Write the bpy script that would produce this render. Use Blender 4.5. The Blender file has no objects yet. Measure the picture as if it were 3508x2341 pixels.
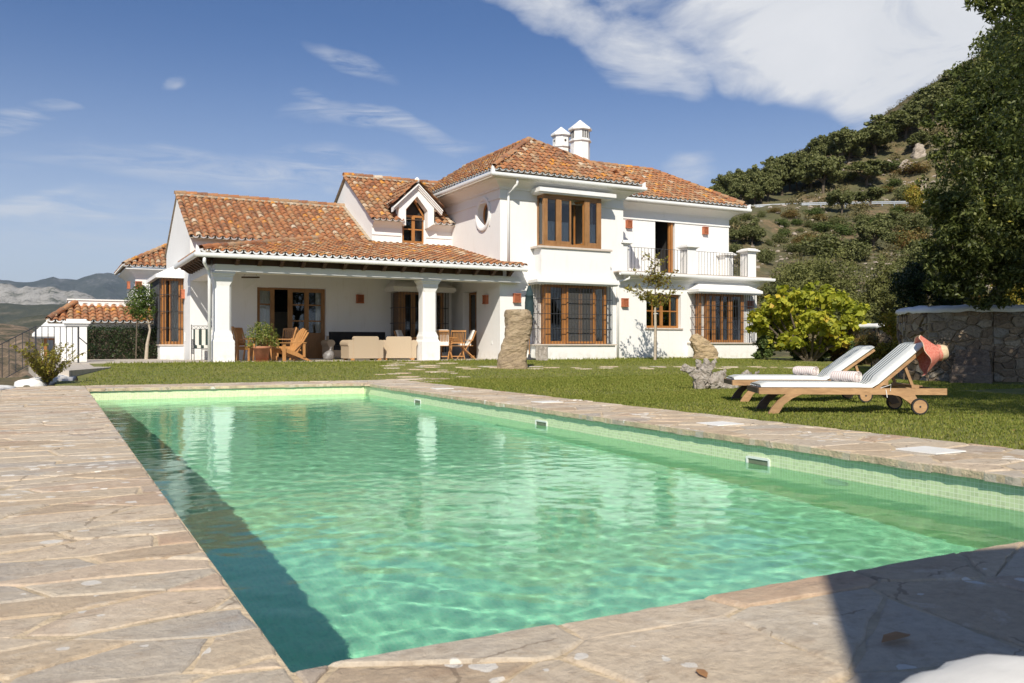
import bpy, math, random
import numpy as np
from mathutils import Vector, Matrix, noise
S = bpy.context.scene
COL = S.collection
R = math.radians

# ------------------------------------------------------------------ camera
cam = bpy.data.cameras.new('camera')
camo = bpy.data.objects.new('camera', cam); COL.objects.link(camo); S.camera = camo
cam.sensor_width = 36.0; cam.lens = 30.17; cam.shift_y = 9.5 / 3508
cam.clip_end = 40000; cam.clip_start = 0.05
camo.location = (0, 0, 0.75); camo.rotation_euler = (R(90), 0, -R(28.04))
cam.dof.use_dof = True; cam.dof.focus_distance = 14.0; cam.dof.aperture_fstop = 9.0
CF = (.4701, .8826)                      # horizontal view direction

# ------------------------------------------------------------------ sun, sky, exposure
SUNV = Vector((-.617, -.994, 1.0)).normalized()       # towards the sun
sl = bpy.data.lights.new('sun', 'SUN'); sl.energy = 5.0; sl.angle = R(0.5); sl.color = (1.0, .93, .80)
so = bpy.data.objects.new('sun', sl); COL.objects.link(so)
so.rotation_euler = (-SUNV).to_track_quat('-Z', 'Y').to_euler(); so.location = (0, 0, 60)
sl.cycles.is_caustics_light = True
world = bpy.data.worlds.new('World'); S.world = world; world.use_nodes = True
wn = world.node_tree; wbg = wn.nodes['Background']
S.view_settings.view_transform = 'Standard'; S.view_settings.look = 'None'
S.view_settings.exposure = 0.26; S.view_settings.gamma = 1.0
S.render.engine = 'CYCLES'
S.cycles.use_denoising = True
S.cycles.max_bounces = 8; S.cycles.transparent_max_bounces = 24
S.cycles.sample_clamp_indirect = 6.0

def lk(nt, a, b): nt.links.new(a, b)
def nd(nt, t, **kw):
    n = nt.nodes.new(t)
    for k, v in kw.items():
        if k.startswith('i_'):
            key = k[2:].replace('_', ' ')
            n.inputs[int(key) if key.isdigit() else key].default_value = v
        else: setattr(n, k, v)
    return n
def mth(nt, op, a, b=None, c=None, clamp=False):
    n = nt.nodes.new('ShaderNodeMath'); n.operation = op; n.use_clamp = clamp
    for i, v in enumerate((a, b, c)):
        if v is None: continue
        if isinstance(v, (int, float)): n.inputs[i].default_value = v
        else: lk(nt, v, n.inputs[i])
    return n.outputs[0]
def mixc(nt, f, a, b, mode='MIX'):
    n = nt.nodes.new('ShaderNodeMix'); n.data_type = 'RGBA'; n.blend_type = mode
    for i, v in ((0, f), (6, a), (7, b)):
        if isinstance(v, (int, float)): n.inputs[i].default_value = v
        elif isinstance(v, tuple): n.inputs[i].default_value = (*v, 1) if len(v) == 3 else v
        else: lk(nt, v, n.inputs[i])
    return n.outputs[2]
def ramp(nt, f, stops, interp='LINEAR'):
    n = nt.nodes.new('ShaderNodeValToRGB'); e = n.color_ramp; e.interpolation = interp
    while len(e.elements) < len(stops): e.elements.new(.5)
    for el, (p, c) in zip(e.elements, stops):
        el.position = p; el.color = (*c, 1) if isinstance(c, tuple) else (c, c, c, 1)
    lk(nt, f, n.inputs[0]); return n.outputs[0]

def build_sky():
    nt = wn
    sk = nd(nt, 'ShaderNodeTexSky', sky_type='NISHITA', sun_disc=False, sun_elevation=math.asin(SUNV.z),
            sun_rotation=math.atan2(SUNV.x, SUNV.y), altitude=400.0, air_density=1.0, dust_density=0.6, ozone_density=2.5)
    tc = nd(nt, 'ShaderNodeTexCoord'); v = tc.outputs['Generated']
    nrm = nd(nt, 'ShaderNodeVectorMath', operation='NORMALIZE'); lk(nt, v, nrm.inputs[0]); v = nrm.outputs[0]
    # cloud coverage: soft blobs round fixed sky directions, broken up by noise
    def dirv(px, py):
        a = (px - 1754) / 2940; b = (1180 - py) / 2940
        return Vector((CF[0] + a * CF[1], CF[1] - a * CF[0], b)).normalized()
    def basis(px, py):
        d = dirv(px, py); r = Vector((CF[1], -CF[0], 0)); r = (r - d * r.dot(d)).normalized(); return d, r, r.cross(d)
    warp = nd(nt, 'ShaderNodeTexNoise', i_Scale=5.0, i_Detail=4.0); lk(nt, v, warp.inputs['Vector'])
    wv = nd(nt, 'ShaderNodeVectorMath', operation='MULTIPLY_ADD'); lk(nt, warp.outputs['Color'], wv.inputs[0])
    wv.inputs[1].default_value = (.10, .10, .10); wv.inputs[2].default_value = (-.05, -.05, -.05)
    vv = nd(nt, 'ShaderNodeVectorMath', operation='ADD'); lk(nt, v, vv.inputs[0]); lk(nt, wv.outputs[0], vv.inputs[1]); v2 = vv.outputs[0]
    def dot(vec):
        n = nd(nt, 'ShaderNodeVectorMath', operation='DOT_PRODUCT'); lk(nt, v2, n.inputs[0]); n.inputs[1].default_value = vec; return n.outputs['Value']
    def blob(px, py, rx, ry, tilt=0.0, hard=1.0, amp=1.0):
        d, r, u = basis(px, py); t = R(tilt)
        r2 = r * math.cos(t) + u * math.sin(t); u2 = u * math.cos(t) - r * math.sin(t)
        a = mth(nt, 'MULTIPLY', dot(r2), 2940.0 / rx); b = mth(nt, 'MULTIPLY', dot(u2), 2940.0 / ry)
        q = mth(nt, 'ADD', mth(nt, 'MULTIPLY', a, a), mth(nt, 'MULTIPLY', b, b))
        f = mth(nt, 'SUBTRACT', 1.0, mth(nt, 'POWER', q, hard), clamp=True)
        f = mth(nt, 'MULTIPLY', f, mth(nt, 'GREATER_THAN', dot(d), 0.3))
        return mth(nt, 'MULTIPLY', f, amp)
    dense = None
    for b in [(3120, 60, 950, 330, -12, 1.6, 1.15), (2900, 240, 560, 170, -12, 1.5, 1.0), (2230, 150, 330, 130, -22, 1.2, .95), (1900, 25, 300, 95, -12, 1.3, .9),
              (3050, -250, 1500, 330, 0, 1.5, 1.0), (2380, 590, 150, 75, 0, 1, .62), (3000, 400, 220, 90, -25, 1, .7),
              (578, 243, 62, 34, 8, 1, .52)]:
        o = blob(*b); dense = o if dense is None else mth(nt, 'MAXIMUM', dense, o)
    wisp = None
    for b in [(1300, 455, 360, 42, -3, 1, .5), (1190, 265, 170, 40, -20, 1, .42), (200, 735, 330, 36, -14, 1, .6), (100, 700, 230, 30, 3, 1, .5),
              (900, 590, 800, 70, -4, 1, .42), (40, 395, 130, 40, 0, 1, .45), (190, 362, 90, 20, -12, 1, .45), (1060, 400, 90, 24, -20, 1, .4), (700, 780, 900, 130, 0, 1, .3), (2450, 60, 260, 120, 20, 1, .55)]:
        o = blob(*b); wisp = o if wisp is None else mth(nt, 'MAXIMUM', wisp, o)
    mp = nd(nt, 'ShaderNodeMapping'); lk(nt, v, mp.inputs[0]); mp.inputs['Rotation'].default_value = (0, 0, R(28)); mp.inputs['Scale'].default_value = (1, 1, 2.6)
    n1 = nd(nt, 'ShaderNodeTexNoise', i_Scale=6.0, i_Detail=10.0, i_Roughness=.62, i_Distortion=.7); lk(nt, mp.outputs[0], n1.inputs['Vector'])
    n2 = nd(nt, 'ShaderNodeTexNoise', i_Scale=16.0, i_Detail=9.0, i_Roughness=.66, i_Distortion=.9)
    mp2 = nd(nt, 'ShaderNodeMapping'); lk(nt, v, mp2.inputs[0]); mp2.inputs['Rotation'].default_value = (0, 0, R(28)); mp2.inputs['Scale'].default_value = (.6, 1, 4.5)
    lk(nt, mp2.outputs[0], n2.inputs['Vector'])
    dn = mth(nt, 'ADD', mth(nt, 'MULTIPLY', dense, 1.55), mth(nt, 'MULTIPLY', mth(nt, 'SUBTRACT', n1.outputs['Fac'], .5), 3.3))
    dn = mth(nt, 'MULTIPLY', mth(nt, 'SUBTRACT', dn, .22), .72, clamp=True)
    dn = mth(nt, 'MULTIPLY', dn, mth(nt, 'MULTIPLY', dense, 2.2, clamp=True))
    ws = mth(nt, 'MULTIPLY', wisp, mth(nt, 'MULTIPLY', mth(nt, 'SUBTRACT', n2.outputs['Fac'], .38), 4.2, clamp=True))
    cov = mth(nt, 'MAXIMUM', mth(nt, 'MULTIPLY', dn, .93), ws, clamp=True)
    shade = mixc(nt, n1.outputs['Fac'], CLOUD_A, CLOUD_B)
    skc = mixc(nt, 1.0, sk.outputs[0], SKY_TINT, 'MULTIPLY')
    # pale air near the horizon
    sep = nd(nt, 'ShaderNodeSeparateXYZ'); lk(nt, v, sep.inputs[0])
    hz = mth(nt, 'POWER', mth(nt, 'SUBTRACT', 1.0, mth(nt, 'MULTIPLY', sep.outputs[2], 2.7, clamp=True), clamp=True), 2.0)
    skc = mixc(nt, mth(nt, 'MULTIPLY', hz, .80), skc, HORIZON)
    c = mixc(nt, cov, skc, shade)
    lk(nt, c, wbg.inputs[0]); wbg.inputs[1].default_value = SKY_STRENGTH
SKY_STRENGTH = 0.078
SKY_TINT = (.60, .77, 1.02)
HORIZON = (11.0, 11.4, 11.8)
CLOUD_A = (7.6, 7.9, 8.3)
CLOUD_B = (10.2, 10.2, 10.3)
build_sky()

# ------------------------------------------------------------------ materials
def newmat(name):
    m = bpy.data.materials.new(name); m.use_nodes = True; nt = m.node_tree
    return m, nt, nt.nodes['Principled BSDF'], nt.nodes['Material Output']
def objc(nt): return nd(nt, 'ShaderNodeTexCoord').outputs['Object']
def geo(nt): return nd(nt, 'ShaderNodeNewGeometry').outputs['Position']
def nz(nt, vec, scale, detail=4, rough=.55, dist=0.0, sc=None):
    if sc:
        mp = nd(nt, 'ShaderNodeMapping'); lk(nt, vec, mp.inputs[0]); mp.inputs['Scale'].default_value = sc; vec = mp.outputs[0]
    n = nd(nt, 'ShaderNodeTexNoise', i_Scale=scale, i_Detail=detail, i_Roughness=rough, i_Distortion=dist); lk(nt, vec, n.inputs['Vector'])
    return n.outputs['Fac']
def bump(nt, bsdf, h, strength=.3, dist=.01):
    b = nd(nt, 'ShaderNodeBump', i_Strength=strength, i_Distance=dist); lk(nt, h, b.inputs['Height']); lk(nt, b.outputs[0], bsdf.inputs['Normal'])
def attr(nt, name): return nd(nt, 'ShaderNodeAttribute', attribute_name=name).outputs['Fac']
def simple(name, col, rough=.6, vary=.12, scale=6.0, bmp=.2, bscale=40.0, bdist=.004, metal=0.0, stretch=None):
    m, nt, b, o = newmat(name); p = geo(nt)
    f = nz(nt, p, scale, 6, .6, sc=stretch)
    lo = tuple(c * (1 - vary) for c in col); hi = tuple(min(1, c * (1 + vary)) for c in col)
    lk(nt, ramp(nt, f, [(.3, lo), (.7, hi)]), b.inputs['Base Color'])
    b.inputs['Roughness'].default_value = rough; b.inputs['Metallic'].default_value = metal
    if bmp: bump(nt, b, nz(nt, p, bscale, 4, .6, sc=stretch), bmp, bdist)
    return m
M = {}
def plaster():
    m, nt, b, o = newmat('white_plaster'); p = geo(nt)
    f = nz(nt, p, .9, 6, .6); g = nz(nt, p, 5.0, 5, .65, sc=(1, 1, .35))
    c = mixc(nt, mth(nt, 'MULTIPLY', f, .5), (.80, .79, .775), (.74, .73, .71))
    c = mixc(nt, ramp(nt, g, [(.56, 0.0), (.80, .45)]), c, (.68, .65, .60))
    st = nz(nt, p, 3.0, 6, .7, sc=(3.5, 3.5, .22)); c = mixc(nt, ramp(nt, st, [(.58, 0.0), (.74, .38)]), c, (.62, .59, .53))
    sx = nd(nt, 'ShaderNodeSeparateXYZ'); lk(nt, p, sx.inputs[0]); low = mth(nt, 'SUBTRACT', 1.0, mth(nt, 'MULTIPLY', mth(nt, 'SUBTRACT', sx.outputs[2], .2), 2.6, clamp=True), clamp=True)
    c = mixc(nt, mth(nt, 'MULTIPLY', low, ramp(nt, nz(nt, p, 6, 6, .7), [(.42, 0.0), (.7, .75)])), c, (.52, .46, .37))
    lk(nt, c, b.inputs['Base Color']); b.inputs['Roughness'].default_value = .9
    bump(nt, b, nz(nt, p, 14, 6, .65), .35, .012); return m
M['white'] = plaster()
M['whitepaint'] = simple('white_painted_metal', (.80, .80, .79), .35, .03, 3, 0)
M['marble'] = simple('white_marble_slab', (.78, .77, .75), .5, .10, 1.6, .1, 20)
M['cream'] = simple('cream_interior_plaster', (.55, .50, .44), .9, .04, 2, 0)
def wood(name, a, b_, rough=.5, sc=(1, 1, .12), s=22):
    m, nt, b, o = newmat(name); p = geo(nt)
    f = nz(nt, p, s, 8, .65, .6, sc=sc); g = nz(nt, p, 2.2, 5, .6)
    c = mixc(nt, ramp(nt, f, [(.3, 0.0), (.72, 1.0)]), a, b_)
    c = mixc(nt, ramp(nt, g, [(.45, 0.0), (.7, .45)]), c, tuple(x * .55 for x in a))
    lk(nt, c, b.inputs['Base Color']); b.inputs['Roughness'].default_value = rough
    bump(nt, b, f, .25, .003); return m
M['wood'] = wood('honey_varnished_wood', (.30, .12, .032), (.44, .20, .06), .38)
M['woodw'] = wood('weathered_window_wood', (.24, .115, .04), (.38, .20, .08), .5)
M['teak'] = wood('weathered_teak', (.30, .165, .075), (.52, .315, .15), .6, (.25, .25, 1.0), 26)
M['teakdark'] = wood('dark_teak', (.085, .055, .038), (.16, .10, .065), .6, (.25, .25, 1.0), 26)  # darker teak for the cross rails and far-side legs
M['orangewood'] = wood('oiled_orange_wood', (.42, .19, .06), (.58, .30, .11), .45)
M['beamwood'] = wood('dark_rafter_wood', (.05, .024, .012), (.10, .048, .022), .6)
M['iron'] = simple('dark_iron', (.035, .036, .04), .5, .2, 8, 0)
M['shutter'] = simple('charcoal_shutter_cloth', (.035, .037, .045), .8, .35, 5, .2, 30, .004, stretch=(1, 1, .2))
M['curtain'] = simple('white_curtain', (.74, .73, .70), .9, .05, 10, 0)
M['screen'] = simple('grey_insect_screen', (.06, .058, .055), .6, .1, 10, 0)
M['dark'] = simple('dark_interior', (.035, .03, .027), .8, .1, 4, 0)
M['terracotta'] = simple('terracotta', (.44, .14, .065), .8, .2, 12, .2, 30)
M['pot'] = simple('terracotta_pot', (.40, .17, .09), .75, .18, 9, .2, 30)
M['sill'] = simple('pale_stone_sill', (.58, .50, .43), .7, .1, 6, .15, 30)
M['blackcloth'] = simple('black_cloth', (.012, .012, .014), .9, .2, 10, .2, 50)
M['greencloth'] = simple('dark_green_canvas', (.018, .04, .045), .85, .25, 10, .3, 40)
M['cushion'] = simple('cream_cushion', (.72, .70, .66), .9, .06, 10, .2, 60)
M['rubber'] = simple('black_rubber', (.012, .012, .012), .7, .2, 10, 0)
M['plastic'] = simple('white_plastic', (.74, .75, .72), .35, .04, 10, 0)
M['galv'] = simple('galvanised_steel', (.50, .52, .54), .4, .12, 6, 0, metal=.5)
M['mortar'] = simple('roof_mortar', (.36, .29, .21), .95, .35, 7, .6, 22, .02)
def wicker():
    m, nt, b, o = newmat('woven_wicker'); p = geo(nt)
    sx = nd(nt, 'ShaderNodeSeparateXYZ'); lk(nt, p, sx.inputs[0])
    h = mth(nt, 'ADD', sx.outputs[0], sx.outputs[1])
    a = mth(nt, 'SINE', mth(nt, 'MULTIPLY', h, 190.0)); c = mth(nt, 'SINE', mth(nt, 'MULTIPLY', sx.outputs[2], 150.0))
    w = mth(nt, 'MULTIPLY', a, c)
    f = nz(nt, p, 30, 4, .6)
    lk(nt, mixc(nt, mth(nt, 'MULTIPLY_ADD', w, .35, .5, clamp=True), mixc(nt, f, (.44, .33, .22), (.34, .25, .16)), (.60, .48, .34)), b.inputs['Base Color'])
    b.inputs['Roughness'].default_value = .75; bump(nt, b, w, .7, .008); return m
M['wicker'] = wicker()
def stripes(name, base, dark, axis_attr, period=.052, duty=.33, lo=.2, hi=.8):
    m, nt, b, o = newmat(name); a = attr(nt, axis_attr)
    s = mth(nt, 'FRACT', mth(nt, 'DIVIDE', a, period)); k = mth(nt, 'LESS_THAN', s, duty)
    k = mth(nt, 'MULTIPLY', k, mth(nt, 'MULTIPLY', mth(nt, 'GREATER_THAN', a, lo), mth(nt, 'LESS_THAN', a, hi)))
    lk(nt, mixc(nt, k, base, dark), b.inputs['Base Color']); b.inputs['Roughness'].default_value = .9
    bump(nt, b, nz(nt, geo(nt), 90, 3, .6), .25, .003); return m
M['mattress'] = stripes('white_grey_striped_canvas', (.72, .73, .70), (.13, .165, .17), 'sv', .085, .46, .26, .68)
M['towel'] = stripes('pink_striped_towel', (.72, .64, .61), (.40, .27, .26), 'sv', .028, .22, -9, 9)
M['swingcloth'] = stripes('green_white_striped_cloth', (.70, .68, .62), (.03, .05, .045), 'sv', .2, .45, -9, 9)
def glass():
    m, nt, b, o = newmat('window_glass'); nt.nodes.remove(b)
    t = nd(nt, 'ShaderNodeBsdfTransparent'); t.inputs[0].default_value = (.80, .82, .82, 1)
    g = nd(nt, 'ShaderNodeBsdfGlossy'); g.inputs['Roughness'].default_value = .015; g.inputs[0].default_value = (.9, .95, 1, 1)
    f = nd(nt, 'ShaderNodeFresnel'); f.inputs[0].default_value = 1.7
    mx = nd(nt, 'ShaderNodeMixShader'); lk(nt, f.outputs[0], mx.inputs[0]); lk(nt, t.outputs[0], mx.inputs[1]); lk(nt, g.outputs[0], mx.inputs[2])
    lk(nt, mx.outputs[0], o.inputs[0]); return m
M['glass'] = glass()
def tiles():
    m, nt, b, o = newmat('weathered_clay_tiles'); p = geo(nt); a = attr(nt, 'rnd'); a2 = attr(nt, 'rnd2')
    c = ramp(nt, a, [(0, (.20, .070, .030)), (.22, (.34, .12, .044)), (.45, (.43, .165, .058)), (.68, (.40, .19, .08)), (.85, (.37, .22, .115)), (.955, (.46, .30, .18)), (1, (.60, .50, .38))])
    wear = nz(nt, p, 1.1, 4, .6); n1 = nz(nt, p, 17, 6, .7); n2 = nz(nt, p, 9, 5, .65)
    age = mth(nt, 'ADD', mth(nt, 'MULTIPLY', wear, 1.0), mth(nt, 'MULTIPLY', a2, .5))
    k = mth(nt, 'MULTIPLY', ramp(nt, n1, [(.46, 0.0), (.60, 1.0)]), ramp(nt, age, [(.42, .25), (.75, 1.0)]))
    c = mixc(nt, k, c, mixc(nt, n2, (.10, .068, .045), (.33, .26, .18)))
    sp = ramp(nt, nz(nt, p, 34, 5, .7), [(.60, 0.0), (.66, .8)])
    c = mixc(nt, mth(nt, 'MULTIPLY', sp, ramp(nt, a2, [(.3, .0), (.8, .9)])), c, (.50, .45, .36))
    ol = mth(nt, 'MULTIPLY', mth(nt, 'GREATER_THAN', a2, .93), ramp(nt, n2, [(.45, 0.0), (.55, .9)]))
    c = mixc(nt, ol, c, (.62, .27, .03))
    lk(nt, c, b.inputs['Base Color']); b.inputs['Roughness'].default_value = .9
    bump(nt, b, n1, .5, .012); return m
M['tile'] = tiles()

def leafmat(name, stops, trans=.28, rough=.45):
    m, nt, b, o = newmat(name)
    c = ramp(nt, attr(nt, 'rnd'), stops)
    lk(nt, c, b.inputs['Base Color']); b.inputs['Roughness'].default_value = rough
    b.inputs['Specular IOR Level'].default_value = .22
    t = nd(nt, 'ShaderNodeBsdfTranslucent'); lk(nt, mixc(nt, 1.0, c, (1.3, 1.4, .7), 'MULTIPLY'), t.inputs[0])
    mx = nd(nt, 'ShaderNodeMixShader'); mx.inputs[0].default_value = trans
    lk(nt, b.outputs[0], mx.inputs[1]); lk(nt, t.outputs[0], mx.inputs[2]); lk(nt, mx.outputs[0], o.inputs[0]); return m
M['oakleaf'] = leafmat('holm_oak_leaves', [(0, (.038, .052, .016)), (.4, (.085, .105, .030)), (.72, (.17, .19, .060)), (.94, (.29, .30, .12)), (1, (.44, .40, .08))], .28, .42)
M['hillleaf'] = leafmat('hillside_oak_foliage', [(0, (.065, .078, .030)), (.5, (.138, .150, .055)), (1, (.24, .24, .10))], .28, .65)
M['oliveleaf'] = leafmat('olive_green_foliage', [(0, (.10, .11, .034)), (.5, (.165, .17, .055)), (1, (.25, .25, .09))], .25, .6)
M['shrubleaf'] = leafmat('green_shrub_foliage', [(0, (.05, .085, .02)), (.5, (.085, .12, .03)), (1, (.14, .16, .05))], .2, .6)
M['figleaf'] = leafmat('yellow_green_fig_leaves', [(0, (.15, .18, .02)), (.4, (.29, .31, .035)), (.75, (.46, .44, .05)), (.92, (.58, .48, .06)), (1, (.58, .34, .05))], .35, .5)
M['citrusleaf'] = leafmat('citrus_leaves', [(0, (.04, .08, .014)), (.6, (.085, .13, .024)), (1, (.18, .20, .05))], .25, .5)
M['hedgeleaf'] = leafmat('dark_hedge_leaves', [(0, (.008, .018, .006)), (.6, (.020, .038, .012)), (1, (.07, .10, .035))], .12, .4)
M['autumnleaf'] = leafmat('autumn_pear_leaves', [(0, (.16, .055, .03)), (.3, (.20, .17, .035)), (.7, (.32, .30, .05)), (1, (.42, .36, .07))], .3, .5)
M['dryleaf'] = leafmat('dry_rust_foliage', [(0, (.10, .045, .02)), (.4, (.20, .12, .04)), (.75, (.16, .16, .05)), (1, (.34, .22, .07))], .25, .6)
M['vineleaf'] = leafmat('yellow_vine_foliage', [(0, (.10, .10, .02)), (.5, (.24, .21, .035)), (.85, (.38, .28, .04)), (1, (.34, .13, .04))], .3, .6)
M['potleaf'] = leafmat('flowering_pot_foliage', [(0, (.06, .09, .02)), (.5, (.16, .20, .04)), (.85, (.30, .32, .08)), (1, (.55, .40, .25))], .3, .5)
M['grassblade'] = leafmat('grass_blades', [(0, (.12, .16, .026)), (.45, (.21, .235, .042)), (.8, (.31, .29, .075)), (1, (.42, .35, .14))], .3, .65)
M['bark'] = simple('grey_brown_bark', (.11, .085, .06), .9, .35, 10, .8, 18, .03)
M['paletrunk'] = simple('pale_wood_stake', (.42, .35, .27), .85, .2, 12, .4, 26, .01)

# ------------------------------------------------------------------ mesh helpers
def rootloc(o):
    v = Vector((0, 0, 0))
    while o is not None: v += o.location; o = o.parent
    return v
class MB:
    """collects shapes and links them as ONE mesh object"""
    def __init__(s, T=None): s.v = []; s.f = []; s.T = T; s.a = {}; s.mi = []
    def add(s, vs, fs, **at):
        n = len(s.v)
        if s.T is not None: vs = [s.T @ Vector(p) for p in vs]
        s.v += [tuple(p) for p in vs]; s.f += [tuple(i + n for i in f) for f in fs]
        for k in set(list(at) + list(s.a)):
            L = s.a.setdefault(k, []); L += [0.0] * (n - len(L))
            val = at.get(k, 0.0); L += list(val) if isinstance(val, (list, tuple)) else [val] * len(vs)
        return n
    def box(s, x0, x1, y0, y1, z0, z1, b=0.0, **at):
        if b:
            P = [(x, y, z) for z, (i) in ((z0, 0), (z1, 0)) for x, y in ((x0 + b, y0), (x1 - b, y0), (x1, y0 + b), (x1, y1 - b), (x1 - b, y1), (x0 + b, y1), (x0, y1 - b), (x0, y0 + b))]
            F = [tuple(range(7, -1, -1)), tuple(range(8, 16))] + [(i, (i + 1) % 8, 8 + (i + 1) % 8, 8 + i) for i in range(8)]
            return s.add(P, F, **at)
        P = [(x0, y0, z0), (x1, y0, z0), (x1, y1, z0), (x0, y1, z0), (x0, y0, z1), (x1, y0, z1), (x1, y1, z1), (x0, y1, z1)]
        s.add(P, [(3, 2, 1, 0), (4, 5, 6, 7), (0, 1, 5, 4), (1, 2, 6, 5), (2, 3, 7, 6), (3, 0, 4, 7)], **at)
    def quad(s, *P, **at): s.add(P, [tuple(range(len(P)))], **at)
    def bar(s, a, b, w, h, up=(0, 0, 1), **at):
        a = Vector(a); b = Vector(b); d = (b - a).normalized(); u = Vector(up)
        r = d.cross(u)
        if r.length < 1e-4: r = d.cross(Vector((1, 0, 0)))
        r.normalize(); u = r.cross(d); r *= w / 2; u *= h / 2
        P = [a - r - u, a + r - u, a + r + u, a - r + u, b - r - u, b + r - u, b + r + u, b - r + u]
        s.add(P, [(3, 2, 1, 0), (4, 5, 6, 7), (0, 1, 5, 4), (1, 2, 6, 5), (2, 3, 7, 6), (3, 0, 4, 7)], **at)
    def tube(s, pts, r, n=6, cap=True, **at):
        pts = [Vector(p) for p in pts]; rs = r if isinstance(r, (list, tuple)) else [r] * len(pts)
        V = []; F = []; pu = None
        for i, p in enumerate(pts):
            d = (pts[min(i + 1, len(pts) - 1)] - pts[max(i - 1, 0)])
            d = d.normalized() if d.length > 1e-9 else Vector((0, 0, 1))
            if pu is None: pu = Vector((0, 0, 1)) if abs(d.z) < .9 else Vector((1, 0, 0))
            x = d.cross(pu).normalized(); y = x.cross(d); pu = y
            for k in range(n):
                a = 2 * math.pi * k / n; V.append(p + (x * math.cos(a) + y * math.sin(a)) * rs[i])
        for i in range(len(pts) - 1):
            for k in range(n):
                F.append((i * n + k, i * n + (k + 1) % n, (i + 1) * n + (k + 1) % n, (i + 1) * n + k))
        if cap: F += [tuple(range(n - 1, -1, -1)), tuple(range((len(pts) - 1) * n, len(pts) * n))]
        s.add(V, F, **at)
    def lathe(s, c, prof, n=16, **at):
        V = []; F = []
        for r, z in prof:
            for k in range(n): a = 2 * math.pi * k / n; V.append((c[0] + r * math.cos(a), c[1] + r * math.sin(a), c[2] + z))
        for i in range(len(prof) - 1):
            for k in range(n): F.append((i * n + k, i * n + (k + 1) % n, (i + 1) * n + (k + 1) % n, (i + 1) * n + k))
        F += [tuple(range(n - 1, -1, -1)), tuple(range((len(prof) - 1) * n, len(prof) * n))]
        s.add(V, F, **at)
    def prism(s, poly, fn, a, b, **at):
        """poly: 2D outline, fn(p, t) -> 3D, extruded from t=a to t=b"""
        n = len(poly); V = [fn(p, a) for p in poly] + [fn(p, b) for p in poly]
        s.add(V, [tuple(range(n - 1, -1, -1)), tuple(range(n, 2 * n))] + [(i, (i + 1) % n, n + (i + 1) % n, n + i) for i in range(n)], **at)
    def sweep(s, prof, path, z=0.0, closed=False, **at):
        """prof: (out, z) list swept along a level 2D path with mitred corners; out is to the right of travel"""
        P = [Vector(p) for p in path]; n = len(P); m = len(prof); V = []; F = []
        for i in range(n):
            d1 = (P[i] - P[i - 1]).normalized() if (i > 0 or closed) else None
            d2 = (P[(i + 1) % n] - P[i]).normalized() if (i < n - 1 or closed) else None
            d1 = d1 or d2; d2 = d2 or d1
            n1 = Vector((d1.y, -d1.x)); n2 = Vector((d2.y, -d2.x)); mt = (n1 + n2) / max(.2, 1 + n1.dot(n2))
            for o_, zz in prof: q = P[i] + mt * o_; V.append((q.x, q.y, z + zz))
        for i in range(n if closed else n - 1):
            j = (i + 1) % n
            for k in range(m - 1): F.append((i * m + k, j * m + k, j * m + k + 1, i * m + k + 1))
        if not closed: F += [tuple(range(m)), tuple(range((n - 1) * m + m - 1, (n - 1) * m - 1, -1))]
        s.add(V, F, **at)
    def build(s, name, mat, parent=None, smooth=False, local=False):
        me = bpy.data.meshes.new(name)
        off = Vector((0, 0, 0)) if (parent is None or local) else rootloc(parent)
        V = [(p[0] - off.x, p[1] - off.y, p[2] - off.z) for p in s.v]
        me.from_pydata(V, [], s.f)
        for mm in (mat if isinstance(mat, (list, tuple)) else [mat]): me.materials.append(mm)
        for k, L in s.a.items():
            L = L + [0.0] * (len(V) - len(L)); at = me.attributes.new(k, 'FLOAT', 'POINT'); at.data.foreach_set('value', L)
        if s.mi:
            me.polygons.foreach_set('material_index', (s.mi + [0] * len(me.polygons))[:len(me.polygons)])
        if smooth: me.polygons.foreach_set('use_smooth', [True] * len(me.polygons))
        me.update()
        o = bpy.data.objects.new(name, me); COL.objects.link(o)
        if parent is not None: o.parent = parent
        return o
def npmesh(name, V, F, mat, parent=None, attrs=None, smooth=False, off=None):
    me = bpy.data.meshes.new(name); V = np.asarray(V, dtype=np.float32)
    if parent is not None and off is None: off = rootloc(parent)
    if off is not None: V = V - np.array(off, dtype=np.float32)
    F = np.asarray(F, dtype=np.int32); k = F.shape[1]
    me.vertices.add(len(V)); me.vertices.foreach_set('co', V.ravel())
    me.loops.add(F.size); me.loops.foreach_set('vertex_index', F.ravel())
    me.polygons.add(len(F)); me.polygons.foreach_set('loop_start', np.arange(0, F.size, k, dtype=np.int32))
    me.update(calc_edges=True)
    if smooth: me.polygons.foreach_set('use_smooth', [True] * len(F))
    for a, d in (attrs or {}).items(): at = me.attributes.new(a, 'FLOAT', 'POINT'); at.data.foreach_set('value', np.asarray(d, dtype=np.float32))
    me.materials.append(mat)
    o = bpy.data.objects.new(name, me); COL.objects.link(o)
    if parent is not None: o.parent = parent
    return o
def thing(name, label, cat, loc=(0, 0, 0), rz=0.0, group=None):
    o = bpy.data.objects.new(name, None); COL.objects.link(o); o.location = loc; o.rotation_euler = (0, 0, rz)
    o.empty_display_size = .2; return tag(o, label, cat, group)
def tag(o, label, cat, group=None, kind=None):
    o['label'] = label; o['category'] = cat
    if group: o['group'] = group
    if kind: o['kind'] = kind
    return o
def struct(o): o['kind'] = 'structure'; return o
def copy_tree(o, parent=None):
    c = o.copy(); COL.objects.link(c)
    if parent is not None: c.parent = parent
    for ch in list(o.children): copy_tree(ch, c)
    return c
def sm(a, b, x): t = max(0.0, min(1.0, (x - a) / (b - a))); return t * t * (3 - 2 * t)
def n3(x, y, z=0.0): return noise.noise(Vector((x, y, z)))

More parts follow.
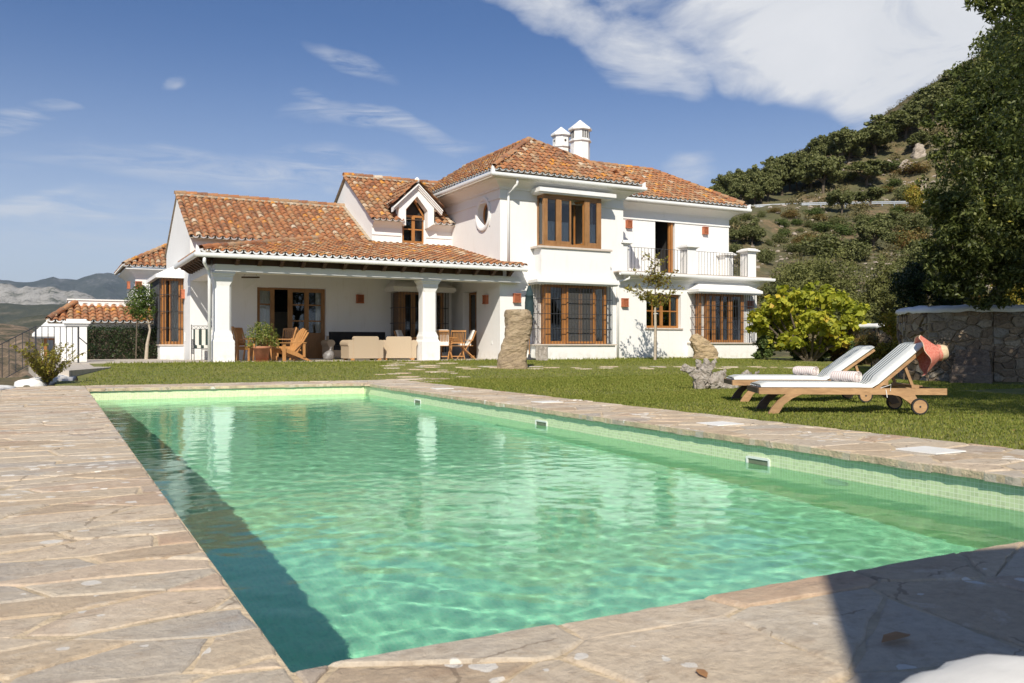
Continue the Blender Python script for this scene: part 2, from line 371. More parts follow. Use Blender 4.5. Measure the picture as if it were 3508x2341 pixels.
# ------------------------------------------------------------------ ground heights (metres)
PX = lambda px: (px - 1754) / 2940
def cam2w(a, Y): x = a * Y; return (x * CF[1] + Y * CF[0], Y * CF[1] - x * CF[0])
def w2cam(u, w): x = u * CF[1] - w * CF[0]; y = u * CF[0] + w * CF[1]; return x / max(y, .1), y
RIDGE = [(.10, 16), (.22, 23.5), (.2267, 26), (.254, 28.2), (.301, 31), (.349, 34.5), (.373, 36), (.407, 38.5), (.444, 42), (.475, 45.5), (.512, 49), (.60, 58), (.75, 66), (1.2, 76)]
def interp(t, L):
    if t <= L[0][0]: return L[0][1]
    for (a, b), (c, d) in zip(L, L[1:]):
        if t <= c: return b + (d - b) * (t - a) / (c - a)
    return L[-1][1]
def lawn_z(u, w):
    return -.02 + .25 * sm(16.5, 23, w) + .012 * n3(u * .4, w * .4) + .02 * n3(u * .15, w * .15, 4)
def hill_z(a, Y):
    if a > .05:
        r = interp(a, RIDGE)
        z = interp(Y, [(26, -3), (31, .0), (36, .1), (45, 1.2), (60, 4.2), (80, 10.2), (96, 16.1), (103, 16.4), (106, 17.4), (128, 17 + (r - 17) * .62), (150, r), (185, r - 3), (260, r - 25)])
        if Y > 50:
            k = 0 if 95 < Y < 104 else min(1, (Y - 50) / 20)
            z += k * (1.1 * n3(a * 14, Y * .05) + .5 * n3(a * 45, Y * .16, 3))
        s_ = sm(.05, .2, a); zl = interp(Y, [(26, -3), (60, -4), (150, -8), (260, -25)])
        return z * s_ + zl * (1 - s_)
    return interp(Y, [(14, -3), (30, -3), (60, -4), (150, -8), (260, -25)]) + .6 * n3(a * 20, Y * .08)

# ------------------------------------------------------------------ earth sheets and far ranges
def earthmat():
    m, nt, b, o = newmat('dry_hillside_earth'); p = geo(nt)
    f = nz(nt, p, .16, 8, .68); g = nz(nt, p, 1.4, 7, .7); h = nz(nt, p, .5, 6, .6)
    c = ramp(nt, f, [(.32, (.07, .075, .03)), (.48, (.13, .12, .05)), (.60, (.24, .155, .085)), (.76, (.32, .21, .12))])
    c = mixc(nt, ramp(nt, g, [(.40, 0.0), (.58, .85)]), c, (.085, .08, .035))
    c = mixc(nt, ramp(nt, h, [(.62, 0.0), (.70, .4)]), c, (.36, .28, .21))
    lk(nt, c, b.inputs['Base Color']); b.inputs['Roughness'].default_value = .95
    bump(nt, b, g, .8, .5); return m
M['earth'] = earthmat()
def grid(name, nu, nv, fn, mat, smooth=True):
    V = [fn(i / nu, j / nv) for j in range(nv + 1) for i in range(nu + 1)]
    F = [(j * (nu + 1) + i, j * (nu + 1) + i + 1, (j + 1) * (nu + 1) + i + 1, (j + 1) * (nu + 1) + i) for j in range(nv) for i in range(nu)]
    return npmesh(name, V, F, mat, smooth=smooth)
def hf(s, t):
    a = -1.0 + 2.3 * s; Y = 26 * (260 / 26) ** t; u, w = cam2w(a, Y); return (u, w, hill_z(a, Y))
struct(grid('hillside', 300, 130, hf, M['earth']))

def rangemat(name, cols, sc, thr=(.45, .6), bmp=1.0, vert=1.0):
    m, nt, b, o = newmat(name); p = geo(nt)
    f = nz(nt, p, sc, 9, .68, sc=(1, 1, vert)); g = nz(nt, p, sc * 7, 8, .72)
    k = mth(nt, 'ADD', mth(nt, 'MULTIPLY', f, .6), mth(nt, 'MULTIPLY', g, .4))
    c = ramp(nt, k, [(thr[0], cols[0]), ((thr[0] + thr[1]) / 2, cols[1]), (thr[1], cols[2])])
    lk(nt, c, b.inputs['Base Color']); b.inputs['Roughness'].default_value = .95
    bump(nt, b, g, bmp, .12 / sc); return m
def ridge(name, prof, Y0, Y1, Y2, mat, amp, fr, foot):
    """prof: (px, crest py) list seen from the house; crest at distance Y1, foot at Y0, back slope to Y2"""
    def fn(s, t):
        a = -1.1 + 1.9 * s; px = 1754 + 2940 * a
        zc = .75 + (1180 - interp(px, prof)) / 2940 * Y1
        zc += amp * .5 * n3(a * fr, 1.7) + amp * .3 * n3(a * fr * 3.1, 5) + amp * .15 * n3(a * fr * 9, 9)
        if t < .7:
            q = t / .7; Y = Y0 + (Y1 - Y0) * q; z = foot + (zc - foot) * (q ** 1.15)
            e = math.sin(q * math.pi) * amp
            z += e * (.8 * n3(a * fr * 1.5, q * 2.5, 2) + .55 * n3(a * fr * 5, q * 6, 7) + .3 * n3(a * fr * 14, q * 14, 3))
        else:
            q = (t - .7) / .3; Y = Y1 + (Y2 - Y1) * q; z = zc + (foot - zc) * q
        u, w = cam2w(a, Y); return (u, w, z)
    return struct(grid(name, 420, 60, fn, mat))
FARP = [(-2500, 930), (-700, 900), (-200, 950), (0, 946), (60, 960), (110, 960), (150, 952), (183, 945), (200, 948), (235, 962), (262, 966), (300, 955), (335, 945), (350, 948), (390, 944), (430, 948), (470, 950), (560, 935), (800, 960), (2500, 930), (4500, 900)]
ridge('mountains', FARP, 5000, 6600, 7800, rangemat('blue_forested_mountain', [(.05, .065, .05), (.10, .11, .10), (.28, .28, .28)], .004, (.46, .64), 1.0), 90, 10, -60)
MIDP = [(-2500, 1010), (-400, 990), (-60, 968), (30, 972), (70, 990), (100, 982), (140, 990), (180, 982), (215, 990), (255, 986), (300, 1004), (330, 1020), (380, 1045), (500, 1090), (900, 1110), (4500, 1100)]
ridge('mountains', MIDP, 2700, 3500, 4400, rangemat('pale_limestone_range', [(.09, .10, .06), (.34, .32, .28), (.46, .44, .40)], .012, (.42, .54), 1.3), 42, 14, -40)
FORP = [(-2500, 1060), (-300, 1040), (0, 1032), (90, 1042), (200, 1040), (330, 1052), (460, 1060), (800, 1090), (4500, 1090)]
ridge('hills', FORP, 1100, 1700, 2500, rangemat('dark_valley_forest', [(.045, .055, .035), (.075, .08, .05), (.20, .165, .12)], .02, (.42, .66), 1.0), 12, 10, -30)
NEAR2 = [(-2500, 1130), (-300, 1120), (0, 1105), (60, 1092), (110, 1076), (160, 1074), (230, 1084), (330, 1090), (600, 1110), (4500, 1120)]
ridge('hills', NEAR2, 480, 760, 1050, rangemat('grey_scrub_hill', [(.05, .055, .03), (.10, .095, .06), (.26, .21, .15)], .05, (.44, .64), 1.0), 6, 12, -25)
NEAR1 = [(-2500, 1130), (-400, 1095), (0, 1108), (30, 1112), (70, 1118), (120, 1136), (170, 1160), (300, 1180), (600, 1190), (4500, 1190)]
ridge('hills', NEAR1, 150, 330, 460, rangemat('ochre_scrub_hill', [(.05, .055, .025), (.21, .15, .09), (.34, .24, .16)], .10, (.42, .58), 1.0), 3, 14, -14)
struct(grid('valley_ground', 8, 8, lambda s, t: ((s - .5) * 23000, (t - .5) * 23000, -62), M['earth']))

# ------------------------------------------------------------------ lawn (structure) and its grass blades (stuff)
def lawnmat():
    m, nt, b, o = newmat('lawn_turf'); p = geo(nt)
    f = nz(nt, p, .7, 6, .65); g = nz(nt, p, 30, 6, .75); h = nz(nt, p, 3, 5, .6)
    c = ramp(nt, g, [(.32, (.07, .09, .020)), (.5, (.16, .18, .036)), (.68, (.25, .24, .06))])
    c = mixc(nt, ramp(nt, f, [(.42, 0.0), (.66, .5)]), c, (.27, .23, .08))
    c = mixc(nt, ramp(nt, h, [(.56, 0.0), (.70, .35)]), c, (.05, .09, .015))
    lk(nt, c, b.inputs['Base Color']); b.inputs['Roughness'].default_value = .9
    bump(nt, b, g, .8, .03); return m
M['lawn'] = lawnmat()
PL = dict(x0=.48, y0=1.98, ybl=16.22, ybr=16.0, xr0=4.80, xr1=5.26)     # water basin at coping level
def pxr(y): return PL['xr0'] + (PL['xr1'] - PL['xr0']) * (y - 1.98) / (16.0 - 1.98)
def lawn():
    V = []; F = []; idx = {}
    xs = [-1.6, -1.2, -.86] + [round(.0 + .4 * i, 3) for i in range(0, 16)] + [6.0] + [round(6.4 + .5 * i, 3) for i in range(0, 62)]
    ys = [-14 + 1.0 * i for i in range(13)] + [-.5, .3, 1] + [1.6 + .4 * i for i in range(39)] + [17.2] + [17.6 + .5 * i for i in range(19)]
    ys = sorted(set(round(y, 3) for y in ys))
    def vid(i, j):
        if (i, j) not in idx:
            idx[(i, j)] = len(V); x = xs[i]; y = ys[j]; V.append((x, y, lawn_z(x, y)))
        return idx[(i, j)]
    for j in range(len(ys) - 1):
        for i in range(len(xs) - 1):
            cx = (xs[i] + xs[i + 1]) / 2; cy = (ys[j] + ys[j + 1]) / 2
            if -.86 < cx < 5.9 and cy < 17.2: continue
            if cx > 5.9 and cy < 1.0 and cx < 9: continue
            if cy > 12 and cx < interp(cy, [(12, -.8), (16.5, .2), (22, .95), (25.4, 1.2)]) - .3: continue
            if cy > 25.4 and cx < 24.6: continue
            F.append((vid(i, j), vid(i + 1, j), vid(i + 1, j + 1), vid(i, j + 1)))
    o = npmesh('lawn', V, F, M['lawn'], smooth=True); return struct(o)
lawn()
def path_amount(u, w):
    "bare, thin grass along the stepping-stone path across the lawn"
    d1 = abs((w - 16.6) - (u - 6.2) * 2.1) / 2.4 if 6 < u < 10.6 else 9
    d2 = abs(w - (20.4 - (u - 11) * .18)) if u > 8.5 else 9
    return max(0, 1 - d1 / .9, 1 - d2 / 1.0)
def blades():
    rng = np.random.default_rng(5); P = []
    def zone(n, u0, u1, w0, w1, ok):
        u = rng.uniform(u0, u1, n); w = rng.uniform(w0, w1, n); k = ok(u, w); P.append(np.stack([u[k], w[k]], 1))
    inside = lambda u, w: ~((u > -.83) & (u < 6.02 + (w - 2) * .028) & (w < 17.25))
    vis = lambda u, w: (np.abs((u * CF[1] - w * CF[0]) / np.maximum(u * CF[0] + w * CF[1], .1)) < .72)
    zone(95000, 6.0, 13, 3, 11, lambda u, w: inside(u, w) & vis(u, w))
    zone(85000, 5.9, 16, 9, 17, lambda u, w: inside(u, w) & vis(u, w))
    zone(120000, -1.4, 22, 14, 25.2, lambda u, w: inside(u, w) & vis(u, w) & ~((u < 1.25) & (u < np.interp(w, [12, 16.5, 22, 25.4], [-.8, .2, .95, 1.2]))) & ~((w > 24.85) & (u < 13.8)))
    P = np.concatenate(P); n = len(P)
    dep = P[:, 0] * CF[0] + P[:, 1] * CF[1]
    pa = np.array([path_amount(a, b) for a, b in P])
    h = rng.uniform(.014, .030, n) * (1 + .25 * (dep > 14)) * (1 - .55 * pa); wd = rng.uniform(.0030, .0055, n) * (1 + dep / 14)
    edge = (P[:, 1] > 24.6) & (P[:, 0] > 18) | (np.abs(P[:, 1] - 24.9) < .35)
    h = np.where(edge, h * rng.uniform(1, 3.2, n), h)
    z = np.array([lawn_z(a, b) for a, b in P]); az = rng.uniform(0, 2 * np.pi, n); tl = rng.uniform(.1, .9, n) * h
    base = np.stack([P[:, 0], P[:, 1], z - .003], 1)
    side = np.stack([np.cos(az), np.sin(az), 0 * az], 1) * wd[:, None]
    tip = base + np.stack([-np.sin(az) * tl, np.cos(az) * tl, h], 1)
    V = np.stack([base - side, base + side, tip], 1).reshape(-1, 3)
    F = np.arange(3 * n).reshape(-1, 3)
    r = np.clip(rng.uniform(0, 1, n) * .75 + .25 * pa + .12 * np.array([n3(a * .8, b * .8) for a, b in P]) + .05, 0, 1)
    o = npmesh('grass', V, F, M['grassblade'], attrs={'rnd': np.repeat(r, 3)})
    tag(o, 'short mown green grass blades covering the lawn', 'grass', kind='stuff')
blades()

# ------------------------------------------------------------------ swimming pool
def mosaic(name, ax, tint):
    m, nt, b, o = newmat(name); p = geo(nt); s = nd(nt, 'ShaderNodeSeparateXYZ'); lk(nt, p, s.inputs[0])
    A = mth(nt, 'DIVIDE', s.outputs[ax[0]], .0275); B = mth(nt, 'DIVIDE', s.outputs[ax[1]], .0275)
    cb = nd(nt, 'ShaderNodeCombineXYZ'); lk(nt, mth(nt, 'FLOOR', A), cb.inputs[0]); lk(nt, mth(nt, 'FLOOR', B), cb.inputs[1])
    wn_ = nd(nt, 'ShaderNodeTexWhiteNoise', noise_dimensions='3D'); lk(nt, cb.outputs[0], wn_.inputs['Vector'])
    g = mth(nt, 'MAXIMUM', mth(nt, 'ABSOLUTE', mth(nt, 'SUBTRACT', mth(nt, 'FRACT', A), .5)), mth(nt, 'ABSOLUTE', mth(nt, 'SUBTRACT', mth(nt, 'FRACT', B), .5)))
    gr = mth(nt, 'GREATER_THAN', g, .44)
    lo = tuple(c * .86 for c in tint); hi = tuple(min(1, c * 1.1) for c in tint)
    c = mixc(nt, wn_.outputs['Value'], lo, hi)
    c = mixc(nt, mth(nt, 'MULTIPLY', gr, .95), c, (.80, .84, .68))
    c = mixc(nt, mth(nt, 'MULTIPLY', nz(nt, p, 2.5, 5, .6), .25), c, tuple(c_ * .7 for c_ in tint))
    lk(nt, c, b.inputs['Base Color']); b.inputs['Roughness'].default_value = .25; b.inputs['Specular IOR Level'].default_value = .5
    bump(nt, b, mth(nt, 'SUBTRACT', 1.0, gr), .3, .003); return m
TINT = (.58, .68, .40)
M['mosx'] = mosaic('green_mosaic_wall', (1, 2), TINT); M['mosy'] = mosaic('green_mosaic_end_wall', (0, 2), (.68, .74, .43)); M['mosf'] = mosaic('green_mosaic_floor', (0, 1), FLOORTINT := (.45, .76, .56))
WZ = -.205
def watermat():
    m, nt, b, o = newmat('pool_water'); nt.nodes.remove(b)
    g = nd(nt, 'ShaderNodeBsdfGlass'); g.inputs['IOR'].default_value = 1.333; g.inputs['Roughness'].default_value = 0.0
    g.inputs['Color'].default_value = (.79, 1.0, .915, 1)
    bump(nt, g, nz(nt, geo(nt), 52, 3, .5), .13, .0025)
    lk(nt, g.outputs[0], o.inputs[0]); return m
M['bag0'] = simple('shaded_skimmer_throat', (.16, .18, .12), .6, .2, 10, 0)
def pool():
    t = thing('swimming_pool', 'long rectangular pool lined with pale green mosaic and filled with emerald water', 'swimming pool', (2.6, 9.0, 0))
    D = -1.75; e = .035
    x0 = PL['x0'] - e; xa = PL['xr0'] + e; xb = PL['xr1'] + e; y0 = PL['y0'] - e; yl = PL['ybl'] + e; yr = PL['ybr'] + e
    top = -.012
    m = MB(); c = [(x0, y0), (xa, y0), (xb, yr), (x0, yl)]
    m.quad(*[(x, y, -1.45 if y < 8 else -1.0) for x, y in c]); fl = m.build('pool_floor', M['mosf'], t); fl.cycles.is_caustics_receiver = True
    for nm, i, j, mt in (('front', 0, 1, 'mosy'), ('right', 1, 2, 'mosx'), ('back', 2, 3, 'mosy'), ('left', 3, 0, 'mosx')):
        m = MB(); (ax, ay), (bx, by) = c[i], c[j]
        m.quad((bx, by, D), (ax, ay, D), (ax, ay, top), (bx, by, top)); w = m.build('tiled_wall', M[mt], t); w.cycles.is_caustics_receiver = True
    # skimmer mouths and inlets set in the right and far walls
    def skim(y, w_, zc, hh):
        x = pxr(y) + e; m = MB()
        m.box(x - .012, x + .001, y - w_ / 2 - .02, y - w_ / 2, zc - hh, zc + hh); m.box(x - .012, x + .001, y + w_ / 2, y + w_ / 2 + .02, zc - hh, zc + hh)
        m.box(x - .012, x + .001, y - w_ / 2, y + w_ / 2, zc + hh - .015, zc + hh + .004)
        o = m.build('skimmer', M['plastic'], t)
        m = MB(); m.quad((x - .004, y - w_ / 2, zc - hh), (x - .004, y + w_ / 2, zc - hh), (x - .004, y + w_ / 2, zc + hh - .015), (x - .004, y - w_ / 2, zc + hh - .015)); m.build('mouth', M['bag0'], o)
    skim(13.0, .24, -.185, .04); skim(8.75, .24, -.19, .042); skim(5.1, .22, -.19, .04)
    for (u, w) in ((pxr(4.3), 4.3), (pxr(10.4), 10.4)):
        m = MB(); m.lathe((0, 0, 0), [(.0, 0), (.11, 0), (.09, .03), (0, .035)], 16); m.v = [(u + e - .002 - c_, w + a, -.38 + b_) for a, b_, c_ in m.v]; m.build('pool_lamp', M['plastic'], t, True)
    # water: one waved sheet of real ripples
    nx, ny = 300, 860; yy = np.linspace(y0 - .02, yl + .02, ny + 1)
    V = []
    for y in yy:
        xe = xa + (xb - xa) * (y - y0) / (yr - y0) + .01
        for i in range(nx + 1):
            x = x0 - .01 + (xe - x0 + .02) * i / nx
            z = .0026 * noise.noise(Vector((x * 1.8, y * 1.8, 0))) + .0019 * noise.noise(Vector((x * 5.4 + y * .8, y * 5.4, 3))) + .00085 * noise.noise(Vector((x * 11, y * 11, 8)))
            V.append((x, y, WZ + z * .95))
    F = np.array([(j * (nx + 1) + i, j * (nx + 1) + i + 1, (j + 1) * (nx + 1) + i + 1, (j + 1) * (nx + 1) + i) for j in range(ny) for i in range(nx)])
    o = npmesh('water', V, F, watermat(), smooth=True); o.cycles.is_caustics_caster = True; struct(o)
pool()

# ------------------------------------------------------------------ flagstone paving round the pool
def stonemat():
    m, nt, b, o = newmat('sandstone_flags'); p = geo(nt); a = attr(nt, 'rnd'); a2 = attr(nt, 'rnd2')
    c = ramp(nt, a, [(0, (.42, .31, .21)), (.2, (.55, .43, .30)), (.42, (.50, .44, .36)), (.6, (.62, .50, .37)), (.78, (.40, .375, .34)), (.92, (.46, .30, .20)), (1, (.68, .58, .45))])
    n1 = nz(nt, p, 2.0, 8, .68, .4, sc=(1, 1.6, 1)); n2 = nz(nt, p, 30, 6, .72); n3_ = nz(nt, p, 6, 9, .72, .35, sc=(1, 1.35, 1))
    c = mixc(nt, ramp(nt, n1, [(.38, 0.0), (.62, .5)]), c, (.60, .485, .34))
    c = mixc(nt, ramp(nt, n3_, [(.52, 0.0), (.66, .45)]), c, (.31, .205, .13))
    c = mixc(nt, ramp(nt, n2, [(.35, .35), (.6, 0.0)]), c, (.24, .19, .145))
    c = mixc(nt, mth(nt, 'MULTIPLY', ramp(nt, nz(nt, p, 3.1, 8, .72, .5), [(.55, 0.0), (.66, .8)]), mth(nt, 'ADD', .15, a2)), c, (.66, .58, .47))
    c = mixc(nt, ramp(nt, nz(nt, p, 14, 7, .75), [(.58, 0.0), (.68, .55)]), c, (.26, .18, .11))
    vo = nd(nt, 'ShaderNodeTexVoronoi', i_Scale=9.0); wr = nd(nt, 'ShaderNodeVectorMath', operation='ADD'); lk(nt, p, wr.inputs[0])
    wn_ = nd(nt, 'ShaderNodeTexNoise', i_Scale=20.0, i_Detail=4.0); lk(nt, p, wn_.inputs['Vector'])
    sc_ = nd(nt, 'ShaderNodeVectorMath', operation='SCALE'); sc_.inputs['Scale'].default_value = .05; lk(nt, wn_.outputs['Color'], sc_.inputs[0]); lk(nt, sc_.outputs[0], wr.inputs[1]); lk(nt, wr.outputs[0], vo.inputs['Vector'])
    lich = mth(nt, 'LESS_THAN', vo.outputs['Distance'], mth(nt, 'MULTIPLY', ramp(nt, nz(nt, p, 1.3, 4, .6), [(.46, 0.0), (.64, .5)]), mth(nt, 'ADD', .3, mth(nt, 'MULTIPLY', a2, .8))))
    c = mixc(nt, mth(nt, 'MULTIPLY', lich, .85), c, (.68, .64, .58))
    ck = nd(nt, 'ShaderNodeTexVoronoi', feature='DISTANCE_TO_EDGE', i_Scale=1.0); mp = nd(nt, 'ShaderNodeMapping'); mp.inputs['Scale'].default_value = (1.5, 3.2, 1); lk(nt, wr.outputs[0], mp.inputs[0]); lk(nt, mp.outputs[0], ck.inputs['Vector'])
    crack = mth(nt, 'MULTIPLY', mth(nt, 'LESS_THAN', ck.outputs['Distance'], .009), mth(nt, 'GREATER_THAN', nz(nt, p, 1.7, 3, .5), .50))
    c = mixc(nt, mth(nt, 'MULTIPLY', crack, .5), c, (.14, .095, .06))
    lk(nt, c, b.inputs['Base Color']); b.inputs['Roughness'].default_value = .8
    h = mth(nt, 'SUBTRACT', mth(nt, 'ADD', mth(nt, 'MULTIPLY', n3_, 1.0), mth(nt, 'MULTIPLY', n2, .35)), crack)
    bump(nt, b, h, .8, .022); return m
M['stone'] = stonemat()
M['grout'] = simple('sandy_mortar', (.52, .41, .275), .95, .30, 6, .9, 45, .012)
def voronoi(rect, sx, sy, rng, clip):
    """rect cells of an anisotropic Voronoi partition, clipped to the convex quad clip"""
    x0, x1, y0, y1 = rect; pts = []
    nx = int((x1 - x0) / sx) + 2; ny = int((y1 - y0) / sy) + 2
    for j in range(ny):
        for i in range(nx):
            pts.append((x0 + (i + rng.uniform(-.5, .5) + .5 * (j % 2)) * sx, y0 + (j + rng.uniform(-.5, .5)) * sy))
    drop = set(i for i in range(len(pts)) if rng.random() < .12); pts = [p for i, p in enumerate(pts) if i not in drop]
    out = []
    def cut(poly, nx_, ny_, d):
        r = []
        for i in range(len(poly)):
            p = poly[i]; q = poly[(i + 1) % len(poly)]; a = p[0] * nx_ + p[1] * ny_ - d; b = q[0] * nx_ + q[1] * ny_ - d
            if a <= 0: r.append(p)
            if a * b < 0: t = a / (a - b); r.append((p[0] + (q[0] - p[0]) * t, p[1] + (q[1] - p[1]) * t))
        return r
    for i, p in enumerate(pts):
        poly = [(p[0] - 2 * sx, p[1] - 2.5 * sy), (p[0] + 2 * sx, p[1] - 2.5 * sy), (p[0] + 2 * sx, p[1] + 2.5 * sy), (p[0] - 2 * sx, p[1] + 2.5 * sy)]
        for k, q in enumerate(pts):
            if k == i or abs(q[0] - p[0]) > 4 * sx or abs(q[1] - p[1]) > 4 * sy: continue
            dx = (q[0] - p[0]) / sx ** 2; dy = (q[1] - p[1]) / sy ** 2
            d = dx * (p[0] + q[0]) / 2 + dy * (p[1] + q[1]) / 2
            poly = cut(poly, dx, dy, d)
            if len(poly) < 3: break
        if len(poly) < 3: continue
        n = len(clip)
        for k in range(n):
            a = clip[k]; b = clip[(k + 1) % n]; nx_ = b[1] - a[1]; ny_ = -(b[0] - a[0]); poly = cut(poly, nx_, ny_, nx_ * a[0] + ny_ * a[1])
            if len(poly) < 3: break
        if len(poly) >= 3: out.append(poly)
    return out
def area(P): return .5 * sum(P[i][0] * P[(i + 1) % len(P)][1] - P[(i + 1) % len(P)][0] * P[i][1] for i in range(len(P)))
def stones(mb, cells, rng, z0, gap, th, jit=.015, edge=None):
    for P in cells:
        A = area(P)
        if A < 0: P = P[::-1]; A = -A
        if A < .006: continue
        cx = sum(p[0] for p in P) / len(P); cy = sum(p[1] for p in P) / len(P)
        g = gap * rng.uniform(.3, 1.9)
        # resample the outline, then pull it in by the joint and roughen it
        Q = []
        for i in range(len(P)):
            a = P[i]; b = P[(i + 1) % len(P)]; L = math.hypot(b[0] - a[0], b[1] - a[1]); k = max(1, int(L / .05))
            for q in range(k): Q.append((a[0] + (b[0] - a[0]) * q / k, a[1] + (b[1] - a[1]) * q / k))
        Q2 = []
        m = len(Q)
        for i in range(m):   # light smoothing rounds the corners
            Q2.append(Q[i])
        R_ = []
        for (x, y) in Q2:
            d = math.hypot(x - cx, y - cy); gg = g
            if edge and edge(x, y): gg = g * .12
            k = max(.3, 1 - (gg + jit * n3(x * 9, y * 9, 2) + jit * .6 * n3(x * 30, y * 30, 5)) / max(d, .03))
            R_.append((cx + (x - cx) * k, cy + (y - cy) * k))
        z = z0 + rng.uniform(-.003, .004); tx = rng.uniform(-.006, .006); ty = rng.uniform(-.006, .006); m = len(R_)
        zz = lambda x, y: z + tx * (x - cx) + ty * (y - cy) + .002 * n3(x * 6, y * 6)
        def ring(k, dz): return [(cx + (x - cx) * k, cy + (y - cy) * k, zz(x, y) + dz) for x, y in R_]
        sc = math.sqrt(A); k1 = 1 - .010 / sc; k2 = 1 - .022 / sc
        V = ring(1, -th) + ring(1, -.010) + ring(k1, -.003) + ring(k2, 0) + [(cx, cy, z + .001)]
        F = []
        for l in range(3): F += [(l * m + i, l * m + (i + 1) % m, (l + 1) * m + (i + 1) % m, (l + 1) * m + i) for i in range(m)]
        F += [(3 * m + i, 3 * m + (i + 1) % m, 4 * m) for i in range(m)]
        mb.add(V, F, rnd=rng.random(), rnd2=rng.random())
def paving():
    rng = random.Random(11); mb = MB(); g = MB()
    inpool = lambda x, y: (PL['x0'] - .02 < x < pxr(y) + .02) and (1.96 < y < 16.24)
    edge = lambda x, y: abs(x - PL['x0']) < .012 and y > 1.95 or abs(y - 1.98) < .012 and x > .45 or abs(x - pxr(y)) < .012 and y > 1.95 or (abs(y - (16.22 - .22 * (x - .48) / 4.78)) < .02 and x > .45)
    L = [(-.88, -1.5), (.48, -1.5), (.48, 17.45), (-.88, 17.45)]
    stones(mb, voronoi((-1.0, .7, -1.6, 17.6), .52, .20, rng, L), rng, 0, .008, .055, edge=edge)
    Fq = [(.48, -.6), (8.0, -.6), (8.0, 1.98), (.48, 1.98)]
    stones(mb, voronoi((.3, 8.0, -.7, 2.1), .47, .34, rng, Fq), rng, 0, .008, .055, edge=edge)
    Rq = [(4.80, 1.98), (6.06, 1.98), (6.44, 16.0), (5.26, 16.0)]
    stones(mb, voronoi((4.6, 6.6, 1.8, 16.2), .42, .27, rng, Rq), rng, 0, .010, .055, edge=edge)
    Bq = [(.48, 16.22), (5.26, 16.0), (6.44, 16.0), (6.5, 17.35), (.48, 17.45)]
    stones(mb, voronoi((.3, 6.6, 15.8, 17.6), .36, .45, rng, Bq), rng, 0, .009, .055, edge=edge)
    o = mb.build('paving', M['stone']); struct(o)
    for Q in (L, Fq, Rq, Bq):
        cx = sum(p[0] for p in Q) / len(Q); cy = sum(p[1] for p in Q) / len(Q)
        P = [(x + (cx - x) * (0), y) for x, y in Q]; n = len(P)
        g.add([(x, y, -.006) for x, y in P] + [(x, y, -.05) for x, y in P], [tuple(range(n))] + [(i, n + i, n + (i + 1) % n, (i + 1) % n) for i in range(n)])
    # pull the mortar bed back a little from the pool edge
    g.v = [(x - .02 if abs(x - .48) < 1e-6 and 1.97 < y < 16.3 else x, y, z) for x, y, z in g.v]
    g.box(.30, .481, 1.80, 1.981, -.05, -.004)
    struct(g.build('paving_mortar', M['grout']))
paving()

# ------------------------------------------------------------------ the villa
GZ = .25
villa = thing('villa', 'white two-storey country villa with terracotta tiled roofs, covered porch and barred bay windows', 'house', (13.0, 28.0, GZ))
LEFTW = lambda x, y: Matrix.Translation((x, y, 0)) @ Matrix(((0, 1, 0, 0), (-1, 0, 0, 0), (0, 0, 1, 0), (0, 0, 0, 1)))   # wall facing -X: local x runs towards the viewer
def wall(mb, x0, x1, z0, z1, y=0.0, holes=(), dep=.28):
    xs = sorted({x0, x1} | {h[0] for h in holes} | {h[1] for h in holes}); zs = sorted({z0, z1} | {h[2] for h in holes} | {h[3] for h in holes})
    for i in range(len(xs) - 1):
        for j in range(len(zs) - 1):
            cx = (xs[i] + xs[i + 1]) / 2; cz = (zs[j] + zs[j + 1]) / 2
            if any(h[0] < cx < h[1] and h[2] < cz < h[3] for h in holes): continue
            mb.quad((xs[i], y, zs[j]), (xs[i + 1], y, zs[j]), (xs[i + 1], y, zs[j + 1]), (xs[i], y, zs[j + 1]))
    for h in holes:
        a, b, c, d = h; e = y + dep
        mb.quad((a, y, c), (a, e, c), (a, e, d), (a, y, d)); mb.quad((b, y, d), (b, e, d), (b, e, c), (b, y, c))
        mb.quad((a, y, d), (a, e, d), (b, e, d), (b, y, d)); mb.quad((b, y, c), (b, e, c), (a, e, c), (a, y, c))
def room(x0, x1, z0, z1, y0, y1, mat, parent, T=None):
    m = MB(T); m.quad((x0, y1, z0), (x1, y1, z0), (x1, y1, z1), (x0, y1, z1)); m.quad((x0, y0, z0), (x0, y1, z0), (x0, y1, z1), (x0, y0, z1))
    m.quad((x1, y0, z0), (x1, y0, z1), (x1, y1, z1), (x1, y1, z0)); m.quad((x0, y0, z0), (x1, y0, z0), (x1, y1, z0), (x0, y1, z0)); m.quad((x0, y0, z1), (x0, y1, z1), (x1, y1, z1), (x1, y0, z1))
    return m.build('room_interior', mat, parent)
def frame(m, x0, x1, z0, z1, y, fw=.07, ft=.06, cols=(), rows=(), mw=.045):
    m.box(x0, x1, y, y + ft, z0, z0 + fw); m.box(x0, x1, y, y + ft, z1 - fw, z1)
    m.box(x0, x0 + fw, y + .002, y + ft - .002, z0 + fw, z1 - fw); m.box(x1 - fw, x1, y + .002, y + ft - .002, z0 + fw, z1 - fw)
    for c in cols: m.box(c - mw / 2, c + mw / 2, y + .004, y + ft - .004, z0 + fw, z1 - fw)
    cs = [x0 + fw] + sorted(cols) + [x1 - fw]
    for r in rows:
        for a, b in zip(cs, cs[1:]): m.box(a + (mw / 2 if a != cs[0] else 0), b - (mw / 2 if b != cs[-1] else 0), y + .008, y + ft - .008, r - mw / 2, r + mw / 2)
def pane(x0, x1, z0, z1, y, parent, T=None):
    m = MB(T); m.quad((x0, y, z0), (x1, y, z0), (x1, y, z1), (x0, y, z1)); return m.build('pane', M['glass'], parent)
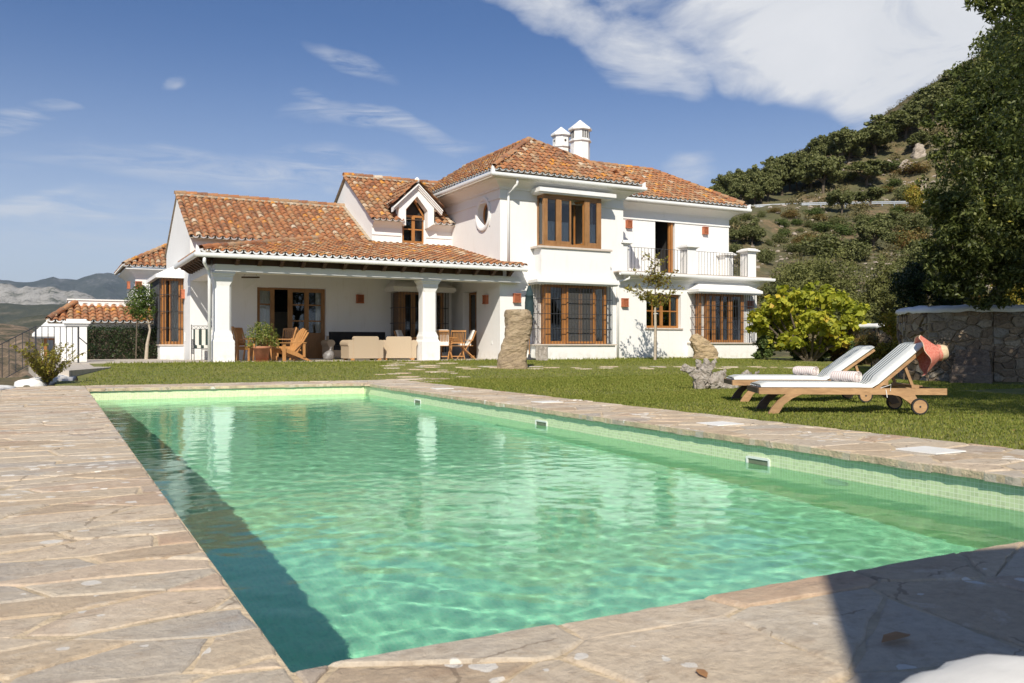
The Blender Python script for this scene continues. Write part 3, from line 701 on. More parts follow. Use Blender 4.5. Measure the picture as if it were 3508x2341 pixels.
def curtain(x0, x1, z0, z1, y, parent, T=None, mat='curtain'):
    m = MB(T); n = max(6, int((x1 - x0) / .03)); V = []
    for i in range(n + 1):
        x = x0 + (x1 - x0) * i / n; V += [(x, y + .018 * math.sin(i * 1.9), z0), (x, y + .012 * math.sin(i * 1.9), z1)]
    m.add(V, [(2 * i, 2 * i + 2, 2 * i + 3, 2 * i + 1) for i in range(n)]); return m.build('curtain', M[mat], parent, True)
def grille(m, x0, x1, z0, z1, y, n, hs, r=.0095, side=None):
    for i in range(n + 1):
        x = x0 + (x1 - x0) * i / n; m.tube([(x, y, z0), (x, y, z1)], r, 5)
    for h in hs: m.box(x0, x1, y - .012, y + .012, h - .009, h + .009)
def canopy(x0, x1, yf, yw, z, th, rise, parent, name='canopy', mat='white', T=None, inset=.30):
    m = MB(T); d = yw - yf
    m.box(x0 + .05, x1 - .05, yf + .05, yw, z - .05, z); m.box(x0, x1, yf, yw, z, z + th)
    a, b, c, d_ = (x0 + .015, yf + .015), (x1 - .015, yf + .015), (x1 - inset, yw), (x0 + inset, yw); zt = z + th
    m.add([(a[0], a[1], zt), (b[0], b[1], zt), (x1 - .015, yw, zt), (x0 + .015, yw, zt), (d_[0], yw, zt + rise), (c[0], yw, zt + rise)], [(0, 1, 5, 4), (1, 2, 5), (3, 0, 4)])
    return m.build(name, M[mat], parent)

# --- walls
m = MB()
wall(m, 13.05, 18.03, .15, 6.0, 25.35, [(14.62, 16.70, 4.04, 5.80), (14.6, 16.95, .75, 2.78)], .05)
m.build('wall', M['white'], villa)                                  # tower front
m = MB(LEFTW(13.05, 34.0))
wall(m, 0, 8.65, .15, 6.0, 0, [(5.70, 6.85, .255, 2.62), (6.90, 7.90, 4.74, 5.74)], .30)
m.build('wall', M['white'], villa)                                  # tower left side
m = MB(); wall(m, 18.03, 24.68, 3.2, 6.0, 27.2, [(20.88, 21.86, 3.37, 5.76)], .30)
m.quad((24.68, 27.2, 3.2), (24.68, 34, 3.2), (24.68, 34, 6.0), (24.68, 27.2, 6.0)); m.quad((18.03, 27.2, 3.2), (18.03, 25.35, 3.2), (18.03, 25.35, 6.0), (18.03, 27.2, 6.0))
m.build('wall', M['white'], villa)                                  # upper wing
m = MB(); wall(m, 18.03, 24.44, .15, 3.05, 25.352, [(19.06, 20.66, 1.35, 2.60), (21.7, 23.5, .82, 2.65)], .22)
m.quad((24.44, 25.352, .15), (24.44, 33, .15), (24.44, 33, 3.05), (24.44, 25.352, 3.05)); m.build('wall', M['white'], villa)
m = MB(); wall(m, 3.85, 13.05, .15, 4.2, 29.3, [(5.96, 8.30, .26, 2.67), (10.75, 12.5, .5, 2.6)], .2)
m.build('wall', M['white'], villa)                                  # back wall of the porch
m = MB(); wall(m, 9.96, 13.05, 4.2, 5.3, 29.302, [(11.10, 11.95, 4.43, 5.3)], .16); m.build('wall', M['white'], villa)
def gable(x, y0, y1, yr, z0, ze, zr, th=.16, over=.0):
    m = MB(); P = [(y0, z0), (y1, z0), (y1, ze), (yr, zr), (y0, ze)]
    m.prism(P, lambda p, t: (x + t, p[0], p[1]), 0, th); return m.build('gable_wall', M['white'], villa)
gable(3.85, 29.305, 36.0, 32.65, .15, 4.22, 5.98)
gable(9.96, 29.305, 35.7, 32.38, 3.6, 5.22, 7.16)

# --- roofs of barrel tiles
RRNG = random.Random(3)
def tiled(name, O, e, s, We, Ls, inside=None, pitch=.233, row=.31, parent=None, eave=True, seed=0):
    """half-round clay cover tiles over channel tiles, row by row, on the plane O + a*e + b*s"""
    O = Vector(O); e = Vector(e).normalized(); s = Vector(s).normalized(); n = e.cross(s).normalized()
    if n.z < 0: n = -n
    mb = MB(); wm = MB(); wms = [wm]; rng = random.Random(seed); nc = int(round(We / pitch)); pitch = We / nc; nr = int(math.ceil(Ls / row))
    for i in range(nc + 1):
        for j in range(nr):
            b0 = j * row; b1 = min(b0 + row + .06, Ls + .02); a = i * pitch
            bm = min(b0 + row * .5, Ls)
            r1 = rng.random(); r2 = rng.random()
            if inside is None or inside(a, bm):
                ja = rng.uniform(-.010, .010); jb = rng.uniform(-.022, .022) if j else 0; sk = rng.uniform(-.009, .009); V = []
                for (b, rad, lift) in ((b0 + jb, .094, .040), (b1, .074, .010)):
                    for k in range(7):
                        t = math.pi * k / 6; V.append(O + e * (a + ja + (sk if b == b1 else -sk) - rad * math.cos(t)) + s * b + n * (rad * .80 * math.sin(t) + lift))
                for k in range(7):
                    t = math.pi * k / 6; V.append(O + e * (a + ja - sk - .078 * math.cos(t)) + s * (b0 + jb + .004) + n * (.066 * .80 * math.sin(t) + .040))
                mb.add(V, [(k, k + 1, 8 + k, 7 + k) for k in range(6)] + [(14 + k, 15 + k, k + 1, k) for k in range(6)], rnd=r1, rnd2=r2)
            a2 = a + pitch / 2
            if i < nc and (inside is None or inside(a2, bm)):
                V = []; r1 = rng.random() * .5; r2 = rng.random() * .8
                for (b, lift) in ((b0, .028), (b1, .006)):
                    for k in range(5):
                        t = math.pi * k / 4; V.append(O + e * (a2 - .086 * math.cos(t)) + s * b + n * (-.055 * math.sin(t) + .05 + lift))
                mb.add(V, [(k, k + 1, 6 + k, 5 + k) for k in range(4)], rnd=r1, rnd2=r2)
        if eave and i < nc and not (inside is None or inside(i * pitch + pitch / 2, .05)) and wms[-1].v: wms.append(MB())
        if eave and i < nc and (inside is None or inside(i * pitch + pitch / 2, .05)):
            a2 = i * pitch + pitch / 2; V = []
            for q in (-.015, .10):       # whitewashed channel-tile ends
                for k in range(7):
                    t = math.pi * k / 6; V.append(O + e * (a2 - .098 * math.cos(t)) + s * q + n * (-.085 * math.sin(t) + .062))
                for k in range(7):
                    t = math.pi * k / 6; V.append(O + e * (a2 - .074 * math.cos(t)) + s * q + n * (-.046 * math.sin(t) + .070))
            F = [(k, k + 1, 8 + k, 7 + k) for k in range(6)] + [(k, 14 + k, 15 + k, k + 1) for k in range(6)]
            wms[-1].add(V, F)
    o = mb.build(name, M['tile'], parent or villa, True)
    for wm in wms:
        if wm.v: wm.build('eave_tile_ends', M['whitepaint'], o)
    return o
def ridge_tiles(mb, A, B, rad=.115, L=.36, seed=0, lift=.05):
    if mb is rid: mb = MB(); ridge_tiles(mb, A, B, rad, L, seed, lift); mb.build('ridge_tiles', M['tile'], villa, True); return
    A = Vector(A); B = Vector(B); d = B - A; n = max(1, int(d.length / L)); rng = random.Random(seed); d = d.normalized(); st = (B - A).length / n
    x = d.cross(Vector((0, 0, 1))).normalized(); y = x.cross(d)
    for i in range(n):
        r1, r2 = rng.random(), rng.random(); V = []
        for (b, r, l) in ((i * st - .03, rad * .86, lift), (i * st + st, rad, lift + .015)):
            for k in range(8):
                t = math.pi * (-.08 + 1.16 * k / 7); V.append(A + d * b - x * (r * math.cos(t)) + y * (r * .85 * math.sin(t) + l))
        mb.add(V, [(k, k + 1, 9 + k, 8 + k) for k in range(7)], rnd=r1, rnd2=r2)
def bed(mb, A, B, w=.17, up=.05):
    if mb is beds: mb = MB(); bed(mb, A, B, w, up); mb.build('ridge_mortar', M['mortar'], villa); return
    A = Vector(A); B = Vector(B); d = (B - A); L = d.length; d.normalize(); x = d.cross(Vector((0, 0, 1))).normalized(); n = max(2, int(L / .12)); V = []
    for i in range(n + 1):
        p = A + d * (L * i / n); a = .03 * n3(i * 1.3, A.x, A.y)
        V += [p - x * (w + a) - Vector((0, 0, .05)), p - x * .07 + Vector((0, 0, up)), p + x * .07 + Vector((0, 0, up)), p + x * (w - a) - Vector((0, 0, .05))]
    mb.add(V, [(4 * i + k, 4 * i + k + 1, 4 * i + 5 + k, 4 * i + 4 + k) for i in range(n) for k in range(3)])
rid = MB(); beds = MB(); under = MB()
def slab(*P): under.add([Vector(p) - Vector((0, 0, .03)) for p in P], [tuple(range(len(P)))])
# porch lean-to: eave y 24.7 z 3.30 -> wall y 29.3 z 4.34, hipped at the left
SL = (4.34 - 3.30) / 4.6; LP = math.hypot(4.6, 1.04); kP = 4.6 / LP
tiled('roof_tiles', (3.50, 24.70, 3.30), (1, 0, 0), (0, 4.6, 1.04), 10.15, LP, lambda a, b: a > b * kP - .05 and (a < 9.62 or b * kP < .58), seed=1)
tiled('roof_tiles', (3.50, 29.30, 3.30), (0, -1, 0), (4.6, 0, 1.04), 4.6, LP, lambda a, b: (4.6 - a) > b * kP - .05, seed=2)
slab((3.5, 24.7, 3.30), (13.6, 24.7, 3.30), (13.6, 25.35, 3.447), (13.05, 25.35, 3.447), (13.05, 29.3, 4.34), (8.1, 29.3, 4.34)); slab((3.5, 29.3, 3.3), (3.5, 24.7, 3.3), (8.1, 29.3, 4.34))
ridge_tiles(rid, (3.55, 24.75, 3.34), (8.1, 29.25, 4.36), seed=4); bed(beds, (3.55, 24.75, 3.33), (8.1, 29.25, 4.36))
bed(beds, (13.02, 25.3, 3.47), (13.02, 29.25, 4.37), .07, .03); bed(beds, (9.96, 29.27, 4.37), (13.02, 29.27, 4.37), .07, .03)
# main roof
LM = math.hypot(3.63, 1.90)
tiled('roof_tiles', (3.86, 29.0, 4.18), (1, 0, 0), (0, 3.63, 1.90), 6.15, LM, seed=5)
slab((3.8, 29.0, 4.18), (9.96, 29.0, 4.18), (9.96, 32.63, 6.08), (3.8, 32.63, 6.08)); slab((3.8, 32.63, 6.08), (9.96, 32.63, 6.08), (9.96, 36.3, 4.18), (3.8, 36.3, 4.18))
ridge_tiles(rid, (3.78, 32.63, 6.09), (9.98, 32.63, 6.09), seed=6); bed(beds, (3.8, 32.63, 6.09), (9.96, 32.63, 6.09), .2)
bed(beds, (9.90, 29.3, 4.42), (9.90, 32.6, 6.13), .07, .03)
# dormer wing roof
LD = math.hypot(3.4, 2.1); kD = 3.4 / LD
def ind(a, b):
    x = 9.90 + a; y = 28.95 + b * kD
    return not (10.62 < x < 12.62 and y < 29.35 + max(0, (.95 - abs(x - 11.6)) * 1.15) * 1.6) or (y < 29.3 and (x < 10.98 or x > 12.22) and False)
tiled('roof_tiles', (9.90, 28.95, 5.15), (1, 0, 0), (0, 3.4, 2.1), 5.6, LD, lambda a, b: (ind(a, b) or ((9.9 + a < 10.98 or 12.24 < 9.9 + a < 13.0) and b < .75)) and (9.9 + a < 13.0 or 28.95 + b * kD > 29.9), seed=7)
slab((9.85, 28.95, 5.15), (10.95, 28.95, 5.15), (10.95, 29.6, 5.55), (11.6, 30.9, 6.35), (12.25, 29.6, 5.55), (12.25, 28.95, 5.15), (13.05, 28.95, 5.15), (13.05, 30.2, 5.92), (15.4, 32.35, 7.25), (9.85, 32.35, 7.25))
slab((9.85, 32.35, 7.25), (15.4, 32.35, 7.25), (15.4, 35.8, 5.15), (9.85, 35.8, 5.15))
ridge_tiles(rid, (9.86, 32.35, 7.26), (14.1, 32.35, 7.26), seed=8); bed(beds, (9.88, 32.35, 7.26), (14.0, 32.35, 7.26), .2)
# tower hip roof
TX0, TX1, TY0, TZ = 12.50, 18.46, 24.78, 6.42; AP = (15.48, 27.76, 8.28)
LT = math.hypot(2.98, 1.86); kT = 2.98 / LT
tiled('roof_tiles', (TX0, TY0, TZ), (1, 0, 0), (0, 2.98, 1.86), TX1 - TX0, LT, lambda a, b: b * kT < min(a, TX1 - TX0 - a) + .06, seed=9)
tiled('roof_tiles', (TX0, 33.6, TZ), (0, -1, 0), (2.98, 0, 1.86), 33.6 - TY0, LT, lambda a, b: (33.6 - TY0 - a) > b * kT - .06, seed=10)
tiled('roof_tiles', (TX1, TY0, TZ), (0, 1, 0), (-2.98, 0, 1.86), 3.6, LT, lambda a, b: a > b * kT - .06 and (TX1 - b * kT) < 18.5 and TY0 + a < 27.2 + b * kT * .8, seed=11)
slab((TX0, TY0, TZ), (TX1, TY0, TZ), AP); slab((TX0, 33.6, TZ), (TX0, TY0, TZ), AP, (15.48, 33.6, 8.28)); slab((TX1, TY0, TZ), (TX1, 30.1, TZ), (15.48, 30.1, 8.28), AP)
ridge_tiles(rid, (TX0 + .12, TY0 + .12, TZ + .08), AP, seed=12); bed(beds, (TX0 + .1, TY0 + .1, TZ + .06), AP)
ridge_tiles(rid, (TX1 - .12, TY0 + .12, TZ + .08), AP, seed=13); bed(beds, (TX1 - .1, TY0 + .1, TZ + .06), AP)
ridge_tiles(rid, AP, (15.48, 33.4, 8.28), seed=14); bed(beds, AP, (15.48, 33.4, 8.28), .2)
# wing roof
WY0, WZ0 = 26.72, 6.42; APW = (22.95, 30.12, 8.28)
LW = math.hypot(3.4, 1.86); kW = 3.4 / LW
tiled('roof_tiles', (18.2, WY0, WZ0), (1, 0, 0), (0, 3.4, 1.86), 25.25 - 18.2, LW, lambda a, b: (25.25 - 18.2 - a) > b * kW * .676 - .06, seed=15)
tiled('roof_tiles', (15.5, WY0 + 3.4 * .35, WZ0 + 1.86 * .35), (1, 0, 0), (0, 3.4, 1.86), 2.8, LW * .65, seed=16, eave=False)
tiled('roof_tiles', (25.25, WY0, WZ0), (0, 1, 0), (-2.3, 0, 1.86), 6.8, math.hypot(2.3, 1.86), lambda a, b: min(a, 6.8 - a) > b * .777 * 1.478 - .06, seed=17)
slab((15.5, WY0, WZ0), (25.25, WY0, WZ0), APW, (15.5, 30.12, 8.28)); slab((25.25, WY0, WZ0), (25.25, 33.5, WZ0), APW); slab((15.5, 30.12, 8.28), APW, (25.25, 33.5, WZ0), (15.5, 33.5, WZ0))
ridge_tiles(rid, APW, (25.15, WY0 + .1, WZ0 + .08), seed=18); bed(beds, APW, (25.15, WY0 + .1, WZ0 + .06))
ridge_tiles(rid, (15.5, 30.12, 8.29), APW, seed=19); bed(beds, (15.5, 30.12, 8.29), APW, .2)
# rear-left wing
tiled('roof_tiles', (2.45, 38.3, 3.95), (1, 0, 0), (0, 2.6, 1.45), 6.0, 2.97, lambda a, b: a > b * .873 - .06, seed=20)
tiled('roof_tiles', (2.45, 43.5, 3.95), (0, -1, 0), (2.6, 0, 1.45), 5.2, 2.97, lambda a, b: (5.2 - a) > b * .873 - .06, seed=21)
slab((2.45, 38.3, 3.95), (8.5, 38.3, 3.95), (8.5, 40.9, 5.4), (5.05, 40.9, 5.4)); slab((2.45, 43.5, 3.95), (2.45, 38.3, 3.95), (5.05, 40.9, 5.4))
ridge_tiles(rid, (2.5, 38.35, 4.0), (5.05, 40.9, 5.42), seed=22); ridge_tiles(rid, (5.05, 40.9, 5.42), (8.4, 40.9, 5.42), seed=23)
under.build('roof_deck', M['mortar'], villa)

# --- cornices, gutters, downpipes
cove = [(.006, -.62), (.035, -.62), (.035, -.56), (.006, -.56), (.006, -.30), (.05, -.30), (.05, -.26), (.10, -.20), (.20, -.12), (.32, -.06), (.42, -.04), (.42, .0), (.47, .0), (.47, .05), (.006, .05)]
m = MB(); m.sweep(cove, [(13.05, 30.2), (13.05, 25.35), (18.03, 25.35), (18.03, 27.2)], 6.22); m.build('cornice', M['white'], villa)
m = MB(); m.sweep(cove, [(18.03, 27.2), (24.68, 27.2), (24.68, 33)], 6.22); m.build('cornice', M['white'], villa)
cove2 = [(.006, -.5), (.03, -.5), (.03, -.45), (.006, -.45), (.006, -.22), (.05, -.22), (.10, -.14), (.2, -.07), (.28, -.04), (.28, .02), (.006, .02)]
m = MB(); m.sweep(cove2, [(9.96, 29.305), (11.04, 29.305)], 5.16); m.build('cornice', M['white'], villa); m = MB(); m.sweep(cove2, [(12.02, 29.305), (13.05, 29.305)], 5.16); m.build('cornice', M['white'], villa)
gut = [(.0, .055), (.0, -.01), (.012, -.045), (.045, -.068), (.085, -.068), (.118, -.045), (.13, -.01), (.13, .055), (.12, .055), (.115, .0), (.08, -.045), (.03, -.04), (.01, .0), (.01, .055)]
def gutter(path, z, acr=()):
    m = MB(); m.sweep(gut, path, z); o = m.build('gutter', M['whitepaint'], villa)
    for (x, y) in acr:       # upturned white corner ornament
        a = MB(); a.add([(x - .07, y - .07, z - .05), (x + .10, y - .07, z - .05), (x + .10, y + .10, z - .05), (x - .07, y + .10, z - .05), (x - .06, y - .06, z + .27), (x + .0, y - .06, z + .22), (x + .0, y + .0, z + .22), (x - .06, y + .0, z + .22)],
              [(3, 2, 1, 0), (4, 5, 6, 7), (0, 1, 5, 4), (1, 2, 6, 5), (2, 3, 7, 6), (3, 0, 4, 7)]); a.build('corner_ornament', M['white'], o)
gutter([(12.52, 30.4), (12.52, 24.80), (18.46, 24.80), (18.46, 26.6)], 6.27, [(12.50, 24.78)])
m = MB(); m.prism([(0, 0), (.16, 0), (.16, .28), (.02, .06)], lambda p, t: (18.40 + p[0], 24.72 + t, 6.24 + p[1]), 0, .12); m.build('corner_ornament', M['white'], villa); m = MB(); m.prism([(0, 0), (.16, 0), (.16, .28), (.02, .06)], lambda p, t: (25.18 + p[0], 26.62 + t, 6.24 + p[1]), 0, .12); m.build('corner_ornament', M['white'], villa)
gutter([(18.5, 26.72), (25.24, 26.72), (25.24, 33)], 6.27)
gutter([(3.46, 29.2), (3.46, 24.66), (13.66, 24.66)], 3.20, [(3.44, 24.64)])
gutter([(17.62, 25.02), (24.86, 25.02), (24.86, 27)], 3.27)
def downpipe(pts, r=.045):
    m = MB(); m.tube(pts, r, 10); 
    m.build('downpipe', M['whitepaint'], villa, True)
downpipe([(13.42, 24.82, 6.20), (13.42, 24.82, 6.02), (13.32, 25.24, 5.80), (13.32, 25.26, 5.6), (13.32, 25.26, 3.5)])
downpipe([(3.60, 24.62, 3.16), (3.60, 24.62, 2.98), (3.74, 25.0, 2.85), (3.79, 25.02, 2.7), (3.79, 25.02, .27)])
downpipe([(18.05, 25.0, 3.22), (18.05, 25.0, 3.10), (17.75, 25.27, 2.98), (17.75, 25.28, 2.8), (17.75, 25.28, .2)])

# --- porch: beams, rafter ends, columns
m = MB(); m.box(3.95, 13.045, 25.13, 25.5, 3.002, 3.18); m.build('wall_plate', M['beamwood'], villa)
m = MB(); m.box(3.95, 13.70, 25.1, 25.55, 2.79, 3.00); m.build('beam', M['white'], villa)
m = MB(); m.box(3.87, 4.30, 25.552, 29.298, 2.79, 3.04); m.build('beam', M['white'], villa)
m = MB(); m.quad((4.3, 25.55, 3.138), (13.05, 25.55, 3.138), (13.05, 29.3, 3.138), (4.3, 29.3, 3.138)); m.build('porch_ceiling', M['white'], villa)
def corbel(x, y, dx, dy, name='rafter_end'):
    P = [(0, .12), (0, -.07), (.10, -.075), (.18, -.03), (.26, .03), (.35, .05), (.37, .12)]
    m = MB(); sx, sy = -dy, dx
    m.prism(P, lambda p, t: (x + dx * p[0] + sx * t, y + dy * p[0] + sy * t, 3.06 + p[1]), -.05, .05); m.build(name, M['beamwood'], villa)
for i in range(15): corbel(4.53 + .62 * i, 25.098, 0, -1)
for i in range(8): corbel(3.868, 25.35 + .5 * i, -1, 0)
m = MB(); m.box(3.52, 13.62, 24.74, 25.1, 3.185, 3.21); m.box(3.52, 3.868, 25.1, 29.3, 3.185, 3.21); m.build('eave_boarding', M['beamwood'], villa)
def column(x0, y0, name='column'):
    m = MB(); w = .61; c = x0 + w / 2; d = y0 + w / 2
    def sq(h, z): return [(c - h, d - h, z), (c + h, d - h, z), (c + h, d + h, z), (c - h, d + h, z)]
    def loft(L):
        V = sum([sq(h, z) for h, z in L], []); n = len(L)
        m.add(V, [(3, 2, 1, 0), tuple(range(4 * n - 4, 4 * n))] + [(4 * i + k, 4 * i + (k + 1) % 4, 4 * i + 4 + (k + 1) % 4, 4 * i + 4 + k) for i in range(n - 1) for k in range(4)])
    loft([(.305, .245), (.305, .84), (.29, .86), (.275, .87), (.275, .90), (.262, .905)])
    # chamfered shaft
    def oc(h, b, z): return [(c - h + b, d - h, z), (c + h - b, d - h, z), (c + h, d - h + b, z), (c + h, d + h - b, z), (c + h - b, d + h, z), (c - h + b, d + h, z), (c - h, d + h - b, z), (c - h, d - h + b, z)]
    L = [(.262, .004, .905), (.262, .004, 1.0), (.245, .02, 1.06), (.232, .06, 1.14), (.232, .06, 2.40), (.245, .02, 2.50), (.262, .004, 2.56), (.262, .004, 2.66)]
    V = sum([oc(*l) for l in L], []); n = len(L)
    m.add(V, [(8 * i + k, 8 * i + (k + 1) % 8, 8 * i + 8 + (k + 1) % 8, 8 * i + 8 + k) for i in range(n - 1) for k in range(8)])
    loft([(.262, 2.66), (.29, 2.68), (.29, 2.715), (.325, 2.74), (.325, 2.788)])
    return m.build(name, M['white'], villa)
column(3.88, 25.12); column(10.18, 25.12)

# --- wall lamps of pierced terracotta
def lamp(x, y, z, left=False):
    T = LEFTW(x, y) if left else Matrix.Translation((x, y, 0)); m = MB(T); w = .115; h = .13
    m.box(-w - .02, w + .02, -.12, 0, z + h, z + h + .022); m.box(-w - .02, w + .02, -.12, 0, z - h - .022, z - h)
    for s_ in (-1, 1): m.box(s_ * w - .012, s_ * w + .012, -.11, 0, z - h, z + h)
    for i in range(-4, 5):
        a = i * .055
        for sg in (1, -1):
            # diagonal lattice bars clipped to the face
            p = []; 
            for t in (-1, 1):
                pass
            x0_, z0_ = a - h * sg, -h; x1_, z1_ = a + h * sg, h
            dx_, dz_ = x1_ - x0_, z1_ - z0_; t0, t1 = 0.0, 1.0
            for lim, p0, d0 in ((w - .008, x0_, dx_),):
                ta, tb = (-lim - p0) / d0, (lim - p0) / d0
                if ta > tb: ta, tb = tb, ta
                t0 = max(t0, ta); t1 = min(t1, tb)
            if t1 - t0 > .05: m.bar((x0_ + dx_ * t0, -.1 - .004 * sg, z + z0_ + dz_ * t0), (x0_ + dx_ * t1, -.1 - .004 * sg, z + z0_ + dz_ * t1), .008, .016, up=(0, 1, 0))
    o = m.build('wall_lamp', M['terracotta'], villa)
    m = MB(T); m.quad((-w, -.055, z - h), (w, -.055, z - h), (w, -.055, z + h), (-w, -.055, z + h)); m.build('lamp_back', M['pot'], o)
for a in [(9.5, 29.3, 2.35), (13.66, 25.35, 2.30), (17.97 + .1, 25.35, 2.25), (19.58, 27.2, 5.39), (23.38, 27.2, 5.38)]: lamp(*a)
lamp(13.05, 26.33, 2.28, True); lamp(3.85, 30.72, 2.44, True); lamp(24.06, 25.35, 2.3)
lamp(3.05, 38.6, 3.2); lamp(2.75, 38.9, 3.2, True)

# --- upper bay window of the tower
bay = MB(); bay.box(14.33, 17.12, 24.82, 25.348, 2.9, 3.98); bay.build('bay_apron', M['white'], villa)
bw = MB(); x0, x1, zf0, zf1, yf = 14.46, 16.78, 4.05, 5.82, 24.90
posts = [(14.46, 14.62), (14.96, 15.13), (16.14, 16.30), (16.60, 16.78)]
for a, b in posts: bw.box(a, b, yf, yf + .09, zf0 + .10, zf1 - .12)
bw.box(x0, x1, yf - .002, yf + .092, zf1 - .12, zf1); bw.box(x0, x1, yf - .002, yf + .092, zf0, zf0 + .10)
bw.box(x0, x0 + .09, 25.25, 25.348, zf0, zf1); bw.box(x0 + .002, x0 + .05, yf + .092, 25.25, zf1 - .12, zf1 - .002); bw.box(x0 + .002, x0 + .05, yf + .092, 25.25, zf0 + .002, zf0 + .08)
bw.box(x1 - .06, x1, yf + .09, 25.348, zf0, zf1)
for a, b in ((15.13, 15.175), (15.50, 15.56)): bw.box(a, b, yf + .012, yf + .07, zf0 + .10, zf1 - .12)
for a, b in ((14.62, 14.96), (15.175, 15.50), (16.30, 16.60)):
    bw.box(a, b, yf + .02, yf + .06, zf0 + .10, zf0 + .20)
    bw.box(a, b, yf + .02, yf + .06, zf1 - .19, zf1 - .12)
bw.box(16.10, 16.14, yf + .012, yf + .07, zf0 + .10, zf1 - .12)
o = bw.build('bay_window', M['woodw'], villa)
lf = MB(Matrix.Translation((16.12, yf + .08, 0)) @ Matrix.Rotation(R(112), 4, 'Z'))    # casement leaf standing open inwards
lf.box(0, .05, -.02, .02, zf0 + .11, zf1 - .13); lf.box(.38, .43, -.02, .02, zf0 + .11, zf1 - .13); lf.box(.05, .38, -.018, .018, zf0 + .11, zf0 + .18); lf.box(.05, .38, -.018, .018, zf1 - .20, zf1 - .13)
lf.build('open_casement', M['wood'], o)
for a, b in ((14.62, 14.96), (15.175, 15.50), (16.30, 16.60)):
    pane(a, b, zf0 + .2, zf1 - .19, yf + .04, o); curtain(a, b, zf0 + .2, zf0 + .86, yf + .10, o)
T = LEFTW(x0 + .02, 25.25)
pane(0, .26, zf0 + .08, zf1 - .12, 0, o, T); curtain(0, .26, zf0 + .08, zf1 - .12, .05, o, T, 'screen')
room(14.5, 16.76, 4.0, 5.85, 25.36, 29.2, M['cream'], villa)
m = MB(); m.box(14.20, 17.16, 24.76, 25.346, 3.98, 4.045); m.build('window_sill', M['sill'], villa)
canopy(14.20, 17.28, 24.70, 25.35, 5.85, .13, .16, villa, 'stone_canopy', 'marble')
m = MB(); m.box(15.0, 16.4, 27.6, 29.1, 4.02, 4.35, .04); m.lathe((15.9, 27.4, 4.02), [(.18, 0), (.16, .5), (.1, .75), (.02, .9)], 10); m.build('bedroom_furniture', M['dark'], villa)

# --- lower barred bay of the tower
m = MB(); m.box(14.2, 17.30, 24.80, 25.346, .12, .71); m.build('bay_plinth', M['white'], villa)
m = MB(); m.box(14.12, 17.36, 24.74, 25.344, .712, .755); m.build('window_sill', M['sill'], villa)
canopy(14.10, 17.42, 24.68, 25.35, 2.82, .09, .30, villa, inset=.18)
fr = MB(); z0, z1, yf = .757, 2.77, 25.02
for a, b in ((14.62, 14.80), (15.26, 15.42), (15.95, 16.07), (16.42, 16.52), (16.56, 16.64), (16.95, 17.08)): fr.box(a, b, yf, yf + .08, z0 + .10, z1 - .09)
fr.box(14.62, 17.08, yf - .002, yf + .082, z1 - .09, z1); fr.box(14.62, 17.08, yf - .002, yf + .082, z0, z0 + .10)
fr.box(15.42, 15.47, yf - .06, yf - .003, z0 + .02, z1 - .02); fr.box(16.49, 16.54, yf - .06, yf - .003, z0 + .02, z1 - .02); fr.box(15.47, 16.49, yf - .055, yf - .005, z1 - .09, z1 - .022); fr.box(15.47, 16.49, yf - .055, yf - .005, z0 + .022, z0 + .09)
fr.box(14.62, 14.70, yf + .082, 25.346, z0, z1 - .002); fr.box(14.64, 14.66, 25.1, 25.2, z0, z1 - .004)
o = fr.build('barred_bay_window', M['wood'], villa)
for a, b in ((14.80, 15.26), (15.42, 15.95), (16.07, 16.42), (16.64, 16.95)): pane(a, b, z0 + .10, z1 - .09, yf + .04, o)
m = MB(); m.quad((15.47, yf - .03, z0 + .09), (16.49, yf - .03, z0 + .09), (16.49, yf - .03, z1 - .09), (15.47, yf - .03, z1 - .09))
def screenmat():
    mt, nt, b, oo = newmat('see_through_insect_screen'); t = nd(nt, 'ShaderNodeBsdfTransparent'); mx = nd(nt, 'ShaderNodeMixShader'); mx.inputs[0].default_value = .55
    b.inputs['Base Color'].default_value = (.10, .098, .095, 1); b.inputs['Roughness'].default_value = .9
    lk(nt, t.outputs[0], mx.inputs[1]); lk(nt, b.outputs[0], mx.inputs[2]); lk(nt, mx.outputs[0], oo.inputs[0]); return mt
M['mesh'] = screenmat(); m.build('insect_screen', M['mesh'], o)
curtain(16.72, 16.93, z0 + .12, z1 - .1, yf + .16, o)
room(14.64, 17.06, .74, 2.8, 25.36, 29.0, M['cream'], villa)
g = MB(); grille(g, 14.24, 17.20, .757, 2.80, 24.84, 25, [1.27, 1.78, 2.29]); 
for xs_ in (14.24, 17.20):
    for k in range(1, 5): g.tube([(xs_, 24.84 + k * .1, .757), (xs_, 24.84 + k * .1, 2.8)], .0095, 5)
    for h in (1.27, 1.78, 2.29): g.box(xs_ - .012, xs_ + .012, 24.854, 25.35, h - .009, h + .009)
g.build('window_grille', M['iron'], o)

# --- wing: casement window and barred bay
fr = MB(); frame(fr, 19.07, 20.65, 1.36, 2.59, 25.50, .075, .07, [19.45, 19.86, 20.27], [1.98]); fr.box(19.80, 19.92, 25.492, 25.565, 1.437, 2.513)
o = fr.build('casement_window', M['wood'], villa); pane(19.14, 20.58, 1.43, 2.52, 25.54, o); curtain(20.40, 20.57, 1.43, 2.5, 25.60, o)
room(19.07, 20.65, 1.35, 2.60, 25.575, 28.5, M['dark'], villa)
m = MB(); m.box(19.0, 20.72, 25.30, 25.50, 1.30, 1.352); m.build('window_sill', M['sill'], villa)
m = MB(); m.box(20.98, 24.02, 24.80, 25.346, .12, .77); m.build('bay_plinth', M['white'], villa)
m = MB(); m.box(20.94, 24.08, 24.74, 25.344, .772, .815); m.build('window_sill', M['sill'], villa)
canopy(20.94, 24.12, 24.68, 25.35, 2.70, .10, .33, villa, inset=.55)
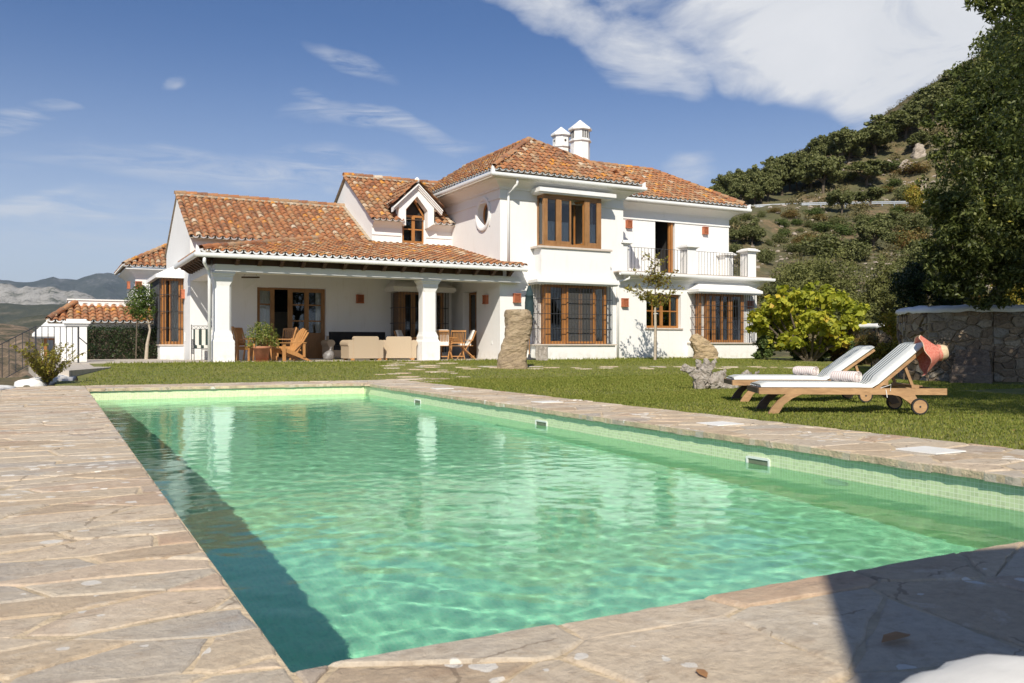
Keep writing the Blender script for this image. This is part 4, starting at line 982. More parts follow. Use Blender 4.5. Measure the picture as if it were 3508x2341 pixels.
fr = MB(); z0, z1, yf = .817, 2.66, 25.0
for a, b in ((21.62, 21.74), (21.88, 22.02), (22.30, 22.40), (22.66, 22.74), (22.78, 22.86), (23.30, 23.44)): fr.box(a, b, yf, yf + .08, z0 + .10, z1 - .09)
fr.box(21.62, 23.44, yf - .002, yf + .082, z1 - .09, z1); fr.box(21.62, 23.44, yf - .002, yf + .082, z0, z0 + .10)
fr.box(21.62, 21.70, yf + .082, 25.346, z0, z1 - .002); fr.box(21.32, 21.40, 25.08, 25.346, z0, z1 - .003); fr.box(21.40, 21.62, 25.1, 25.16, z1 - .1, z1 - .004)
o = fr.build('barred_bay_window', M['wood'], villa)
pane(21.74, 23.30, z0 + .1, z1 - .09, yf + .04, o); curtain(21.42, 21.60, z0, z1 - .1, 25.2, o)
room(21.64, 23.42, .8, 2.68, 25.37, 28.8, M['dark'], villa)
m = MB(); m.box(22.0, 23.0, 25.5, 25.9, .8, 1.75); m.build('radiator_cover', M['cream'], villa)
g = MB(); grille(g, 21.10, 23.96, .817, 2.70, 24.84, 24, [1.30, 1.75, 2.2])
for xs_ in (21.10, 23.96):
    for k in range(1, 5): g.tube([(xs_, 24.84 + k * .1, .817), (xs_, 24.84 + k * .1, 2.7)], .0095, 5)
    for h in (1.30, 1.75, 2.2): g.box(xs_ - .012, xs_ + .012, 24.854, 25.35, h - .009, h + .009)
g.build('window_grille', M['iron'], o)

# --- balcony
cor = [(.006, -.50), (.03, -.50), (.03, -.45), (.006, -.45), (.006, -.28), (.05, -.28), (.05, -.24), (.10, -.24), (.10, -.20), (.15, -.16), (.15, -.12), (.24, -.08), (.24, -.04), (.32, -.03), (.32, .0), (.006, .0)]
m = MB(); m.sweep(cor, [(18.03, 25.352), (24.44, 25.352), (24.44, 28)], 3.30); m.build('cornice', M['white'], villa)
m = MB(); m.box(17.60, 24.88, 24.99, 27.198, 3.312, 3.362); m.build('balcony_floor', M['sill'], villa)
def pillar(x, y, w=.42, z0=3.364, z1=4.34, name='balcony_pillar'):
    m = MB(); h = w / 2; m.box(x - h, x + h, y - h, y + h, z0, z1)
    for k, (o_, a, b) in enumerate(((.03, 0, .03), (.06, .03, .05), (.11, .05, .10), (.06, .10, .135), (.0, .135, .17))): m.box(x - h - o_, x + h + o_, y - h - o_, y + h + o_, z1 + a + .0005, z1 + b)
    return m.build(name, M['white'], villa)
pillar(21.13, 25.50); pillar(24.14, 25.50); pillar(24.30, 26.96, .40); pillar(18.19, 25.56, .30)
def rail(a, b, n, z0=3.40, z1=4.26):
    m = MB(); a = Vector(a); b = Vector(b)
    m.bar((a.x, a.y, z1), (b.x, b.y, z1), .03, .012); m.bar((a.x, a.y, z0), (b.x, b.y, z0), .03, .012)
    for i in range(n + 1): p = a.lerp(b, i / n); m.tube([(p.x, p.y, z0), (p.x, p.y, z1)], .0085, 5)
    return m.build('balcony_railing', M['iron'], villa)
rail((18.22, 25.32), (20.91, 25.32), 18); rail((21.35, 25.32), (23.92, 25.32), 18); rail((24.3, 25.72), (24.3, 26.75), 8)
fr = MB(); frame(fr, 20.89, 21.85, 3.37, 5.755, 27.42, .07, .07); fr.box(21.70, 21.80, 27.25, 27.30, 3.38, 5.66); fr.box(21.64, 21.69, 27.30, 27.38, 3.40, 5.62)
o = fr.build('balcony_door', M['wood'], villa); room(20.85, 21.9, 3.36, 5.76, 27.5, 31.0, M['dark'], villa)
m = MB(); m.prism([(-.5, 0), (.5, 0), (.5, .45), (.42, .68), (.2, .82), (0, .86), (-.2, .82), (-.42, .68), (-.5, .45)], lambda p, t: (21.7 + p[0], 28.2 + t, 3.4 + p[1]), 0, .08); m.build('bed_headboard', M['cushion'], villa)

# --- porch back wall: folding doors, barred bay, side door
fr = MB(); z0, z1, yf = .262, 2.665, 29.44
frame(fr, 5.965, 8.295, z0, z1, yf, .055, .07, [6.52, 7.06], [], .09); frame(fr, 7.10, 7.66, z0 + .056, z1 - .056, yf - .004, .075, .06, [], [1.12, 1.55, 2.1]); frame(fr, 7.66, 8.24, z0 + .056, z1 - .056, yf - .004, .075, .06, [], [1.12, 1.55, 2.1])
frame(fr, 6.02, 6.48, z0 + .056, z1 - .056, yf - .004, .055, .06, [], [1.12, 2.1]); fr.box(6.08, 6.42, yf + .01, yf + .04, z0 + .1, 1.1); fr.box(7.18, 7.58, yf + .01, yf + .04, z0 + .12, 1.1); fr.box(7.74, 8.16, yf + .01, yf + .04, z0 + .12, 1.1)
o = fr.build('folding_doors', M['woodw'], villa); pane(6.08, 6.42, 1.1, 2.6, yf + .05, o); pane(7.18, 7.58, 1.1, 2.55, yf + .05, o); pane(7.74, 8.16, 1.1, 2.55, yf + .05, o)
curtain(6.06, 6.45, .4, 2.6, yf + .12, o); curtain(8.0, 8.22, .4, 2.6, yf + .12, o)
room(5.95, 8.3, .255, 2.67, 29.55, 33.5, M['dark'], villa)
m = MB(); wall(m, 6.9, 8.0, .9, 2.0, 33.45, []); 
m.build('far_window', M['cream'], villa)
m = MB(); m.box(10.60, 12.62, 28.50, 29.298, .25, .45); m.build('bay_plinth', M['white'], villa)
canopy(10.42, 12.80, 28.32, 29.3, 2.66, .12, .40, villa, inset=.4)
fr = MB(); z0, z1, yf = .452, 2.60, 28.68
for a, b in ((10.78, 10.98), (11.20, 11.36), (11.62, 11.72), (12.0, 12.14), (12.34, 12.46)): fr.box(a, b, yf, yf + .07, z0 + .1, z1 - .08)
fr.box(10.78, 12.46, yf - .002, yf + .072, z1 - .08, z1); fr.box(10.78, 12.46, yf - .002, yf + .072, z0, z0 + .1); fr.box(10.78, 10.85, yf + .072, 29.298, z0, z1); fr.box(12.39, 12.46, yf + .072, 29.298, z0, z1)
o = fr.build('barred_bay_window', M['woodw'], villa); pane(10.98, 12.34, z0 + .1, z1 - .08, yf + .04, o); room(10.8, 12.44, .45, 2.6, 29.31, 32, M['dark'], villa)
g = MB(); grille(g, 10.64, 12.58, .46, 2.60, 28.52, 17, [.95, 1.5, 2.05])
for k in range(1, 7): g.tube([(10.64, 28.52 + k * .11, .46), (10.64, 28.52 + k * .11, 2.6)], .0095, 5); g.tube([(12.58, 28.52 + k * .11, .46), (12.58, 28.52 + k * .11, 2.6)], .0095, 5)
for h in (.95, 1.5, 2.05): g.box(10.628, 10.652, 28.534, 29.3, h - .009, h + .009); g.box(12.568, 12.592, 28.534, 29.3, h - .009, h + .009)
g.build('window_grille', M['iron'], o)
T = LEFTW(13.05, 34.0); fr = MB(T); frame(fr, 5.72, 6.83, .26, 2.61, .24, .08, .055, [6.27], []); fr.box(5.8, 6.25, .262, .29, .34, 1.2); fr.box(6.29, 6.75, .262, .29, .34, 1.2)
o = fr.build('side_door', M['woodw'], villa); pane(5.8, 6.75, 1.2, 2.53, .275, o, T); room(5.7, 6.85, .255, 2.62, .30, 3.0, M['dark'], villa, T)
m = MB(LEFTW(13.05, 26.0)); m.box(0, .08, -.012, 0, .75, .87, .01); m.build('socket_cover', M['plastic'], villa)

# --- oval window in the tower side wall
T = LEFTW(13.05, 26.60)
def ell(rx, rz, y, n=36): return [(rx * math.cos(2 * math.pi * k / n), y, 5.24 + rz * math.sin(2 * math.pi * k / n)) for k in range(n)]
def loftr(L, name, mat, cap=False, parent=None):
    m = MB(T); n = len(L[0]); V = sum(L, []); F = [(i * n + k, i * n + (k + 1) % n, (i + 1) * n + (k + 1) % n, (i + 1) * n + k) for i in range(len(L) - 1) for k in range(n)]
    if cap: F.append(tuple(range((len(L) - 1) * n, len(L) * n)))
    m.add(V, F); return m.build(name, mat, parent or villa, False)
def sqr(y, h=.5, n=36):
    P = []
    for k in range(n): c_, s__ = math.cos(2 * math.pi * k / n), math.sin(2 * math.pi * k / n); q = h / max(abs(c_), abs(s__)); P.append((q * c_, y, 5.24 + q * s__))
    return P
loftr([sqr(0), ell(.42, .44, 0), ell(.42, .44, .26)], 'oval_reveal', M['white'])
loftr([ell(.57, .59, .002), ell(.57, .59, -.05), ell(.54, .56, -.065), ell(.47, .49, -.06), ell(.44, .46, -.04), ell(.421, .441, -.02), ell(.421, .441, .01)], 'oval_surround', M['white'])
o = loftr([ell(.42, .44, .24), ell(.42, .44, .19), ell(.33, .35, .19), ell(.33, .35, .24)], 'oval_window', M['wood'])
m = MB(T); m.add(ell(.335, .355, .22), [tuple(range(36))]); m.build('pane', M['screen'], o)
m = MB(T); m.box(-.02, .02, .195, .215, 4.9, 5.58); m.build('glazing_bar', M['wood'], o)

# --- dormer with pediment
m = MB(); DX = 11.56; yf = 28.98
def ped(p, t): return (p[0], yf + t, p[1])
m.prism([(DX - .70, 5.18), (DX - .43, 5.02), (DX - .43, 5.60), (DX, 6.10), (DX + .41, 5.60), (DX + .41, 4.98), (DX + .66, 5.14), (DX + .66, 5.78), (DX, 6.42), (DX - .70, 5.74)], ped, .02, .33)
m.build('dormer_wall', M['white'], villa)
m = MB()
for s_ in (-1, 1):
    for (o_, w_, q) in ((-.03, .06, -.04), (.03, .06, -.09), (.09, .05, -.14)):
        a = (DX + s_ * .95, 5.50 + o_); b = (DX, 6.40 + o_ * 1.0)
        m.prism([a, b, (b[0], b[1] + w_), (a[0] + 0, a[1] + w_)][::s_], ped, q if True else 0, .12)
m.lathe((DX, yf + .02, 6.58), [(.03, 0), (.085, .03), (.10, .09), (.08, .15), (.03, .20), (.0, .21)], 12)
m.build('pediment', M['white'], villa)
fr = MB(); wx0, wx1, wz0 = 11.10, 11.98, 4.44; yw = 29.36
fr.box(wx0 + .0, wx0 + .08, yw, yw + .06, wz0, 5.42); fr.box(wx1 - .08, wx1, yw, yw + .06, wz0, 5.42); fr.box(wx0 + .08, wx1 - .08, yw + .002, yw + .058, wz0, wz0 + .08); fr.box(wx0 + .08, wx1 - .08, yw + .002, yw + .058, 5.38, 5.46)
fr.box(11.49, 11.61, yw - .004, yw + .06, wz0 + .08, 5.38); fr.box(wx0 + .08, wx1 - .08, yw + .006, yw + .05, 4.92, 4.965)
fr.bar((wx0 + .02, yw + .03, 5.44), (DX - .0, yw + .03, 6.05), .06, .06, up=(0, 0, 1)); fr.bar((DX, yw + .03, 6.05), (wx1 - .02, yw + .03, 5.44), .056, .06, up=(0, 0, 1))
o = fr.build('dormer_window', M['wood'], villa); pane(wx0 + .08, wx1 - .08, wz0 + .08, 5.4, yw + .03, o)
m = MB(); m.add([(wx0, yw + .12, wz0), (wx1, yw + .12, wz0), (wx1, yw + .12, 5.5), (DX, yw + .12, 6.1), (wx0, yw + .12, 5.5)], [(0, 1, 2, 3, 4)]); m.build('window_backing', M['dark'], o)
tiled('dormer_roof_tiles', (DX - .98, 28.92, 5.72), (0, 1, 0), (.98, 0, .93), 1.9, 1.32, lambda a, b: a < .55 + b * .95, pitch=.21, seed=31, eave=False)
tiled('dormer_roof_tiles', (DX + .98, 30.82, 5.72), (0, -1, 0), (-.98, 0, .93), 1.9, 1.32, lambda a, b: (1.9 - a) < .55 + b * .95, pitch=.21, seed=32, eave=False)
m = MB(); m.add([(DX - .96, 28.95, 5.70), (DX, 28.95, 6.62), (DX + .96, 28.95, 5.70), (DX - .96, 29.5, 5.70), (DX, 30.9, 6.62), (DX + .96, 29.5, 5.70)], [(0, 1, 4, 3), (1, 2, 5, 4)]); m.build('dormer_roof_deck', M['mortar'], villa)
rd = MB(); ridge_tiles(rd, (DX, 28.98, 6.62), (DX, 30.9, 6.62), .1, seed=33); rd.build('dormer_ridge_tiles', M['tile'], villa, True)

# --- chimneys
def chimney(x, y, r, z0, zn, zt, zc, slot):
    m = MB()
    def oc(rr, z): return [(x + rr * math.cos(R(22.5 + 45 * k)), y + rr * math.sin(R(22.5 + 45 * k)), z) for k in range(8)]
    L = [(r, z0), (r, zn), (r * 1.16, zn + .05), (r * 1.16, zn + .10), (r * 1.0, zn + .12), (r * .98, zt), (r * 1.22, zt + .03), (r * 1.22, zt + .10), (r * .98, zt + .16), (.02, zc)]
    V = sum([oc(*l) for l in L], []); m.add(V, [(8 * i + k, 8 * i + (k + 1) % 8, 8 * i + 8 + (k + 1) % 8, 8 * i + 8 + k) for i in range(len(L) - 1) for k in range(8)])
    o = m.build('chimney', M['white'], villa); m = MB(); rr = r * .925
    for k in range(8):
        a = R(45 * k); c = Vector((x + rr * math.cos(a), y + rr * math.sin(a), 0)); t = Vector((-math.sin(a), math.cos(a), 0)); nn = Vector((math.cos(a), math.sin(a), 0))
        if slot:
            if k in (4, 6): offs = (-.1, 0, .1)
            elif k in (5,): continue
            else: offs = (0,)
            for q in offs:
                p = c + t * q + nn * .006; h = .03; m.quad(p - t * h + Vector((0, 0, zn + .16)), p + t * h + Vector((0, 0, zn + .16)), p + t * h + Vector((0, 0, zt - .02)), p - t * h + Vector((0, 0, zt - .02)))
        elif k % 2 == 0 or k == 7:
            p = c + nn * .006; V = [p + t * (.05 * math.cos(R(30 * i))) + Vector((0, 0, (zn + zt) / 2 + .06 + .05 * math.sin(R(30 * i)))) for i in range(12)]; m.add(V, [tuple(range(12))])
    m.build('smoke_vents', M['dark'], o)
    return o
chimney(18.85, 29.5, .40, 7.4, 8.92, 9.40, 9.86, True)
chimney(18.62, 30.6, .36, 7.4, 8.88, 9.38, 9.80, False)
m = MB(); m.box(18.36, 18.44, 29.22, 29.45, 8.2, 8.6); m.build('meter_box', M['whitepaint'], villa)
m = MB(); m.lathe((6.55, 34.0, 5.4), [(.3, 0), (.3, .5), (.36, .52), (.02, .95)], 8); m.build('chimney', M['white'], villa)

# --- left barred bay with its dark shutter
m = MB(); m.box(3.11, 3.848, 30.92, 34.1, .15, .70); m.build('bay_plinth', M['white'], villa)
m = MB(); m.box(3.07, 3.846, 30.88, 34.14, .702, .745); m.build('window_sill', M['sill'], villa)
m = MB(); m.box(2.96, 3.846, 30.76, 34.26, 2.98, 3.10); m.add([(2.98, 30.78, 3.10), (3.846, 30.78, 3.10), (3.846, 34.24, 3.10), (2.98, 34.24, 3.10), (3.846, 31.2, 3.55), (3.846, 33.8, 3.55)], [(0, 1, 4), (3, 0, 4, 5), (2, 3, 5)]); m.build('canopy', M['white'], villa)
fr = MB(); z0, z1, yf = .747, 2.975, 30.98
for a, b in ((3.22, 3.30), (3.40, 3.46), (3.70, 3.84)): fr.box(a, b, yf, yf + .07, z0 + .1, z1 - .08)
fr.box(3.16, 3.84, yf - .002, yf + .072, z1 - .08, z1); fr.box(3.16, 3.84, yf - .002, yf + .072, z0, z0 + .1)
T = LEFTW(3.16, 34.0)
ob = fr.build('barred_bay_window', M['wood'], villa)
f2 = MB(T); frame(f2, 0, 3.0, z0, z1, 0, .09, .06, [.8, 1.5, 2.2, 2.7]); f2.build('side_frame', M['wood'], ob)
pane(3.46, 3.70, z0 + .1, z1 - .08, yf + .04, ob); curtain(3.44, 3.72, z0 + .1, z1 - .08, yf + .09, ob); pane(.09, 2.91, z0 + .09, z1 - .09, .03, ob, T)
m = MB(LEFTW(3.13, 34.1)); 
for k in range(4): m.box(0, 2.15, -.03, -.005, z0 + .02 + k * .555, z0 + .02 + (k + 1) * .555 - .012)
m.build('dark_shutter', M['shutter'], ob)
g = MB(); grille(g, 3.12, 3.846, .76, 2.97, 30.93, 7, [1.30, 1.86, 2.42]); g.build('window_grille', M['iron'], ob)
g = MB(LEFTW(3.12, 34.1)); grille(g, 0, 3.15, .76, 2.97, -.03, 24, [1.30, 1.86, 2.42]); g.build('window_grille', M['iron'], ob)
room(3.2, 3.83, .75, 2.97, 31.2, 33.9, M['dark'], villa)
m = MB(LEFTW(3.85, 30.55)); m.box(0, .05, -.03, 0, .85, 1.15, .01); m.build('switch_box', M['plastic'], villa)
# rear-left wing walls
m = MB(); m.box(2.95, 8.4, 38.75, 43.2, .1, 3.5); m.build('wall', M['white'], villa)
m = MB(); m.sweep([(.006, -.75), (.03, -.75), (.03, -.68), (.006, -.66), (.006, -.4), (.10, -.25), (.25, -.12), (.40, -.06), (.40, .0), (.006, .0)], [(2.95, 43.2), (2.95, 38.75), (8.4, 38.75)], 3.9); m.build('cornice', M['white'], villa)
m = MB(); m.box(4.4, 5.0, 38.6, 38.75, .1, 3.1); m.build('pilaster', M['white'], villa)

# ------------------------------------------------------------------ terrace under the porch
def terracemat():
    m, nt, b, o = newmat('pale_limestone_terrace'); p = geo(nt); br = nd(nt, 'ShaderNodeTexBrick', i_Scale=1.0)
    br.inputs['Color1'].default_value = (.50, .44, .37, 1); br.inputs['Color2'].default_value = (.42, .37, .31, 1); br.inputs['Mortar'].default_value = (.30, .26, .21, 1)
    br.inputs['Mortar Size'].default_value = .012; br.inputs['Brick Width'].default_value = .6; br.inputs['Row Height'].default_value = .4; lk(nt, p, br.inputs['Vector'])
    lk(nt, mixc(nt, mth(nt, 'MULTIPLY', nz(nt, p, 5, 6, .65), .5), br.outputs[0], (.56, .50, .43)), b.inputs['Base Color']); b.inputs['Roughness'].default_value = .75
    bump(nt, b, nz(nt, p, 20, 5, .6), .25, .01); return m
M['terrace'] = terracemat()
m = MB(); m.box(3.3, 13.2, 24.86, 29.5, -.1, .25); m.box(-.2, 3.298, 25.4, 40.0, -.1, .246); struct(m.build('terrace', M['terrace']))
rng = random.Random(8); m = MB()   # rough edging stones below the floor slab
x = 1.2
while x < 9.3:
    L = rng.uniform(.18, .5); yy = (24.80 if x > 3.25 else 25.36) + rng.uniform(-.03, .03); m.box(x, x + L - .02, yy, yy + .1, .02, .175 + rng.uniform(-.02, .02), .015, rnd=rng.random(), rnd2=rng.random()); x += L
tag(m.build('terrace_edging', M['stone']), 'row of rough edging stones under the front lip of the porch floor', 'edging')

# ------------------------------------------------------------------ sun loungers, towels, hat
ALG = 'teak sun loungers on the lawn beside the pool'
def lounger(loc, ang, back_deg, label):
    t = thing('sun_lounger', label, 'sun lounger', loc, ang, ALG); W = .72; L = 2.0; zr = .215; zt = .285; hx = 1.25
    for y in (.0, W - .035):
        m = MB(); m.box(.0, L, y, y + .035, zr, zt, .006); m.build('side_rail', M['teak'], t, local=True)
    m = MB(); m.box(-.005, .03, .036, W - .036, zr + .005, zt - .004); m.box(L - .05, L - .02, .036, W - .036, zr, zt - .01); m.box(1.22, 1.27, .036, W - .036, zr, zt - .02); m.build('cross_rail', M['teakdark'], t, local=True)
    m = MB()
    for i in range(15): x = .04 + i * .08; m.box(x, x + .06, .037, W - .037, zt - .016, zt - .002)
    m.build('slats', M['teak'], t, local=True)
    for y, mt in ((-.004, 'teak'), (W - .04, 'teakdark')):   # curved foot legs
        P = [(.46, zr), (.36, .17), (.27, .10), (.21, .0), (.10, .0), (.14, .07), (.20, .14), (.26, .19), (.29, zr)]
        m = MB(); m.prism(P, lambda p, q: (p[0], y + q, p[1]), 0, .042); m.build('front_leg', M[mt], t, local=True)
        P = [(1.42, zr), (1.50, .20), (1.60, .13), (1.66, .065), (1.74, .085), (1.70, .15), (1.66, zr)]
        m = MB(); m.prism(P, lambda p, q: (p[0], y + q, p[1]), 0, .042); m.build('rear_leg', M[mt], t, local=True)
        cy = y - .02 if y < .3 else y + .062
        m = MB(); n = 24
        def disc(r, a, b, nm, mt_, par):
            m = MB(); V = [(1.70 + r * math.cos(2 * math.pi * k / n), q, .09 + r * math.sin(2 * math.pi * k / n)) for q in (a, b) for k in range(n)]
            m.add(V, [tuple(range(n - 1, -1, -1)), tuple(range(n, 2 * n))] + [(k, (k + 1) % n, n + (k + 1) % n, n + k) for k in range(n)]); return m.build(nm, M[mt_], par, local=True)
        w = disc(.088, cy - .018, cy + .018, 'wheel', 'rubber', t); disc(.072, cy - .021, cy + .021, 'wheel_disc', 'teak', w); disc(.010, cy - .026, cy + .026, 'axle_bolt', 'iron', w)
    a = R(back_deg); c, s_ = math.cos(a), math.sin(a); Lb = .72
    bp = lambda d, h, y: (hx + d * c - h * s_, y, zt - .01 + d * s_ + h * c)
    m = MB()
    for y in (.05, W - .085):
        m.add([bp(0, -.03, y), bp(Lb, -.03, y), bp(Lb, .01, y), bp(0, .01, y), bp(0, -.03, y + .035), bp(Lb, -.03, y + .035), bp(Lb, .01, y + .035), bp(0, .01, y + .035)], [(0, 3, 2, 1), (4, 5, 6, 7), (0, 1, 5, 4), (1, 2, 6, 5), (2, 3, 7, 6), (3, 0, 4, 7)])
    for i in range(9):
        d = .03 + i * .078; y0, y1 = .086, W - .086
        m.add([bp(d, -.01, y0), bp(d + .055, -.01, y0), bp(d + .055, .006, y0), bp(d, .006, y0), bp(d, -.01, y1), bp(d + .055, -.01, y1), bp(d + .055, .006, y1), bp(d, .006, y1)], [(0, 3, 2, 1), (4, 5, 6, 7), (0, 1, 5, 4), (1, 2, 6, 5), (2, 3, 7, 6), (3, 0, 4, 7)])
    m.build('backrest', M['teak'], t, local=True)
    m = MB(); p = bp(.42, -.03, .1); q = (1.68, .1, .275); m.bar(p, q, .03, .03); p = bp(.42, -.03, W - .1); q = (1.68, W - .1, .275); m.bar(p, q, .03, .03); m.box(1.64, 1.72, .04, W - .04, .287, .32); m.build('backrest_prop', M['teak'], t, local=True)
    # mattress: cushion section swept along the seat then up the back
    path = [(.03, 0)] + [(.03 + 1.16 * i / 12, 0) for i in range(1, 13)] + [(1.22, 0)]
    pts = [(x, zt + .004) for x, _ in path]; nrm = [(0, 1)] * len(pts)
    for i in range(1, 12): d = Lb * 1.02 * i / 11; p = bp(d, .016, 0); pts.append((p[0], p[2])); nrm.append((-s_, c))
    V = []; F = []; A = []; th = .052; prof = []
    ny = 16
    for i, ((x, z), nn) in enumerate(zip(pts, nrm)):
        e = min(i, len(pts) - 1 - i); k = min(1, .55 + .45 * e)
        if 11 < i < 15: k = .62
        k *= 1 + .02 * n3(i * .5, 2.0)
        for j in range(ny + 1):
            y = .03 + (W - .06) * j / ny; ed = min(1, (min(j, ny - j)) / 1.6) ** .5; h = th * k * (.35 + .65 * ed) - .004 * (j in (0, 1, ny - 1, ny))
            V.append((x + nn[0] * h, y, z + nn[1] * h)); A.append(y)
        V.append((x, W - .03, z)); A.append(.6); V.append((x, .03, z)); A.append(.05)
    q = ny + 3
    for i in range(len(pts) - 1):
        for j in range(q): F.append((i * q + j, i * q + (j + 1) % q, (i + 1) * q + (j + 1) % q, (i + 1) * q + j))
    F += [tuple(range(q)), tuple(range(len(pts) * q - 1, (len(pts) - 1) * q - 1, -1))]
    m = MB(); m.add(V, F, sv=A); m.build('mattress', M['mattress'], t, True, local=True)
    m = MB(); p = Vector(bp(.05, -.03, .03)); m.tube([p, p + Vector((.05, -.03, -.02)), p + Vector((.06, -.035, -.10))], .005, 5); m.tube([p, p + Vector((.10, -.035, .04)), p + Vector((.09, -.04, -.03))], .004, 5); m.build('tie_cord', M['cushion'], t, local=True)
    return t
ANG = math.atan2(-.545, .839)
lounger((6.86, 7.08, -.015), ANG, 41, 'teak sun lounger nearest the pool, striped mattress, red hat on its raised back')
lounger((7.92, 8.66, -.01), ANG, 36, 'teak sun lounger farther from the pool, lower backrest, no hat, striped mattress')
def towel(root, ang, lx, ly, z, label, seed):
    o = Vector(root) + Vector((math.cos(ang) * lx - math.sin(ang) * ly, math.sin(ang) * lx + math.cos(ang) * ly, z))
    t = thing('rolled_towel', label, 'towel', o, ang, 'rolled towels lying on the loungers')
    ax = Vector((-.19, .205, 0)).normalized(); L = .31; up = Vector((0, 0, 1)); sd = ax.cross(up); m = MB(); n = 20; ns = 14; V = []; A = []
    for i in range(ns + 1):
        q = i / ns
        for k in range(n):
            a = 2 * math.pi * k / n; r = .068 * (1 + .05 * n3(q * 4, math.cos(a) * 2, seed)) * (1 - .10 * (abs(q - .5) * 2) ** 6)
            V.append(ax * (L * (q - .15)) + sd * (r * math.cos(a) * 1.08) + up * (.068 + r * math.sin(a) * .94)); A.append(q * L)
    m.add(V, [(i * n + k, i * n + (k + 1) % n, (i + 1) * n + (k + 1) % n, (i + 1) * n + k) for i in range(ns) for k in range(n)], sv=A)
    # spiral end
    V = []; A = []; turns = 3.4; N = 90
    for i in range(N + 1):
        a = 2 * math.pi * turns * i / N; r = .008 + .058 * i / N
        for (q, rr) in ((-.165, r - .0045), (-.185, r), (-.165, r + .0045)):
            V.append(ax * (L * q - .003) + sd * (rr * math.cos(a) * 1.05) + up * (.068 + rr * math.sin(a) * .94)); A.append(.012 if i % 12 else .001)
    m.add(V, [(3 * i + k, 3 * i + 3 + k, 3 * i + 4 + k, 3 * i + 1 + k) for i in range(N) for k in (0, 1)], sv=A)
    m.add([ax * (L * -.15) + sd * (.066 * math.cos(2 * math.pi * k / 16)) + up * (.068 + .062 * math.sin(2 * math.pi * k / 16)) for k in range(16)], [tuple(range(16))], sv=.012)
    m.build('towel_roll', M['towel'], t, True, local=True)
towel((6.86, 7.08, 0), ANG, 1.11, .30, .315, 'pink striped towel rolled up at the foot of the backrest of the nearer lounger', 1)
towel((7.92, 8.66, 0), ANG, 1.11, .30, .32, 'pink striped towel rolled up on the farther lounger without a hat', 2)
def hat():
    m_, nt, b, o = newmat('red_woven_straw'); p = objc(nt); a = attr(nt, 'sv')
    f = nz(nt, p, 60, 4, .7); c = mixc(nt, ramp(nt, f, [(.35, 0.0), (.7, 1.0)]), (.48, .095, .065), (.66, .30, .22))
    c = mixc(nt, mth(nt, 'GREATER_THAN', a, .965), c, (.66, .54, .38)); lk(nt, c, b.inputs['Base Color']); b.inputs['Roughness'].default_value = .8; bump(nt, b, f, .5, .004)
    straw = simple('pale_straw', (.56, .42, .27), .85, .2, 40, .4, 60, .003)
    org = Vector((6.86, 7.08, 0)) + Vector((math.cos(ANG) * 1.90 - math.sin(ANG) * .02, math.sin(ANG) * 1.90 + math.cos(ANG) * .02, .655))
    t = thing('sun_hat', 'wide brimmed red straw hat with pale crown hung on a lounger backrest', 'hat', org)
    nrm = Vector((.50, .66, .28)); rt = Vector((.8826, -.4701, 0)); nrm = (rt * .95 - Vector((.4701, .8826, 0)) * .12 + Vector((0, 0, .16))).normalized()
    x = nrm.cross(Vector((0, 0, 1))).normalized(); y = x.cross(nrm) * -1
    m = MB(); n = 48; V = []; A = []
    for i in range(11):
        r = .075 + (.200 - .075) * i / 10
        for k in range(n):
            a = 2 * math.pi * k / n; dz = -.17 * ((r - .075) / .125) ** .95 + .022 * math.sin(3 * a + .5) * (i / 10) + .012 * math.sin(7 * a) * (i / 10)
            V.append(x * (r * math.cos(a)) + y * (r * 1.12 * math.sin(a)) + nrm * dz); A.append(i / 10 if i < 10 else 1)
    m.add(V, [(i * n + k, i * n + (k + 1) % n, (i + 1) * n + (k + 1) % n, (i + 1) * n + k) for i in range(10) for k in range(n)], sv=A); m.build('brim', m_, t, True, local=True)
    m = MB(); V = []
    for i in range(8):
        q = i / 7; r = .078 * (1 - .35 * q ** 3) if i < 7 else .01; h = .105 * min(1, q * 1.1)
        for k in range(n): a = 2 * math.pi * k / n; V.append(x * (r * math.cos(a)) + y * (r * 1.1 * math.sin(a)) + nrm * h)
    m.add(V, [(i * n + k, i * n + (k + 1) % n, (i + 1) * n + (k + 1) % n, (i + 1) * n + k) for i in range(7) for k in range(n)]); m.build('crown', straw, t, True, local=True)
    m = MB(); V = []
    for h in (.0, .03):
        for k in range(n): a = 2 * math.pi * k / n; V.append(x * (.081 * math.cos(a)) + y * (.09 * math.sin(a)) + nrm * (h + .004 * math.sin(5 * a)))
    m.add(V, [(k, (k + 1) % n, n + (k + 1) % n, n + k) for k in range(n)]); m.build('hat_band', m_, t, True, local=True)
hat()

# ------------------------------------------------------------------ rocks, driftwood, stump
def rockmat(name, a, b_, c_, s=1.0):
    m, nt, b, o = newmat(name); p = objc(nt); f = nz(nt, p, 2.2 * s, 9, .7, .8, sc=(1, 1, 1.6)); g = nz(nt, p, 9 * s, 8, .7, 1.0, sc=(.7, .7, 2.4)); h = nz(nt, p, 40 * s, 4, .7)
    c = ramp(nt, f, [(.35, a), (.52, b_), (.70, c_)]); c = mixc(nt, ramp(nt, g, [(.33, .75), (.48, 0.0)]), c, tuple(x * .38 for x in a)); c = mixc(nt, ramp(nt, h, [(.55, 0.0), (.7, .4)]), c, tuple(min(1, x * 1.25) for x in c_))
    lk(nt, c, b.inputs['Base Color']); b.inputs['Roughness'].default_value = .95; bump(nt, b, mth(nt, 'ADD', g, mth(nt, 'MULTIPLY', h, .4)), .9, .05); return m
M['menhir'] = rockmat('ochre_sandstone', (.27, .20, .13), (.38, .285, .18), (.45, .36, .25))
